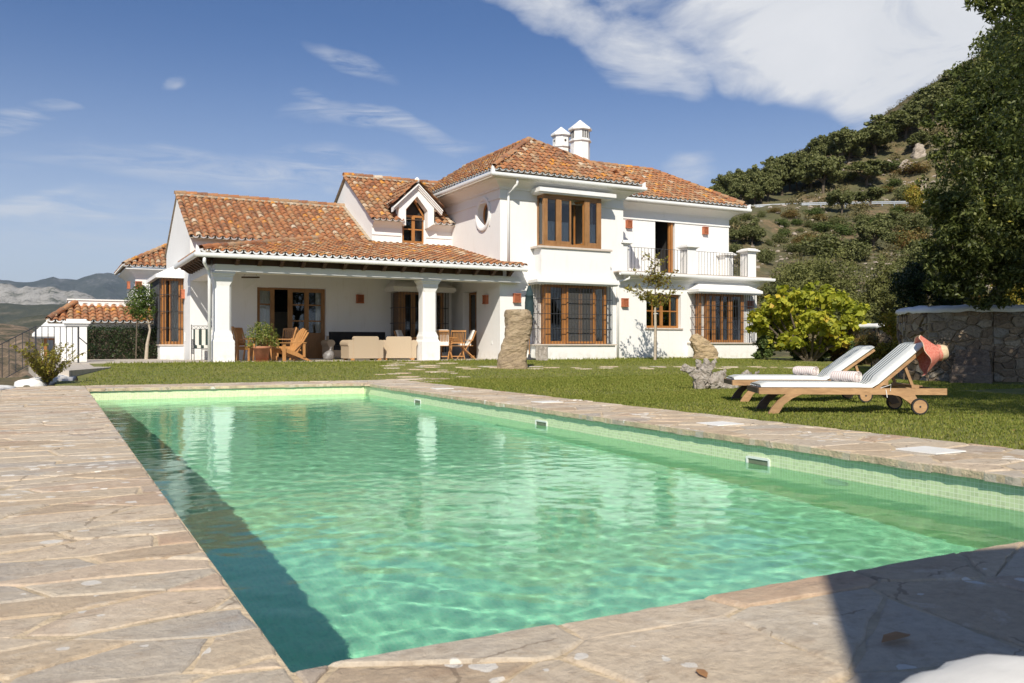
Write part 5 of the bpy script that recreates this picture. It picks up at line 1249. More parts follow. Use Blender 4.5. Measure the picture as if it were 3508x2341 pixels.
def rock(name, rings, depth, loc, mat, seed, rough=.05, label='', cat='rock', n=44, sub=34, rz=0.0):
    """rings: (z, x centre, half width); depth: ratio of thickness to width"""
    m = MB(); V = []; zs = [r[0] for r in rings]
    for i in range(sub + 1):
        z = zs[0] + (zs[-1] - zs[0]) * i / sub; cx = interp(z, [(r[0], r[1]) for r in rings]); hw = interp(z, [(r[0], r[2]) for r in rings])
        for k in range(n):
            a = 2 * math.pi * k / n; ca, sa = math.cos(a), math.sin(a); e = .62
            x = abs(ca) ** e * (1 if ca > 0 else -1) * hw; y = abs(sa) ** e * (1 if sa > 0 else -1) * hw * depth
            q = rough * (1.3 * n3(x * 2.2 + seed, y * 2.2, z * 1.6) + .8 * n3(x * 6, y * 6 + seed, z * 9) + .4 * n3(x * 16, y * 16, z * 22 + seed))
            V.append((cx + x + ca * q, y + sa * q, z + (.5 * q if i > sub - 3 else 0)))
    F = [(i * n + k, i * n + (k + 1) % n, (i + 1) * n + (k + 1) % n, (i + 1) * n + k) for i in range(sub) for k in range(n)]
    V.append((rings[-1][1], 0, zs[-1] + rough * .6)); c = len(V) - 1; F += [(sub * n + k, sub * n + (k + 1) % n, c) for k in range(n)]
    m.add(V, F); o = m.build(name, mat, None, False); o.location = loc; o.rotation_euler = (0, 0, rz); return tag(o, label, cat)
FACE = -R(28)
rock('standing_stone', [(-.1, -.14, .40), (0, -.12, .40), (.35, -.07, .37), (.75, -.01, .345), (1.1, .05, .345), (1.38, .07, .36), (1.50, .05, .34), (1.55, .03, .29)], .55, (10.72, 19.9, .10), M['menhir'], 3, .042,
     'tall ochre standing stone on the lawn in front of the porch corner', 'standing stone', rz=FACE)
M['boulder'] = rockmat('tan_layered_rock', (.25, .19, .12), (.46, .34, .20), (.56, .45, .30), 1.3)
rock('boulder', [(-.1, .02, .42), (0, .02, .43), (.3, .02, .43), (.55, -.08, .38), (.8, -.20, .26), (.93, -.24, .14)], .6, (20.6, 24.0, .17), M['boulder'], 9, .07,
     'slanting tan boulder standing against the right-hand barred bay window of the house', 'boulder', rz=FACE)
M['driftwood'] = rockmat('bleached_driftwood', (.30, .25, .20), (.50, .44, .38), (.64, .59, .53), 3.0)
def knot(m, pts, rs, seed, n=12, amp=.35):
    P = []; Rr = []
    for i in range(len(pts) - 1):
        for q in range(7): P.append(Vector(pts[i]).lerp(Vector(pts[i + 1]), q / 7)); Rr.append(rs[i] + (rs[i + 1] - rs[i]) * q / 7)
    P.append(Vector(pts[-1])); Rr.append(rs[-1]); k0 = len(m.v); m.tube([p + Vector((n3(i * .5, seed) * .03, n3(i * .5, seed, 4) * .03, n3(i * .6, seed, 9) * .03)) for i, p in enumerate(P)], Rr, n)
    for k in range(k0, len(m.v)):
        p = Vector(m.v[k]); i = min((k - k0) // n, len(P) - 1); d = p - P[i]; f = 1 + amp * (1.6 * n3(p.x * 9 + seed, p.y * 9, p.z * 9) + .9 * n3(p.x * 26, p.y * 26, p.z * 26)); m.v[k] = tuple(P[i] + d * f)
m = MB()
for (pts, rs, sd) in [([(-.05, 0, .0), (.0, .02, .14), (.04, 0, .28), (.08, 0, .40), (.05, -.02, .50)], [.13, .12, .11, .075, .03], 1), ([(.0, 0, .15), (-.12, 0, .22), (-.20, -.02, .31), (-.30, -.03, .36), (-.36, -.02, .33)], [.11, .085, .06, .055, .03], 2),
                      ([(.05, 0, .1), (.18, .02, .12), (.30, .0, .18), (.36, 0, .27), (.38, 0, .31)], [.12, .11, .09, .05, .02], 3), ([(.1, .0, .06), (.3, .0, .05), (.48, .02, .04), (.62, .03, .03)], [.10, .08, .06, .03], 4),
                      ([(.0, .05, .3), (-.06, .05, .42), (-.10, .04, .47)], [.07, .05, .02], 5), ([(.1, .0, .3), (.17, .0, .42), (.22, .02, .50)], [.06, .04, .015], 6), ([(-.15, 0, .02), (.1, .1, .05), (.3, .14, .04)], [.07, .09, .06], 7)]:
    knot(m, pts, rs, sd)
o = m.build('driftwood', M['driftwood'], None, False); o.location = (9.72, 11.35, .0); o.rotation_euler = (0, 0, FACE); tag(o, 'gnarled bleached driftwood root lying on the lawn left of the loungers', 'driftwood')
m = MB(); knot(m, [(0, 0, 0), (.08, 0, .13), (.13, 0, .25)], [.15, .11, .04], 11); knot(m, [(.12, 0, .05), (.22, 0, .16), (.30, .02, .25)], [.06, .045, .012], 12)
o = m.build('driftwood', M['driftwood'], None, False); o.location = (10.35, 11.1, .04); o.rotation_euler = (0, 0, FACE); tag(o, 'small pointed driftwood stub showing above the foot of the farther lounger', 'driftwood')
def stump():
    m = MB(); n = 22; V = []
    for i in range(9):
        z = .52 * i / 8
        for k in range(n): a = 2 * math.pi * k / n; r = .19 * (1 + .12 * math.sin(5 * a + 1) + .1 * n3(math.cos(a) * 2, math.sin(a) * 2, z * 5)); V.append((r * math.cos(a), r * math.sin(a), z))
    m.add(V, [(i * n + k, i * n + (k + 1) % n, (i + 1) * n + (k + 1) % n, (i + 1) * n + k) for i in range(8) for k in range(n)] + [tuple(range(8 * n, 9 * n))])
    o = m.build('tree_stump', M['driftwood']); o.location = (13.65, 23.6, .17); tag(o, 'short cut tree stump half hidden behind the standing stone', 'tree stump')
stump()
# closed parasol
t = thing('parasol', 'closed dark green parasol standing behind the standing stone', 'parasol', (13.72, 24.55, .22))
m = MB(); m.tube([(0, 0, 0), (0, 0, 2.5)], .022, 8); m.build('pole', M['woodw'], t, local=True)
m = MB(); n = 16; V = []
for z, r in ((1.15, .10), (1.25, .13), (1.6, .155), (1.9, .15), (2.1, .13), (2.13, .165), (2.15, .12), (2.35, .075), (2.46, .03)):
    for k in range(n): a = 2 * math.pi * k / n; rr = r * (1 + .13 * math.sin(8 * a) + .1 * n3(math.cos(a), math.sin(a), z * 2)); V.append((rr * math.cos(a), rr * math.sin(a), z))
m.add(V, [(i * n + k, i * n + (k + 1) % n, (i + 1) * n + (k + 1) % n, (i + 1) * n + k) for i in range(8) for k in range(n)]); m.build('folded_canopy', M['greencloth'], t, True, local=True)
m = MB(); m.lathe((0, 0, 0), [(.26, 0), (.26, .06), (.05, .10), (.04, .2)], 16); m.build('base', M['iron'], t, local=True)

# ------------------------------------------------------------------ porch furniture
def L_(p): return p
def wood_chair(loc, rz, label, mat='orangewood', grp='slatted wooden armchairs round the porch table'):
    t = thing('wooden_armchair', label, 'chair', loc, rz, grp)      # faces local +x
    for y in (-.25, .25):
        m = MB(); m.bar((.22, y, 0), (.22, y, .64), .045, .045, up=(0, 1, 0)); m.build('leg', M[mat], t, local=True)
        m = MB(); m.tube([(-.28, y, 0), (-.22, y, .42), (-.25, y, .7), (-.34, y, 1.0)], .027, 6); m.build('leg', M[mat], t, local=True)
        m = MB(); m.box(-.27, .26, y - .03, y + .03, .64, .665); m.build('armrest', M[mat], t, local=True)
    m = MB(); m.box(-.23, .25, -.25, .25, .40, .435, .01); m.box(-.22, .22, -.262, -.238, .33, .40); m.box(-.22, .22, .238, .262, .33, .40); m.build('seat', M[mat], t, local=True)
    m = MB()
    for i in range(7): y = -.18 + i * .06; m.bar((-.23, y, .46), (-.335, y, .98 + .03 * (1 - abs(i - 3) / 3)), .038, .014, up=(1, 0, .2))
    m.bar((-.335, -.26, .985), (-.335, .26, .985), .03, .07); m.bar((-.235, -.24, .5), (-.235, .24, .5), .025, .05); m.build('backrest', M[mat], t, local=True)
    return t
Z0 = .252
wood_chair((4.78, 26.35, Z0), R(28), 'slatted wooden armchair just right of the left porch column, facing right')
wood_chair((5.35, 27.6, Z0), R(-35), 'wooden armchair with curved top rail behind the potted plant')
wood_chair((6.55, 27.7, Z0), R(-130), 'slatted wooden armchair farthest back, seen in front of the dark open door')
wood_chair((6.22, 26.55, Z0), R(172), 'slatted wooden armchair immediately behind the reclined garden chair')
t = thing('garden_table', 'low round wooden table amid the slatted chairs on the porch', 'table', (5.55, 26.75, Z0))
m = MB(); m.lathe((0, 0, .66), [(.0, 0), (.5, 0), (.5, .035), (0, .035)], 28); m.build('tabletop', M['orangewood'], t, local=True)
for k in range(4): m = MB(); a = R(45 + 90 * k); m.bar((.42 * math.cos(a), .42 * math.sin(a), 0), (.3 * math.cos(a), .3 * math.sin(a), .66), .05, .05); m.build('leg', M['orangewood'], t, local=True)
# adirondack style chair
t = thing('adirondack_chair', 'honey coloured reclined garden chair with fanned slat back beside the potted plant', 'chair', (6.15, 25.62, Z0), R(196))
for y in (-.30, .27):
    m = MB(); m.prism([(.40, .30), (.44, .36), (.36, .40), (-.10, .26), (-.52, .02), (-.60, .0), (-.50, .0), (-.44, .0), (-.02, .16)], lambda p, q: (p[0], y + q, p[1]), 0, .03); m.build('side_rail', M['orangewood'], t, local=True)
for y in (-.335, .305):
    m = MB(); m.box(.30, .40, y, y + .03, 0, .53); m.build('front_leg', M['orangewood'], t, local=True)
    m = MB(); m.box(-.34, -.27, y, y + .03, .12, .53); m.build('rear_post', M['orangewood'], t, local=True)
    m = MB(); m.prism([(.48, -.05), (.48, .05), (-.36, .035), (-.40, 0), (-.36, -.03)], lambda p, q: (p[0], y + .015 + p[1], q), .531, .553); m.build('armrest', M['orangewood'], t, local=True)
m = MB()
for i in range(6): x = .40 - .085 * i; m.bar((x, -.27, .385 - i * .022), (x, .27, .385 - i * .022), .07, .018)
m.build('seat', M['orangewood'], t, local=True)
m = MB()
for i in range(7): k = i - 3; m.bar((-.10, k * .066, .22), (-.46, k * .098, .98 - abs(k) ** 1.6 * .022), .078, .018, up=(1, 0, .35))
m.build('backrest_slats', M['orangewood'], t, local=True); m = MB(); m.box(-.36, -.33, -.30, .30, .50, .56); m.box(-.24, -.21, -.26, .26, .30, .35); m.build('backrest_braces', M['orangewood'], t, local=True)

def wicker_chair(loc, rz, label):
    t = thing('wicker_armchair', label, 'armchair', loc, rz, 'woven wicker armchairs with their backs to the lawn')     # back towards local -y
    def cush(x0, x1, y0, y1, z0, z1, b=.05): m.box(x0, x1, y0, y1, z0, z1, b)
    m = MB(); m.prism([(-.40, .06), (.40, .06), (.40, .70), (.36, .745), (-.36, .745), (-.40, .70)], lambda p, q: (p[0], q, p[1]), -.42, -.24); m.build('backrest', M['wicker'], t, local=True)
    for s_ in (-1, 1):
        m = MB(); cx = s_ * .47; P = [(cx - .085, .06), (cx + .085, .06), (cx + .085, .42)] + [(cx + .125 * math.cos(R(a)), .52 + .115 * math.sin(R(a))) for a in range(-40, 221, 20)] + [(cx - .085, .42)]
        m.prism(P, lambda p, q: (p[0], q - (.0 if True else 0), p[1]), -.40, .42); m.build('arm', M['wicker'], t, local=True)
    m = MB(); m.box(-.385, .385, -.239, .42, .06, .30); m.build('seat_base', M['wicker'], t, local=True)
    m = MB(); m.box(-.37, .37, -.23, .40, .301, .44, .05); m.build('seat_cushion', M['blackcloth'], t, local=True)
    for x in (-.48, .38):
        for y in (-.40, .30): m = MB(); m.box(x, x + .11, y, y + .1, 0, .062); m.build('foot', M['orangewood'], t, local=True)
    return t
wicker_chair((8.50, 25.95, Z0), R(0), 'pale woven wicker armchair seen from behind, left of the pair')
wicker_chair((9.78, 26.05, Z0), R(-24), 'pale woven wicker armchair seen from behind, right beside the middle porch column')
t = thing('wicker_sofa', 'wicker sofa with black cushions standing against the back wall of the porch', 'sofa', (9.1, 28.2, Z0))
m = MB(); m.box(-1.0, 1.0, .18, .42, .06, .78, .06); m.box(-1.0, 1.0, -.40, .18, .06, .30); m.build('frame', M['wicker'], t, local=True)
for x in (-1.13, .99):
    m = MB(); P = [(x, .06), (x + .15, .06), (x + .15, .42)] + [(x + .075 + .13 * math.cos(R(a)), .54 + .11 * math.sin(R(a))) for a in range(-40, 221, 20)] + [(x, .42)]
    m.prism(P, lambda p, q: (p[0], q, p[1]), -.42, .40); m.build('arm', M['wicker'], t, local=True)
m = MB(); m.box(-.98, .98, -.38, .14, .302, .46, .05); m.build('seat_cushion', M['blackcloth'], t, local=True)
m = MB(); m.box(-.98, .98, .0, .179, .462, .92, .05); m.build('back_cushion', M['blackcloth'], t, local=True)
M['bag'] = simple('grey_sack', (.20, .19, .185), .35, .3, 14, .6, 20, .02)
m = MB(); n = 16; V = []
for z, r in ((0, .10), (.06, .17), (.16, .18), (.26, .13), (.31, .04), (.36, .025), (.42, .05)):
    for k in range(n): a = 2 * math.pi * k / n; q = 1 + .25 * n3(math.cos(a) * 2, math.sin(a) * 2, z * 9); V.append((r * q * math.cos(a) + z * z * .5, r * q * math.sin(a), z))
m.add(V, [(i * n + k, i * n + (k + 1) % n, (i + 1) * n + (k + 1) % n, (i + 1) * n + k) for i in range(6) for k in range(n)]); o = m.build('tied_bag', M['bag'], None, True); o.location = (7.62, 26.6, Z0); tag(o, 'shiny grey tied bag on the porch floor left of the wicker seats', 'bag')

def folding_chair(loc, rz, label, cushion=True):
    t = thing('folding_chair', label, 'chair', loc, rz, 'folding teak chairs round the dining table'); w = .24       # faces local +x
    for y in (-w, w):
        m = MB(); m.tube([(.28, y * .92, 0), (-.02, y, .44), (-.20, y, .70), (-.30, y, .95)], .018, 6); m.build('long_leg', M['orangewood'], t, local=True)
        m = MB(); m.tube([(-.28, y * .86, 0), (.0, y * .9, .25), (.20, y * .92, .45)], .018, 6); m.build('short_leg', M['orangewood'], t, local=True)
        m = MB(); m.box(-.20, .24, y - .022, y + .022, .63, .65); m.tube([(.16, y, .45), (.2, y, .63)], .012, 5); m.build('armrest', M['orangewood'], t, local=True)
    m = MB()
    for i in range(7): x = -.2 + i * .062; m.box(x, x + .05, -w + .02, w - .02, .44, .455)
    m.bar((-.24, -w * .8, .1), (-.24, w * .8, .1), .02, .03); m.bar((.22, -w * .8, .1), (.22, w * .8, .1), .02, .03); m.build('seat', M['orangewood'], t, local=True)
    m = MB()
    for i in range(8): y = -.17 + i * .0486; m.bar((-.10, y, .55), (-.285, y, .90), .03, .010, up=(1, 0, .3))
    m.bar((-.30, -w, .93), (-.30, w, .93), .022, .05); m.bar((-.10, -w, .54), (-.10, w, .54), .022, .04); m.build('backrest', M['orangewood'], t, local=True)
    if cushion:
        m = MB(); P = [(.24, .458), (.24, .51), (-.10, .52), (-.13, .58), (-.30, .96), (-.26, .98), (-.235, .97), (-.06, .56), (-.02, .51)]
        P = [(.24, .458), (.24, .52), (-.02, .525), (-.20, .98), (-.265, .98), (-.12, .60), (-.13, .458)]
        m.prism(P, lambda p, q: (p[0], q, p[1]), -.215, .215); m.build('cushion', M['cushion'], t, local=True)
    return t
t = thing('dining_table', 'wooden dining table with turned legs at the right end of the porch', 'table', (11.35, 26.9, Z0))
m = MB(); m.box(-.75, .62, -.55, .55, .70, .735, .02); m.box(-.66, .54, -.46, .46, .61, .70); m.build('tabletop', M['orangewood'], t, local=True)
for x in (-.6, .42):
    for y in (-.42, .42): m = MB(); m.lathe((x, y, 0), [(.03, 0), (.045, .03), (.03, .06), (.035, .10), (.055, .16), (.03, .2), (.05, .4), (.04, .47), (.06, .5), (.045, .53), (.06, .56), (.06, .61)], 12); m.build('leg', M['orangewood'], t, local=True)
folding_chair((11.75, 25.95, Z0), R(78), 'bare teak folding chair with its slatted back to the lawn, right of the middle column', False)
folding_chair((12.42, 26.65, Z0), R(165), 'folding chair with white cushion at the right end of the dining table')
folding_chair((11.25, 25.98, Z0), R(60), 'folding chair with white cushion tucked in just left of the bare slatted one')
folding_chair((10.55, 27.6, Z0), R(-40), 'folding chair with white cushion half hidden left of the middle column')
folding_chair((11.5, 27.9, Z0), R(-95), 'folding chair with white cushion behind the dining table')
# iron seat with striped cushions
t = thing('iron_bench', 'black iron garden seat with striped cushions at the left end of the porch', 'garden seat', (4.35, 28.35, Z0))
m = MB()
for x in (-.55, .55):
    m.tube([(x, -.3, 0), (x, -.3, .62)], .012, 6); m.tube([(x, .3, 0), (x, .3, 1.12)], .012, 6); m.tube([(x, -.3, .62), (x, .3, .66)], .012, 6); m.tube([(x, -.3, .2), (x, .3, .2)], .008, 6)
    for k in range(4): m.tube([(x, -.2 + k * .12, .2), (x, -.2 + k * .12, .63)], .006, 5)
m.tube([(-.55, .3, 1.08), (.55, .3, 1.08)], .010, 6); m.tube([(-.55, .3, .98), (.55, .3, .98)], .008, 6); m.box(-.55, .55, -.3, .3, .36, .375)
for k in range(9): m.tube([(-.55 + .137 * (k + q / 6), .3, .98 + .08 * math.sin(math.pi * q / 6)) for q in range(7)], .005, 4)
m.build('iron_frame', M['iron'], t, local=True)
for nm, B in (('seat_cushion', (-.5, .5, -.28, .20, .376, .47)), ('back_cushion', (-.5, .5, .15, .28, .472, .97))):
    m = MB(); m.box(*B[:4], B[4], B[5], .03); m.a['sv'] = [v[0] + .55 for v in m.v]; m.build(nm, M['swingcloth'], t, local=True)
# wind chime
t = thing('wind_chime', 'wooden bar wind chime with pale hanging strands under the porch ceiling', 'wind chime', (5.1, 26.0, 2.72))
m = MB(); m.bar((-.26, 0, 0), (.26, 0, .015), .04, .045); m.build('bar', M['beamwood'], t, local=True)
m = MB()
for k in range(12): x = -.19 + k * .034; L = .34 - .016 * k if k > 0 else .36; m.tube([(x, 0, -.02), (x, 0, -.02 - max(.1, .36 - k * .024))], .007, 5)
m.build('strands', M['cushion'], t, local=True); m = MB(); m.tube([(-.2, 0, .02), (0, 0, .4), (.2, 0, .03)], .003, 4); m.build('cord', M['iron'], t, local=True)
# ------------------------------------------------------------------ left side: pier, railing, wall, slab, annexe
t = thing('gate_pier', 'white plastered garden pier with stepped cap standing left of the terrace hedge', 'pillar', (.55, 28.05, .24))
m = MB(); m.box(-.27, .27, -.27, .27, 0, 1.05); m.box(-.55, -.272, -.2, .27, 0, .8); m.build('shaft', M['white'], t, local=True)
m = MB(); m.box(-.31, .31, -.31, .31, 1.051, 1.11); m.box(-.36, .36, -.36, .36, 1.111, 1.18); m.box(-.26, .26, -.26, .26, 1.181, 1.24); m.build('cap', M['white'], t, local=True)

t = thing('stair_railing', 'black iron railing with a downward sloping end by the garden pier', 'railing', (0, 25.9, .24))
m = MB(); a, b = Vector((-.45, 26.0)), Vector((.56, 26.05))
def railrun(p, q, z0a, z1a, z0b, z1b, n):
    m.bar((p[0], p[1], z1a), (q[0], q[1], z1b), .035, .018); m.bar((p[0], p[1], z0a), (q[0], q[1], z0b), .03, .014)
    for i in range(n + 1):
        k = i / n; x = p[0] + (q[0] - p[0]) * k; y = p[1] + (q[1] - p[1]) * k; m.tube([(x, y, z0a + (z0b - z0a) * k), (x, y, z1a + (z1b - z1a) * k)], .010, 5)
railrun((-.45, 26.0), (.56, 26.05), .30, 1.22, .30, 1.22, 7); m.build('railing', M['iron'], t)
m = MB(); railrun((-.45, 26.0), (-2.4, 25.2), .30, 1.22, -.9, .05, 13); m.build('sloping_railing', M['iron'], t)
m = MB(); m.bar((.56, 26.05, .22), (.56, 26.05, 1.23), .045, .045, up=(0, 1, 0)); m.bar((-.45, 26, .1), (-.45, 26, 1.24), .045, .045, up=(0, 1, 0)); m.bar((.56, 26.05, .95), (.78, 26.2, .75), .02, .02); m.build('post', M['iron'], t)
def lump(path, w, h, seed, name, label, mat='white'):
    m = MB(); n = 9; V = []; N = 40; P = [Vector(p) for p in path]
    for i in range(N + 1):
        q = i / N * (len(P) - 1); k = min(int(q), len(P) - 2); p = P[k].lerp(P[k + 1], q - k); d = (P[k + 1] - P[k]); d.z = 0; d.normalize(); s_ = Vector((d.y, -d.x, 0)); e = min(1, min(i, N - i) / 2.5 + .25)
        for j in range(n):
            a = math.pi * j / (n - 1); ww = w * e * (1 + .2 * n3(i * .35, j * .5, seed)); V.append(p + s_ * (math.cos(a) * ww) + Vector((0, 0, h * e * (math.sin(a) ** .5) * (1 + .2 * n3(i * .4, seed)))))
    m.add(V, [(i * n + j, i * n + j + 1, (i + 1) * n + j + 1, (i + 1) * n + j) for i in range(N) for j in range(n - 1)]); return tag(m.build(name, M[mat], None, True), label, 'wall')
lump([(-2.4, 13.2, -.09), (-1.35, 15.2, -.07), (-.75, 17.2, -.04)], .24, .10, 3, 'low_wall', 'low rounded white wall at the far left edge of the lawn, in front of the reddish shrub')
lump([(-.45, 17.8, -.02), (-.1, 18.8, .0), (.36, 20.4, .02)], .24, .13, 5, 'low_wall', 'low rounded white wall between the reddish shrub and the stone slab')
m = MB(); P = [(-1.6, 12.2), (-.85, 12.4), (.35, 18.8), (.5, 20.6), (-.6, 25.4), (-2.6, 25.4), (-2.6, 14)]; m.prism(P, lambda p, q: (p[0], p[1], q), -2.5, -.10); struct(m.build('garden_bed', M['earth']))
m = MB(); P = [(.25, 19.3), (1.12, 21.6), (1.35, 25.38), (-.6, 25.38), (-.35, 20.5)]; m.prism(P, lambda p, q: (p[0], p[1], q), .02, .225); struct(m.build('path', M['terrace']))
# annexe down the slope
an = thing('garden_annexe', 'low white annexe with an orange clay tile roof and flat white parapet beyond the hedge', 'outbuilding', (1.4, 34.0, -2.0))
m = MB(); m.box(.1, 3.4, 33.4, 36.5, -2.0, 1.45); m.build('wall', M['white'], an)
m = MB(); m.box(.42, 3.7, 34.35, 36.6, 1.46, 2.32); m.box(.38, 3.74, 34.31, 36.64, 2.321, 2.37); m.build('parapet', M['white'], an)
la = math.hypot(1.45, .62)
tiled('roof_tiles', (-.22, 32.95, 1.52), (1, 0, 0), (0, 1.45, .62), 3.5, la, lambda a, b: a > b * .92 * .6 - .05, parent=an, seed=41)
tiled('roof_tiles', (-.22, 36.3, 1.52), (0, -1, 0), (.87, 0, .62), 3.35, 1.07, lambda a, b: (3.35 - a) > b * 1.3 - .05, parent=an, seed=42)
m = MB(); ridge_tiles(m, (-.18, 33.0, 1.58), (.65, 34.4, 2.2), seed=43); m.build('hip_tiles', M['tile'], an, True)
m = MB(); m.add([(-.22, 32.95, 1.49), (3.3, 32.95, 1.49), (3.3, 34.4, 2.1), (.65, 34.4, 2.1), (-.22, 36.3, 1.49)], [(0, 1, 2, 3), (0, 3, 4)]); m.build('roof_deck', M['mortar'], an)
m = MB(); m.sweep([(0, -.3), (.04, -.3), (.08, -.2), (.2, -.1), (.25, -.02), (0, -.02)], [(.1, 36.5), (.1, 33.4), (3.4, 33.4)], 1.5); m.build('cornice', M['white'], an)
# barred bay of the annexe below the railing
m = MB(); m.box(-.35, .25, 31.9, 33.0, -.05, .95); fr = MB(); frame(fr, -.32, .42, -1.0, .98, 31.8, .09, .06, [-.02, .2]); ow = fr.build('window', M['wood'], an); pane(-.23, .33, -.9, .9, 31.84, ow)
m = MB(); m.box(-.40, .62, 31.9, 33.4, -2.0, .99); m.build('bay', M['white'], an); canopy(-.65, .75, 31.5, 33.4, 1.0, .1, .45, an, inset=.4)

# ------------------------------------------------------------------ dry stone walls on the right
M['wallstone'] = rockmat('dark_rubble_stone', (.14, .10, .075), (.22, .165, .12), (.30, .26, .22), .8)
def rubble(name, mat, label, pts, h0, h1, cap, seed, sx=.25, sy=.16):
    t = thing(name, label, 'stone wall', (pts[0][0], pts[0][1], h0)); rng = random.Random(seed)
    def stonem():
        m, nt, b, o = newmat('rubble_' + str(seed)); p = geo(nt); a = attr(nt, 'rnd')
        c = ramp(nt, a, [(0, (.14, .10, .07)), (.35, (.26, .18, .115)), (.6, (.33, .235, .15)), (.8, (.29, .27, .24)), (1, (.45, .37, .27))])
        c = mixc(nt, ramp(nt, nz(nt, p, 6, 7, .7), [(.4, .0), (.66, .6)]), c, (.32, .25, .17)); c = mixc(nt, ramp(nt, nz(nt, p, 22, 5, .7), [(.35, .6), (.5, 0.0)]), c, (.06, .05, .04))
        lk(nt, c, b.inputs['Base Color']); b.inputs['Roughness'].default_value = .95; bump(nt, b, nz(nt, p, 11, 7, .7), .8, .05); return m
    sm_ = stonem()
    for i in range(len(pts) - 1):
        a = Vector((*pts[i], 0)); b = Vector((*pts[i + 1], 0)); d = b - a; L = d.length; d.normalize(); out = Vector((d.y, -d.x, 0))
        T = Matrix(((d.x, 0, out.x, a.x), (d.y, 0, out.y, a.y), (0, 1, 0, 0), (0, 0, 0, 1))); m = MB(T)
        H = h1 - h0; cells = voronoi((0, L, h0, h1), sx, sy, rng, [(0, h0), (L, h0), (L, h1), (0, h1)])
        for c in cells: stones(m, [c], rng, .05 + rng.uniform(-.035, .045), .016, .14, .018)
        m.build('stone_face', sm_, t)
        m = MB(); m.prism([(0, h0), (L, h0), (L, h1), (0, h1)], lambda p, q: tuple(a + d * p[0] - out * q + Vector((0, 0, p[1]))), .0, .4); m.build('wall_core', M['mortar'], t)
    if cap:
        m = MB(); N = 60; P = [Vector((*p, 0)) for p in pts]; V = []; n = 8
        for i in range(N + 1):
            q = i / N * (len(P) - 1); k = min(int(q), len(P) - 2); p = P[k].lerp(P[k + 1], q - k); d = (P[k + 1] - P[k]).normalized(); o_ = Vector((d.y, -d.x, 0)); e = .02 * n3(i * .3, seed)
            for (x, z) in ((.10, -.03 + e), (.12, .01), (.10, .05), (.03, .09), (-.15, .12 + e), (-.35, .13), (-.48, .06), (-.48, -.06)): V.append(p + o_ * x + Vector((0, 0, h1 + z + e + .06 * math.exp(-q * 3))))
        m.add(V, [(i * n + j, i * n + j + 1, (i + 1) * n + j + 1, (i + 1) * n + j) for i in range(N) for j in range(n - 1)] + [tuple(range(n - 1, -1, -1))]); m.build('whitewashed_coping', M['white'], t, True)
    return t
W_ = lambda px, Y: cam2w(PX(px), Y)
wl = rubble('stone_wall', M['wallstone'], 'tall dark rubble stone wall with white coping and steps behind the loungers', [W_(3085, 20.6), W_(3110, 18.9), W_(3180, 18.2), W_(3400, 17.8), W_(3800, 17.2), W_(4700, 16)], -.15, 1.45, True, 5)
rubble('stone_wall', M['wallstone'], 'lower sunlit rubble stone wall with white coping behind the fig bush', [W_(2850, 31), W_(3010, 27.5), W_(3080, 26.6)], -.1, 1.30, True, 6, .30, .19)
for k in range(4):
    a = Vector((*W_(3255 + k * 6, 16.9 + k * .28), 0)); b = Vector((*W_(3400 - k * 4, 16.6 + k * .28), 0)); d = (b - a).normalized(); o_ = Vector((d.y, -d.x, 0))
    m = MB(); m.prism([(0, 0), ((b - a).length, 0), ((b - a).length, .34), (0, .34)], lambda p, q: tuple(a + d * p[0] - o_ * p[1] + Vector((0, 0, q))), -.1 + .0, .16 + k * .16); m.build('step', M['wallstone'], wl)
# roadside guard rail on the hill
t = thing('guard_rail', 'galvanised steel crash barrier along the hill road above the house', 'guard rail', (*cam2w(PX(2700), 100), 16.5))
m = MB(); pm = MB(); pts = []
for i in range(46):
    px = 2560 + i * 14; a = PX(px); Y = 100 - .5 * math.sin(i * .1); u, w = cam2w(a, Y); pts.append((u, w, 16.9 + .012 * (px - 2560) / 12))
for k in range(len(pts) - 1):
    p, q = Vector(pts[k]), Vector(pts[k + 1]); 
    m.bar(p, q, .06, .12); m.bar(p - Vector((0, 0, .17)), q - Vector((0, 0, .17)), .06, .12)
    if k % 3 == 0: pm.bar(p - Vector((0, 0, 1.2)), p, .1, .1, up=(0, 1, 0))
m.build('rail', M['galv'], t); pm.build('posts', M['galv'], t)
# lost leaves and the paving inlays
M['fallen'] = simple('fallen_brown_leaf', (.30, .15, .06), .7, .3, 20, .3, 60, .003)
for i, (px, py, s_) in enumerate([(3070, 2190, .11), (2405, 2308, .05), (3330, 1430, .05), (3355, 1446, .05), (3300, 1500, .05), (3475, 1475, .05), (3360, 1420, .04)]):
    d = Vector((CF[0] + PX(px) * CF[1], CF[1] - PX(px) * CF[0], (1180 - py) / 2940)); zz = .008 if i < 2 else .03; tt = (zz - .75) / d.z; p = Vector((0, 0, .75)) + d * tt
    m = MB(); m.add([(-.5 * s_, 0, .0), (-.15 * s_, .22 * s_, .06 * s_), (.25 * s_, .2 * s_, .08 * s_), (.5 * s_, 0, .03 * s_), (.2 * s_, -.2 * s_, .10 * s_), (-.2 * s_, -.2 * s_, .09 * s_)], [(0, 1, 5), (1, 2, 4, 5), (2, 3, 4)])
    o = m.build('fallen_leaf', M['fallen']); o.location = p; o.rotation_euler = (0, 0, i * 1.3)
    tag(o, ['large curled brown leaf on the shaded paving at bottom right', 'small orange leaf on the sunlit paving at the bottom edge'][i] if i < 2 else 'small brown fallen leaf on the grass right of the loungers', 'leaf', 'fallen leaves' if i > 1 else None)
M['inlay'] = simple('white_marble_inlay', (.78, .77, .74), .45, .08, 4, .05, 20)
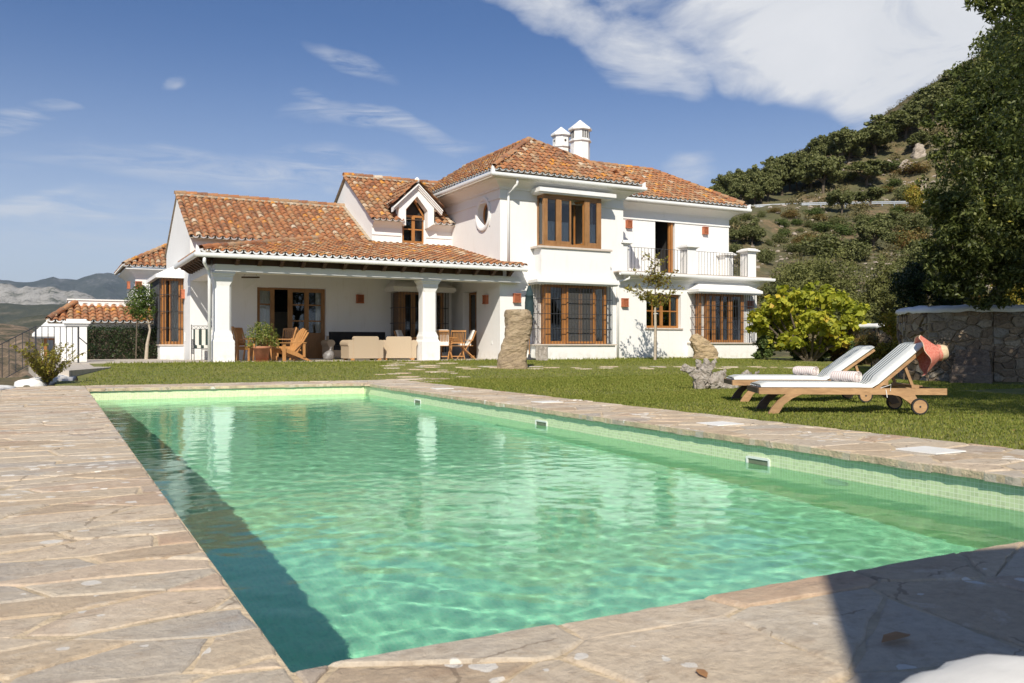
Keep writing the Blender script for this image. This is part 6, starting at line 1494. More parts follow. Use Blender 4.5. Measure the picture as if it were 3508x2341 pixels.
for i, (w, l) in enumerate([(3.95, .16), (6.2, .15), (9.6, .14), (13.3, .13)]):
    x = pxr(w) + .58; m = MB(); m.box(x - .16, x + .16, w - l, w + l, .0, .009); o = m.build('skimmer_lid', M['inlay'])
    tag(o, ['white square skimmer lid in the right-hand paving, nearest the camera', 'white square skimmer lid in the right-hand paving left of the loungers', 'third white skimmer lid along the right-hand paving', 'white square skimmer lid in the right-hand paving, farthest away'][i], 'lid')
# stepping stones across the lawn
rng = random.Random(21); k = 0; st = MB()
def flat(u, w, r, k):
    n = 9; z = lawn_z(u, w) + .012; V = [(r * (1 + rng.uniform(-.25, .25)) * math.cos(2 * math.pi * i / n), .75 * r * (1 + rng.uniform(-.25, .25)) * math.sin(2 * math.pi * i / n), 0) for i in range(n)]
    st.add([(x + u, y + w, z) for x, y, _ in V] + [(x * 1.05 + u, y * 1.05 + w, z - .03) for x, y, _ in V], [tuple(range(n))] + [(i, n + i, n + (i + 1) % n, (i + 1) % n) for i in range(n)], rnd=rng.random(), rnd2=.1)
for i in range(34):
    q = i / 33; flat(6.2 + 3.4 * q + rng.uniform(-1.0, .9), 15.6 + 8.0 * q + rng.uniform(-.5, .5), rng.uniform(.12, .3), i)
for i in range(30):
    q = i / 29; flat(9.0 + 11 * q + rng.uniform(-.3, .3), 20.4 - q * 1.8 + rng.uniform(-.45, .45), rng.uniform(.14, .30), i)
struct(st.build('path', M['stone']))
# cushion close to the camera and the parasol whose shade falls on the paving
o0 = cam2w(.60, .93); m = MB(); n = 40; V = []
for i in range(22):
    th = math.pi / 2 * i / 21; 
    for k in range(n):
        a = 2 * math.pi * k / n; r = math.cos(th) ** .7 * .36; z = .355 * math.sin(th) ** .6; q = 1 + .07 * n3(math.cos(a) * 2.5, math.sin(a) * 2.5, th * 2) + .04 * math.sin(9 * a + 4 * th) * math.cos(th) + .05 * n3(math.cos(a) * 6, math.sin(a) * 6, th * 5); V.append((o0[0] + .12 + r * q * math.cos(a), o0[1] - .05 + r * q * math.sin(a), z * (1 + .03 * n3(math.cos(a) * 2, math.sin(a) * 2, 3))))
m.add(V, [(i * n + k, i * n + (k + 1) % n, (i + 1) * n + (k + 1) % n, (i + 1) * n + k) for i in range(21) for k in range(n)]); tag(m.build('floor_cushion', M['cushion'], None, True), 'soft white cushion out of focus in the bottom right corner of the paving', 'cushion')
t = thing('parasol', 'open parasol behind the viewer that throws the angular shade on the paving', 'parasol', (.74, -2.38, 0))
m = MB(); m.tube([(0, 0, 0), (0, 0, 3.5)], .022, 8); m.build('pole', M['woodw'], t, local=True)
m = MB(); n = 6; m.add([(1.38 * math.cos(R(106 + 60 * k)), 1.38 * math.sin(R(106 + 60 * k)), 3.2) for k in range(n)] + [(0, 0, 3.56)], [(k, (k + 1) % n, n) for k in range(n)]); m.build('canopy', M['greencloth'], t, local=True)
m = MB(); m.lathe((0, 0, 0), [(.26, 0), (.26, .06), (.05, .10), (.04, .2)], 16); m.build('base', M['iron'], t, local=True)

# ------------------------------------------------------------------ vegetation
def cloud(blobs, n, L, Wd, seed, shell=.5, up=.35, box=None, flat=.0):
    """n folded leaf quads spread through the outer volume of ellipsoid blobs (x,y,z,rx,ry,rz)"""
    rng = np.random.default_rng(seed); B = np.array(blobs, dtype=float)
    if B.shape[1] == 4: B = np.concatenate([B, B[:, 3:4], B[:, 3:4]], 1)
    wgt = (B[:, 3] * B[:, 4] * B[:, 5]) ** (2 / 3); bi = rng.choice(len(B), n, p=wgt / wgt.sum())
    d = rng.normal(size=(n, 3)); d /= np.linalg.norm(d, axis=1)[:, None]
    r = shell + (1 - shell) * rng.uniform(0, 1, n) ** .6
    ph = rng.uniform(0, 6.28, (len(B), 3))[bi]
    lump = 1 + .13 * np.sin(d[:, 0] * 5 + ph[:, 0]) + .13 * np.sin(d[:, 1] * 6 + ph[:, 1]) + .12 * np.sin(d[:, 2] * 7 + ph[:, 2]) + rng.normal(0, .05, n)
    P = B[bi, :3] + d * (r * lump)[:, None] * B[bi, 3:6]
    nrm = d * .8 + rng.normal(size=(n, 3)) * .65; nrm[:, 2] += up; nrm /= np.linalg.norm(nrm, axis=1)[:, None]
    t = rng.normal(size=(n, 3)); t -= nrm * (t * nrm).sum(1)[:, None]; t /= np.linalg.norm(t, axis=1)[:, None]; s = np.cross(nrm, t)
    l = (L * rng.uniform(.7, 1.3, n))[:, None]; w = (Wd * rng.uniform(.7, 1.3, n))[:, None]
    V = np.stack([P - t * l * .5, P - t * l * .05 + s * w * .5 + nrm * w * .15, P + t * l * .5, P - t * l * .05 - s * w * .5 + nrm * w * .15], 1).reshape(-1, 3)
    F = np.arange(4 * n).reshape(-1, 4)
    rn = np.clip(rng.beta(2, 2.4, n) + .10 * np.sin(P[:, 0] * 1.3 + P[:, 2] * 1.7) , 0, 1)
    return V, F, np.repeat(rn, 4)
def sub(blobs, k, f=.30, seed=0, keep=.75):
    rg = random.Random(seed); out = []
    for b in blobs:
        b = tuple(b) if len(b) == 6 else (b[0], b[1], b[2], b[3], b[3], b[3]); out.append((b[0], b[1], b[2], b[3] * keep, b[4] * keep, b[5] * keep))
        for i in range(k):
            d = Vector((rg.gauss(0, 1), rg.gauss(0, 1), rg.gauss(0, 1))).normalized(); q = f * rg.uniform(.7, 1.35) * (b[3] + b[5]) / 2; r = rg.uniform(.72, 1.02)
            out.append((b[0] + d.x * b[3] * r, b[1] + d.y * b[4] * r, b[2] + d.z * b[5] * r, q, q, q * .75))
    return out
def foliage(blobs, n, L, Wd, mat, parent, seed, name='crown', **k):
    V, F, r = cloud(blobs, n, L, Wd, seed, **k); return npmesh(name, V, F, M[mat], parent, {'rnd': r}, off=(0, 0, 0))
ORD = ['first', 'second', 'third', 'fourth', 'fifth', 'sixth', 'seventh', 'eighth', 'ninth', 'tenth', 'eleventh', 'twelfth', 'thirteenth', 'fourteenth', 'fifteenth', 'sixteenth', 'seventeenth', 'eighteenth', 'nineteenth', 'twentieth', 'twenty-first', 'twenty-second', 'twenty-third', 'twenty-fourth', 'twenty-fifth', 'twenty-sixth', 'twenty-seventh', 'twenty-eighth', 'twenty-ninth', 'thirtieth', 'thirty-first', 'thirty-second', 'thirty-third', 'thirty-fourth', 'thirty-fifth', 'thirty-sixth', 'thirty-seventh', 'thirty-eighth', 'thirty-ninth', 'fortieth', 'forty-first', 'forty-second', 'forty-third', 'forty-fourth']
# unit-height prototypes: six oaks and four bushes
def oak_proto(seed):
    rng = random.Random(seed); t = thing('oak_tree', '', 'tree'); bl = []
    for i in range(15):
        a = rng.uniform(0, 6.28); r = rng.uniform(.05, .36); z = .60 + rng.uniform(-.16, .18) - r * .25; q = rng.uniform(.13, .20); bl.append((r * math.cos(a), r * math.sin(a), z, q, q, q * .78))
    foliage(sub(bl, 5, .42, seed), 5200, .058, .042, 'hillleaf', t, seed, shell=.45)
    m = MB(); m.tube([(0, 0, -.15), (.01, 0, .15), (.03 * rng.uniform(-1, 1), .02, .33), (.04, .02, .5)], [.035, .028, .024, .015], 7)
    for b in bl[:7]: m.tube([(0, 0, .26), (b[0] * .5, b[1] * .5, .42), (b[0] * .9, b[1] * .9, b[2])], [.018, .012, .006], 5)
    m.build('trunk', M['bark'], t, local=True); return t
def bush_proto(seed, mat, n=1700):
    rng = random.Random(seed); t = thing('shrub', '', 'shrub'); bl = []
    for i in range(10):
        a = rng.uniform(0, 6.28); r = rng.uniform(.0, .36); q = rng.uniform(.18, .27); bl.append((r * math.cos(a), r * math.sin(a), .16 + rng.uniform(.02, .5) * (1 - r * 1.3), q, q, q))
    V, F, rr = cloud(bl, n, .075, .035, seed, shell=.5); npmesh('foliage', V, F, M[mat], t, {'rnd': rr}, off=(0, 0, 0)); return t
OAK = [oak_proto(100 + i) for i in range(6)]
BUSH = {k: [bush_proto(200 + i + 10 * j, k) for i in range(2)] for j, k in enumerate(('hillleaf', 'shrubleaf', 'oliveleaf', 'dryleaf', 'vineleaf'))}
USED = set()
def place(proto, u, w, z, W, H, label, grp=None, rz=0.0):
    if id(proto) in USED: o = copy_tree(proto)
    else: o = proto; USED.add(id(proto))
    o.location = (u, w, z); o.scale = (W, W, H); o.rotation_euler = (0, 0, rz); o['label'] = label
    if grp: o['group'] = grp
    return o
def onhill(px, py, Ymin=40):
    a = PX(px); Y = Ymin
    while Y < 175:
        if hill_z(a, Y) >= .75 + (1180 - py) / 2940 * Y: break
        Y += .5
    return a, Y
# oaks: (x, base y, height, width) measured in a 2.09x view of the hill
sky = [(60, 880, 90, 120), (140, 900, 120, 140), (235, 930, 185, 170), (330, 900, 190, 150), (430, 930, 215, 170), (585, 880, 255, 210), (690, 850, 240, 150), (790, 840, 235, 170), (875, 872, 250, 250),
       (850, 640, 150, 150), (1000, 690, 225, 220), (900, 640, 150, 130), (1130, 610, 170, 150), (1250, 600, 215, 300), (1370, 500, 160, 170), (1470, 480, 180, 240), (1580, 330, 140, 200), (1660, 360, 190, 230), (1700, 250, 140, 220), (1800, 210, 140, 200), (1900, 150, 170, 260), (1560, 560, 120, 160), (2000, 80, 150, 260), (530, 760, 130, 150), (630, 740, 110, 140)]
sky += [(180, 960, 130, 130), (290, 960, 150, 140), (385, 955, 150, 130), (480, 930, 150, 150), (520, 880, 150, 150), (640, 850, 170, 140), (740, 800, 170, 130), (930, 780, 140, 130), (1060, 640, 150, 140), (1190, 560, 140, 150), (1420, 440, 130, 150), (1750, 330, 150, 200), (1840, 270, 150, 200)]
sky.sort(key=lambda t: t[0]); rng = random.Random(4)
for i, (x, y, h, w) in enumerate(sky):
    px = 2400 + x / 2.09; py = 250 + y / 2.09; a, Y = onhill(px, py, 105); u, v = cam2w(a, Y); s = Y / 2940 / 2.09
    place(OAK[i % 6], u, v, hill_z(a, Y) - .35, w * s * 1.5, h * s / .68, f'dark green holm oak on the hill skyline, {ORD[i]} from the left', 'holm oaks along the skyline of the hill', rng.uniform(0, 6))
mid = [(1010, 1010, 205, 170), (1215, 965, 150, 210), (1190, 815, 190, 280), (1240, 1280, 250, 230), (1335, 1160, 190, 200), (370, 1245, 200, 160), (262, 1235, 150, 130)]
names = ['dark oak standing in front of the guard rail', 'low spreading oak behind the right part of the guard rail', 'wide olive green oak above the right end of the guard rail', 'tall dark oak in the dip halfway down the right slope', 'smaller oak right behind the dark one in the dip', 'dark oak just right of the upper white wing of the house', 'low dark oak touching the edge of the white wing, left of its taller neighbour']
for i, ((x, y, h, w), nm) in enumerate(zip(mid, names)):
    px = 2400 + x / 2.09; py = 250 + y / 2.09; a, Y = onhill(px, py, 40); u, v = cam2w(a, Y); s = Y / 2940 / 2.09
    place(OAK[(i + 2) % 6], u, v, hill_z(a, Y) - .2, w * s * 1.3, h * s / .85, nm, None, rng.uniform(0, 6))
bu = [(240, 1105, 80, 90, 'hillleaf'), (590, 1110, 60, 100, 'shrubleaf'), (600, 1180, 80, 90, 'shrubleaf'), (555, 1225, 80, 100, 'hillleaf'), (790, 1028, 70, 120, 'shrubleaf'), (770, 1112, 60, 70, 'hillleaf'), (905, 1140, 80, 150, 'shrubleaf'), (1040, 1165, 90, 140, 'shrubleaf'), (482, 1232, 50, 60, 'hillleaf'),
      (440, 1035, 60, 60, 'hillleaf'), (530, 1010, 40, 80, 'dryleaf'), (690, 1230, 50, 80, 'dryleaf'), (905, 1330, 190, 290, 'hillleaf'), (1090, 1360, 160, 200, 'hillleaf'), (455, 1370, 120, 130, 'hillleaf'), (250, 1300, 90, 110, 'hillleaf'), (1450, 1010, 60, 160, 'dryleaf'), (1530, 1000, 190, 160, 'vineleaf'), (1460, 930, 120, 120, 'hillleaf'),
      (1520, 930, 110, 150, 'vineleaf'), (1400, 1010, 60, 120, 'shrubleaf'), (1300, 870, 50, 140, 'dryleaf'), (1370, 820, 60, 110, 'shrubleaf'), (1450, 1120, 130, 120, 'hillleaf'), (1560, 1160, 170, 200, 'hillleaf'), (1500, 740, 90, 200, 'dryleaf'), (720, 1150, 40, 60, 'hillleaf'), (1560, 1290, 170, 220, 'dryleaf')]
bu += [(330, 1060, 60, 110, 'hillleaf'), (640, 1050, 60, 120, 'dryleaf'), (700, 1090, 60, 100, 'shrubleaf'), (850, 1060, 50, 100, 'dryleaf'), (980, 1090, 60, 120, 'hillleaf'), (1150, 1080, 70, 130, 'hillleaf'), (1210, 1120, 80, 150, 'shrubleaf'), (660, 1290, 80, 150, 'hillleaf'), (780, 1230, 80, 130, 'dryleaf'), (1180, 1250, 90, 160, 'hillleaf'), (1410, 1240, 110, 180, 'hillleaf'), (1250, 720, 80, 180, 'hillleaf'), (1380, 700, 70, 150, 'shrubleaf'), (1060, 780, 80, 150, 'hillleaf')]
bu.sort(key=lambda t: t[0])
for i, (x, y, h, w, mt) in enumerate(bu):
    px = 2400 + x / 2.09; py = 250 + y / 2.09; a, Y = onhill(px, py, 40); u, v = cam2w(a, Y); s = Y / 2940 / 2.09
    place(BUSH[mt][i % 2], u, v, hill_z(a, Y) - .15, w * s * 1.4, h * s * 1.5, f'{dict(hillleaf="dark green", shrubleaf="bright green", dryleaf="dry brownish", vineleaf="yellowish", oliveleaf="olive")[mt]} bush on the rocky hillside, {ORD[i]} from the left', 'bushes scattered over the rocky hillside', rng.uniform(0, 6))
def big(mt, px, py0, py1, wpx, Y, label, k=0):
    a = PX(px); u, v = cam2w(a, Y); s = Y / 2940; z0 = .75 + (1180 - py1) * s; z1 = .75 + (1180 - py0) * s; Wm = wpx * s; Hm = z1 - z0; rg = random.Random(int(px * 7 + py0)); bl = []
    t = thing('shrub', label, 'shrub', (u, v, z0))
    for i in range(16):
        an = rg.uniform(0, 6.28); r = rg.uniform(0, .36) * Wm; q = rg.uniform(.16, .23) * Wm; bl.append((r * math.cos(an), r * math.sin(an), rg.uniform(.12, .80) * Hm * (1 - .9 * (r / Wm) ** 1.5), q, q, min(q, Hm * .24)))
    n = int(min(26000, 11000 * (wpx / 200) ** 1.3)); foliage(sub(bl, 7, .38, int(px)), n, max(.05, 4.2 * s * 3.4 * .6), max(.025, 2.3 * s * 3.4 * .6), mt, t, int(px), name='foliage', shell=.45)
    m = MB(); m.tube([(0, 0, -.3), (0, 0, Hm * .5)], [Wm * .02, Wm * .01], 6)
    for b in bl[:6]: m.tube([(0, 0, 0), (b[0] * .5, b[1] * .5, b[2] * .6), b[:3]], [Wm * .012, Wm * .008, Wm * .004], 5)
    m.build('stems', M['bark'], t, local=True); return t
big('oliveleaf', 2762, 838, 1110, 330, 50, 'largest rounded olive green shrub behind the fig bush, right of the balcony')
big('oliveleaf', 3050, 846, 1100, 270, 46, 'large pale green shrub behind the lower stone wall')
big('oliveleaf', 2905, 915, 1110, 130, 44, 'narrow grey green shrub between the two large olive mounds')
big('hillleaf', 2660, 935, 1120, 130, 47, 'dark shrub hugging the right corner of the house above the fig bush')
big('oliveleaf', 2960, 1010, 1180, 140, 40, 'rounded green shrub right of the fig bush, before the lower stone wall')
big('hillleaf', 2870, 1010, 1190, 150, 42, 'dark green shrub directly behind the fig bush')
big('vineleaf', 3035, 1030, 1240, 110, 25, 'yellow leaved climber between the two stone walls')
big('dryleaf', 2985, 1130, 1240, 110, 26, 'rusty brown shrub at the foot of the lower stone wall')
big('hedgeleaf', 3120, 880, 1060, 190, 23, 'shrub with shade put into its leaf colour, behind the left end of the tall stone wall')  # this shrub and the next: shade under the oak put into near-black leaves
big('hedgeleaf', 3270, 900, 1060, 220, 22.5, 'shrub with shade put into its leaf colour, behind the middle of the tall stone wall, left of the oak trunk')
big('vineleaf', 3450, 960, 1060, 190, 30, 'yellow and rust vine leaves showing right of the oak trunk')
big('dryleaf', 3350, 985, 1060, 110, 31, 'rust coloured vine leaves just left of the oak trunk')
big('hillleaf', 3180, 780, 1000, 220, 36, 'dark shrub half hidden by the left edge of the big oak')
big('shrubleaf', 2625, 1110, 1225, 100, 30, 'yellow green bush against the right corner of the house')
big('shrubleaf', 2760, 1150, 1240, 190, 30, 'low mixed undergrowth below the fig bush')
big('dryleaf', 2870, 1165, 1235, 90, 30, 'small dry brown shrub at the right foot of the fig bush')
big('shrubleaf', 2940, 1160, 1240, 100, 28, 'low green shrub in the gap right of the fig bush')
# fig bush
def fig():
    Y = 29.5; s = Y / 2940; u, v = cam2w(PX(2775), Y); t = thing('fig_tree', 'broad leaved fig bush with bright yellow green leaves right of the house', 'fig tree', (u, v, .15)); bl = []
    for (px, py, r) in [(2630, 1085, 62), (2690, 1035, 62), (2760, 1020, 62), (2850, 1030, 66), (2920, 1060, 56), (2935, 1100, 45), (2610, 1120, 45), (2700, 1110, 70), (2790, 1100, 75), (2870, 1120, 60), (2650, 1060, 50), (2830, 1160, 50), (2720, 1165, 45), (2640, 1170, 42), (2890, 1170, 42), (2780, 1190, 40), (2600, 1090, 36), (2950, 1130, 36)]:
        x, y = cam2w(PX(px), Y + random.Random(px).uniform(-.9, .7)); bl.append((x - u, y - v, .75 + (1180 - py) * s - .15, r * s, r * s, r * s * .85))
    foliage(sub(bl, 6, .36, 4, .68), 4000, .21, .18, 'figleaf', t, 77, shell=.35, up=.6)
    m = MB()
    for b in bl: m.tube([(0, 0, -.1), (b[0] * .35, b[1] * .4, .45), (b[0] * .8, b[1] * .8, b[2] * .8), b[:3]], [.06, .045, .03, .012], 6)
    m.build('trunk', M['bark'], t, local=True)
fig()
# the big holm oak on the right
def big_oak():
    Yc = 17.5; u0, v0 = cam2w(PX(3392), 20.2); t = thing('oak_tree', 'tall holm oak with dense glossy foliage filling the right edge of the view', 'tree', (u0, v0, 0)); bl = []
    for (px, py, r, Y) in [(3500, 170, .85, 17), (3400, 310, .80, 17), (3330, 450, .85, 17), (3470, 430, 1.1, 17.5), (3290, 610, .72, 17), (3440, 660, 1.2, 17.5), (3275, 770, .70, 16.8), (3300, 880, .75, 17), (3420, 860, 1.0, 17.3), (3580, 380, 1.5, 18), (3620, 720, 1.6, 18), (3540, 920, .75, 17),
                           (3640, 120, 1.3, 18), (3240, 720, .42, 16.8), (3235, 860, .42, 17), (3350, 960, .55, 17.2), (3560, 60, .8, 17), (3405, 25, .22, 13.5), (3345, 8, .17, 13.5), (3440, -10, .26, 13.5), (3540, -40, .5, 13.5), (3380, -25, .25, 13.5), (3470, 950, .6, 17), (3250, 960, .35, 17.5)]:
        x, y = cam2w(PX(px), Y); bl.append((x - u0, y - v0, .75 + (1180 - py) / 2940 * Y, r, r, r))
    foliage(sub(bl, 26, .22, 3, .66), 92000, .105, .042, 'oakleaf', t, 5, shell=.30, up=.3)
    m = MB(); x1, y1 = cam2w(PX(3405), 19.6); m.tube([(0, 0, -.2), (.02, 0, .9), (x1 - u0, y1 - v0, 1.9), (.5, -.8, 3.0), (.9, -1.4, 4.2)], [.14, .12, .11, .10, .07], 10)
    for b in bl[:17]: m.tube([(.1, -.2, 2.2), (b[0] * .5 + .1, b[1] * .6, (2.2 + b[2]) / 2), (b[0], b[1], b[2])], [.07, .045, .015], 6)
    for b in bl[17:22]: m.tube([(.9, -1.4, 4.6), (b[0] * .6 + .3, b[1] * .6 - .6, b[2] + .5), b[:3]], [.04, .02, .01], 5)
    m.build('trunk', M['bark'], t, local=True)
    # oak shading the lawn from just outside the picture
    t = thing('oak_tree', 'spreading oak off to the right that shades the lawn and the tall stone wall', 'tree', (13.6, 3.6, 0))
    bl = [(x - 13.6, y - 3.6, z, r, r, r * .8) for x, y, z, r in [(10.6, 2.6, 4.2, 1.4), (11.6, 3.4, 5.0, 1.7), (12.8, 4.4, 5.3, 1.9), (14.2, 5.6, 5.2, 2.0), (15.6, 6.6, 5.0, 2.0), (13.0, 2.4, 4.8, 1.8), (12.6, 4.9, 3.8, 1.3), (15.0, 6.6, 3.6, 1.4)]]
    foliage(bl, 26000, .17, .075, 'oakleaf', t, 9, shell=.2)
    nb = []
    for px, py, r, Y in [(3500, 170, .45, 9), (3575, 320, .65, 9.2), (3500, 430, .42, 9), (3640, 150, .8, 9.3), (3650, 560, .7, 9.4), (3520, 620, .35, 9.2), (3760, 400, 1.0, 9.3), (3900, 200, 1.1, 9)]:
        x, y = cam2w(PX(px), Y); nb.append((x - 13.6, y - 3.6, .75 + (1180 - py) / 2940 * Y, r, r, r))
    foliage(nb, 15000, .062, .026, 'oakleaf', t, 19, shell=.3)
    hb = [(x - 13.6, y - 3.6, z, r, r, r * .7) for x, y, z, r in [(6.9, 3.7, 6.3, 1.1), (6.4, .4, 6.1, 1.1), (8.1, 2.4, 6.4, 1.5), (7.6, -.3, 6.2, 1.5), (8.7, 4.4, 6.6, 1.2), (9.6, 1.0, 6.2, 1.6), (10.4, 3.2, 6.4, 1.5)]]
    foliage(hb, 13000, .14, .065, 'oakleaf', t, 29, shell=.2)
    m = MB(); m.tube([(0, 0, -.1), (.05, 0, 1.5), (.2, .2, 2.8)], [.24, .19, .15], 10)
    for b in hb: m.tube([(.2, .2, 2.7), (b[0] * .4, b[1] * .4, (4.6 + b[2]) / 2), b[:3]], [.09, .05, .012], 6)
    for b in nb: m.tube([(.2, .2, 2.7), (b[0] * .5, b[1] * .5, (3.6 + b[2]) / 2), b[:3]], [.07, .04, .012], 6)
    for b in bl: m.tube([(.2, .2, 2.6), (b[0] * .6, b[1] * .6, (2.9 + b[2]) / 2), b[:3]], [.09, .05, .02], 6)
    m.build('trunk', M['bark'], t, local=True)
big_oak()
# young tree with its stake
def young():
    t = thing('pear_tree', 'thin young tree with yellowing leaves tied to a pale stake in front of the house', 'tree', (17.5, 22.8, .2)); rng = random.Random(2); m = MB()
    m.tube([(.05, .02, 0), (.06, .02, 1.5), (.02, .02, 2.3), (.0, 0, 3.4)], [.032, .026, .02, .006], 7); P = []; Tn = []
    RT = Vector((.8826, -.4701, 0)); DP = Vector((.4701, .8826, 0))
    for i in range(46):
        z = rng.uniform(1.75, 3.35); a = rng.uniform(0, 6.28); Lb = rng.uniform(.35, .95) * (1 - abs(z - 2.45) / 2.0)
        if i < 5: z = 1.95; a = [0.1, 3.0, 3.3, .4, 2.8][i]; Lb = 1.0
        d = RT * math.cos(a) + DP * math.sin(a) * .8; p = Vector((.02, .02, z)); pts = [p]
        for k in range(1, 6): p = p + d * (Lb / 5) + Vector((0, 0, Lb / 5 * (.25 + .18 * k * (rng.random() * .9)))); pts.append(p)
        m.tube(pts, [.012, .010, .008, .006, .004, .003], 4)
        for q in range(int(44 * Lb)):
            k = rng.uniform(.5, 4.99); b = pts[int(k)].lerp(pts[int(k) + 1], k % 1); P.append(b + Vector((rng.gauss(0, .045), rng.gauss(0, .045), rng.gauss(0, .05))))
    m.build('trunk', M['bark'], t, local=True)
    bl = [(p.x, p.y, p.z, .03, .03, .03) for p in P]; V, F, r = cloud(bl, len(bl) * 2, .085, .042, 3, shell=.2); npmesh('crown', V, F, M['autumnleaf'], t, {'rnd': r}, off=(0, 0, 0))
    m = MB(); m.tube([(-.04, -.04, 0), (-.03, -.05, 1.1), (-.045, -.05, 1.78)], [.045, .042, .038], 8); m.build('stake', M['paletrunk'], t, local=True)
    m = MB(); m.tube([(-.1, -.05, 1.55), (.0, -.11, 1.56), (.12, .0, 1.57), (0, .07, 1.56), (-.1, -.05, 1.55)], .008, 5); m.build('tie', M['plastic'], t, local=True)
young()
# citrus ball tree, hedge, reddish shrub, potted plant
t = thing('citrus_tree', 'clipped round citrus tree on a slim leaning stem beside the dark shuttered bay', 'tree', (2.72, 31.4, .24))
foliage([(-.25, 0, 2.0, .42, .42, .46), (-.05, 0, 2.2, .36, .36, .36), (-.35, .0, 1.75, .33, .33, .33), (.05, 0, 1.7, .34, .34, .34), (-.2, 0, 1.5, .28, .28, .22)], 3200, .075, .04, 'citrusleaf', t, 8, shell=.5)
m = MB(); m.tube([(0, 0, 0), (.03, 0, .5), (.12, 0, 1.0), (.0, 0, 1.6), (-.1, 0, 1.9)], [.06, .05, .035, .03, .02], 8); m.build('trunk', M['paletrunk'], t, local=True)
m = MB(); m.tube([(-.32, 0, 0), (-.28, 0, 1.5)], [.022, .02], 6); m.build('stake', M['bark'], t, local=True)
t = thing('hedge', 'dense dark green clipped hedge at the back of the terrace below the annexe roof', 'hedge', (1.9, 31.9, .24))
bl = [(-1.05 + i * .235, .25 * ((i + j) % 2), .16 + .27 * j, .24, .4, .2) for i in range(11) for j in range(4)]
foliage(bl, 15000, .06, .032, 'hedgeleaf', t, 12, name='foliage', shell=.3); m = MB(); m.box(-1.15, 1.45, .05, .5, 0, 1.0); m.build('inner_branches', M['bark'], t, local=True)
t = thing('shrub', 'thin reddish green flowering shrub at the far left in front of the railing', 'shrub', (-.12, 17.9, .0)); rng = random.Random(6); m = MB(); bl = []
for i in range(70):
    a = rng.uniform(0, 6.28); L = rng.uniform(.3, .85); sp = rng.uniform(.2, 1.15); p = Vector((0, 0, 0)); pts = [p]
    for k in range(5): p = p + Vector((math.cos(a) * sp * L / 5 * (.6 + k * .2), math.sin(a) * sp * L / 5 * (.6 + k * .2), L / 5)); pts.append(p)
    m.tube(pts, [.008, .006, .005, .004, .003, .002], 4)
    for q in range(22): k = rng.uniform(1.2, 4.99); b = pts[int(k)].lerp(pts[int(k) + 1], k % 1); bl.append((b.x, b.y, b.z, .03, .03, .03))
m.build('stems', M['bark'], t, local=True); V, F, r = cloud(bl, 6500, .042, .022, 9, shell=.2); npmesh('foliage', V, F, M['autumnleaf'], t, {'rnd': r * .8}, off=(0, 0, 0))
t = thing('potted_plant', 'bushy flowering plant in a large terracotta pot on the edge of the porch', 'potted plant', (5.27, 25.25, .252))
m = MB(); m.lathe((0, 0, .03), [(.17, 0), (.235, .34), (.255, .345), (.26, .41), (.225, .41), (.21, .36), (0, .35)], 24); m.build('pot', M['pot'], t, True, local=True)
m = MB(); m.lathe((0, 0, 0), [(.22, 0), (.25, .035), (.22, .03), (0, .03)], 24); m.build('saucer', M['pot'], t, local=True)
foliage([(0, 0, .70, .33, .33, .30), (-.22, 0, .78, .24, .24, .25), (.25, 0, .72, .26, .26, .26), (.0, 0, .95, .25, .25, .2), (.38, 0, .55, .17, .17, .17), (-.35, 0, .50, .13, .13, .12), (.2, 0, .98, .14, .14, .14), (-.12, 0, 1.02, .12, .12, .14)], 2300, .055, .028, 'potleaf', t, 21, name='foliage', shell=.3)
# loose scrub, scree and rocks of the hillside
def scrub():
    rng = np.random.default_rng(3); bl = []
    for i in range(3200):
        a = rng.uniform(.22, .75); Y = rng.uniform(40, 165)
        if 95 < Y < 105: continue
        if n3(a * 18, Y * .07, 5) < -.12: continue
        u, w = cam2w(a, Y); q = rng.uniform(.14, .5) * (1 + Y / 160); bl.append((u, w, hill_z(a, Y) + q * .25, q * 1.3, q * 1.3, q * .7))
    V, F, r = cloud(bl, 110000, .26, .13, 4, shell=.2); o = npmesh('scrub', V, F, M['dryleaf2'], attrs={'rnd': r}); tag(o, 'low dry scrub and grass tufts covering the hillside', 'scrub', kind='stuff')
M['dryleaf2'] = leafmat('dry_scrub', [(0, (.06, .06, .025)), (.4, (.11, .10, .04)), (.75, (.19, .155, .07)), (1, (.28, .22, .11))], .2, .8)
scrub()
M['hillrock'] = rockmat('pale_hill_rock', (.26, .21, .16), (.37, .31, .25), (.46, .40, .33), .4)
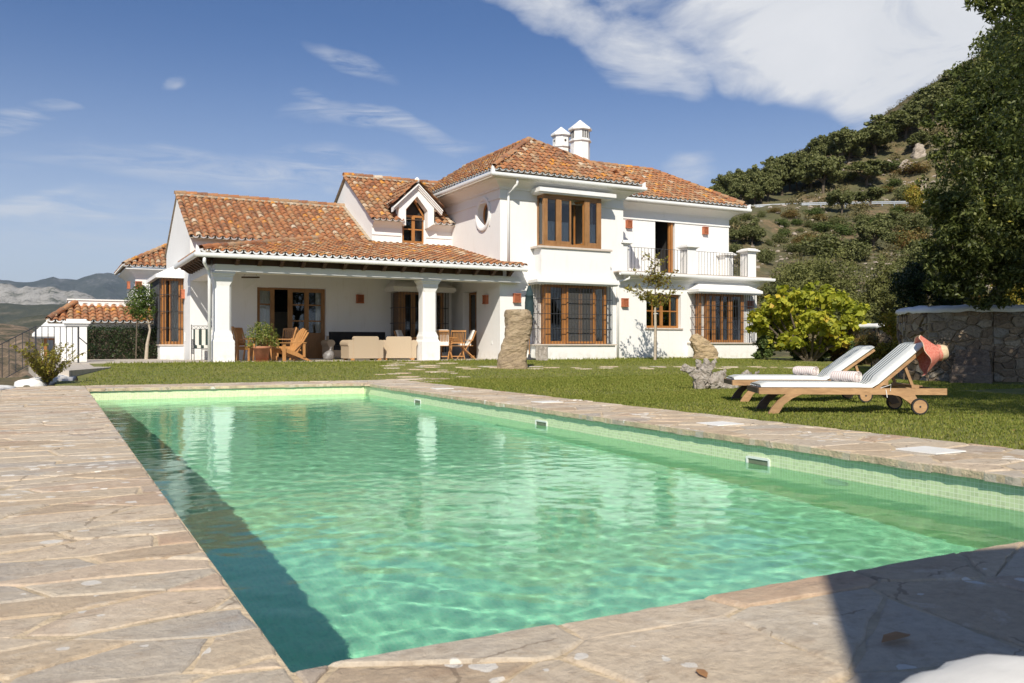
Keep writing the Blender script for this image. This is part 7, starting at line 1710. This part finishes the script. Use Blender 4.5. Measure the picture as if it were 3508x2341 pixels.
def scree():
    rng = random.Random(9); m = MB()
    for i in range(1500):
        a = rng.uniform(.24, .62); Y = rng.uniform(50, 150)
        if 95 < Y < 105 or n3(a * 12, Y * .05, 9) < .0: continue
        u, w = cam2w(a, Y); q = rng.uniform(.05, .20) * (1 + Y / 200); z = hill_z(a, Y)
        V = [(u + q * x * rng.uniform(.6, 1.2), w + q * y * rng.uniform(.6, 1.2), z + q * zz * rng.uniform(.5, .9)) for x, y, zz in [(-1, -1, -.3), (1, -1, -.3), (1, 1, -.3), (-1, 1, -.3), (-.6, -.6, .8), (.6, -.6, .8), (.6, .6, .9), (-.6, .6, .9)]]
        m.add(V, [(4, 5, 6, 7), (0, 1, 5, 4), (1, 2, 6, 5), (2, 3, 7, 6), (3, 0, 4, 7)])
    o = m.build('scree', M['hillrock']); tag(o, 'small loose pale stones strewn over the hillside', 'scree', kind='stuff')
scree()
for i, (x, y, w, h, nm) in enumerate([(1470, 700, 110, 70, 'largest pale boulder high on the rocky slope left of the big oak'), (1560, 600, 90, 90, 'grey outcrop near the hill top beside the big oak'), (1340, 655, 70, 30, 'flat pale rock left of the large pale boulder'), (1580, 835, 70, 60, 'pale rock low on the slope at the edge of the big oak'), (1555, 520, 110, 60, 'dark grey rock under the skyline oaks'), (900, 1135, 30, 25, 'small white rock between the bright green bushes'), (945, 1135, 40, 18, 'small flat white rock right of the other small one')]):
    px = 2400 + x / 2.09; py = 250 + y / 2.09; a, Y = onhill(px, py, 45); s = Y / 2940 / 2.09; u, v = cam2w(a, Y); hw = w * s / 2; H = h * s
    rock('hill_rock', [(-.3 * H, 0, hw), (0, 0, hw), (.5 * H, .05 * hw, hw * .85), (.85 * H, .1 * hw, hw * .5), (H, .1 * hw, hw * .2)], .8, (u, v, hill_z(a, Y) - .05), M['hillrock'], i * 3 + 1, hw * .16, nm, 'rock', n=20, sub=10, rz=FACE)

# air between the garden and the far ranges
def haze():
    m = bpy.data.materials.new('haze_air'); m.use_nodes = True; nt = m.node_tree; nt.nodes.remove(nt.nodes['Principled BSDF'])
    v = nd(nt, 'ShaderNodeVolumePrincipled'); v.inputs['Color'].default_value = (.62, .74, .92, 1); v.inputs['Density'].default_value = HAZE; v.inputs['Anisotropy'].default_value = .3
    lk(nt, v.outputs[0], nt.nodes['Material Output'].inputs['Volume'])
    b = MB(); b.box(-12500, 12500, -12500, 12500, -64, 760); o = b.build('haze', m); o['kind'] = 'stuff'; o['label'] = 'thin blue haze over the valley and far mountains'; o['category'] = 'haze'
HAZE = 0.6e-4
haze()

# prototypes that no place used are not part of the scene
for L in [OAK] + list(BUSH.values()):
    for o in L:
        if id(o) not in USED:
            for c in list(o.children): bpy.data.objects.remove(c)
            bpy.data.objects.remove(o)
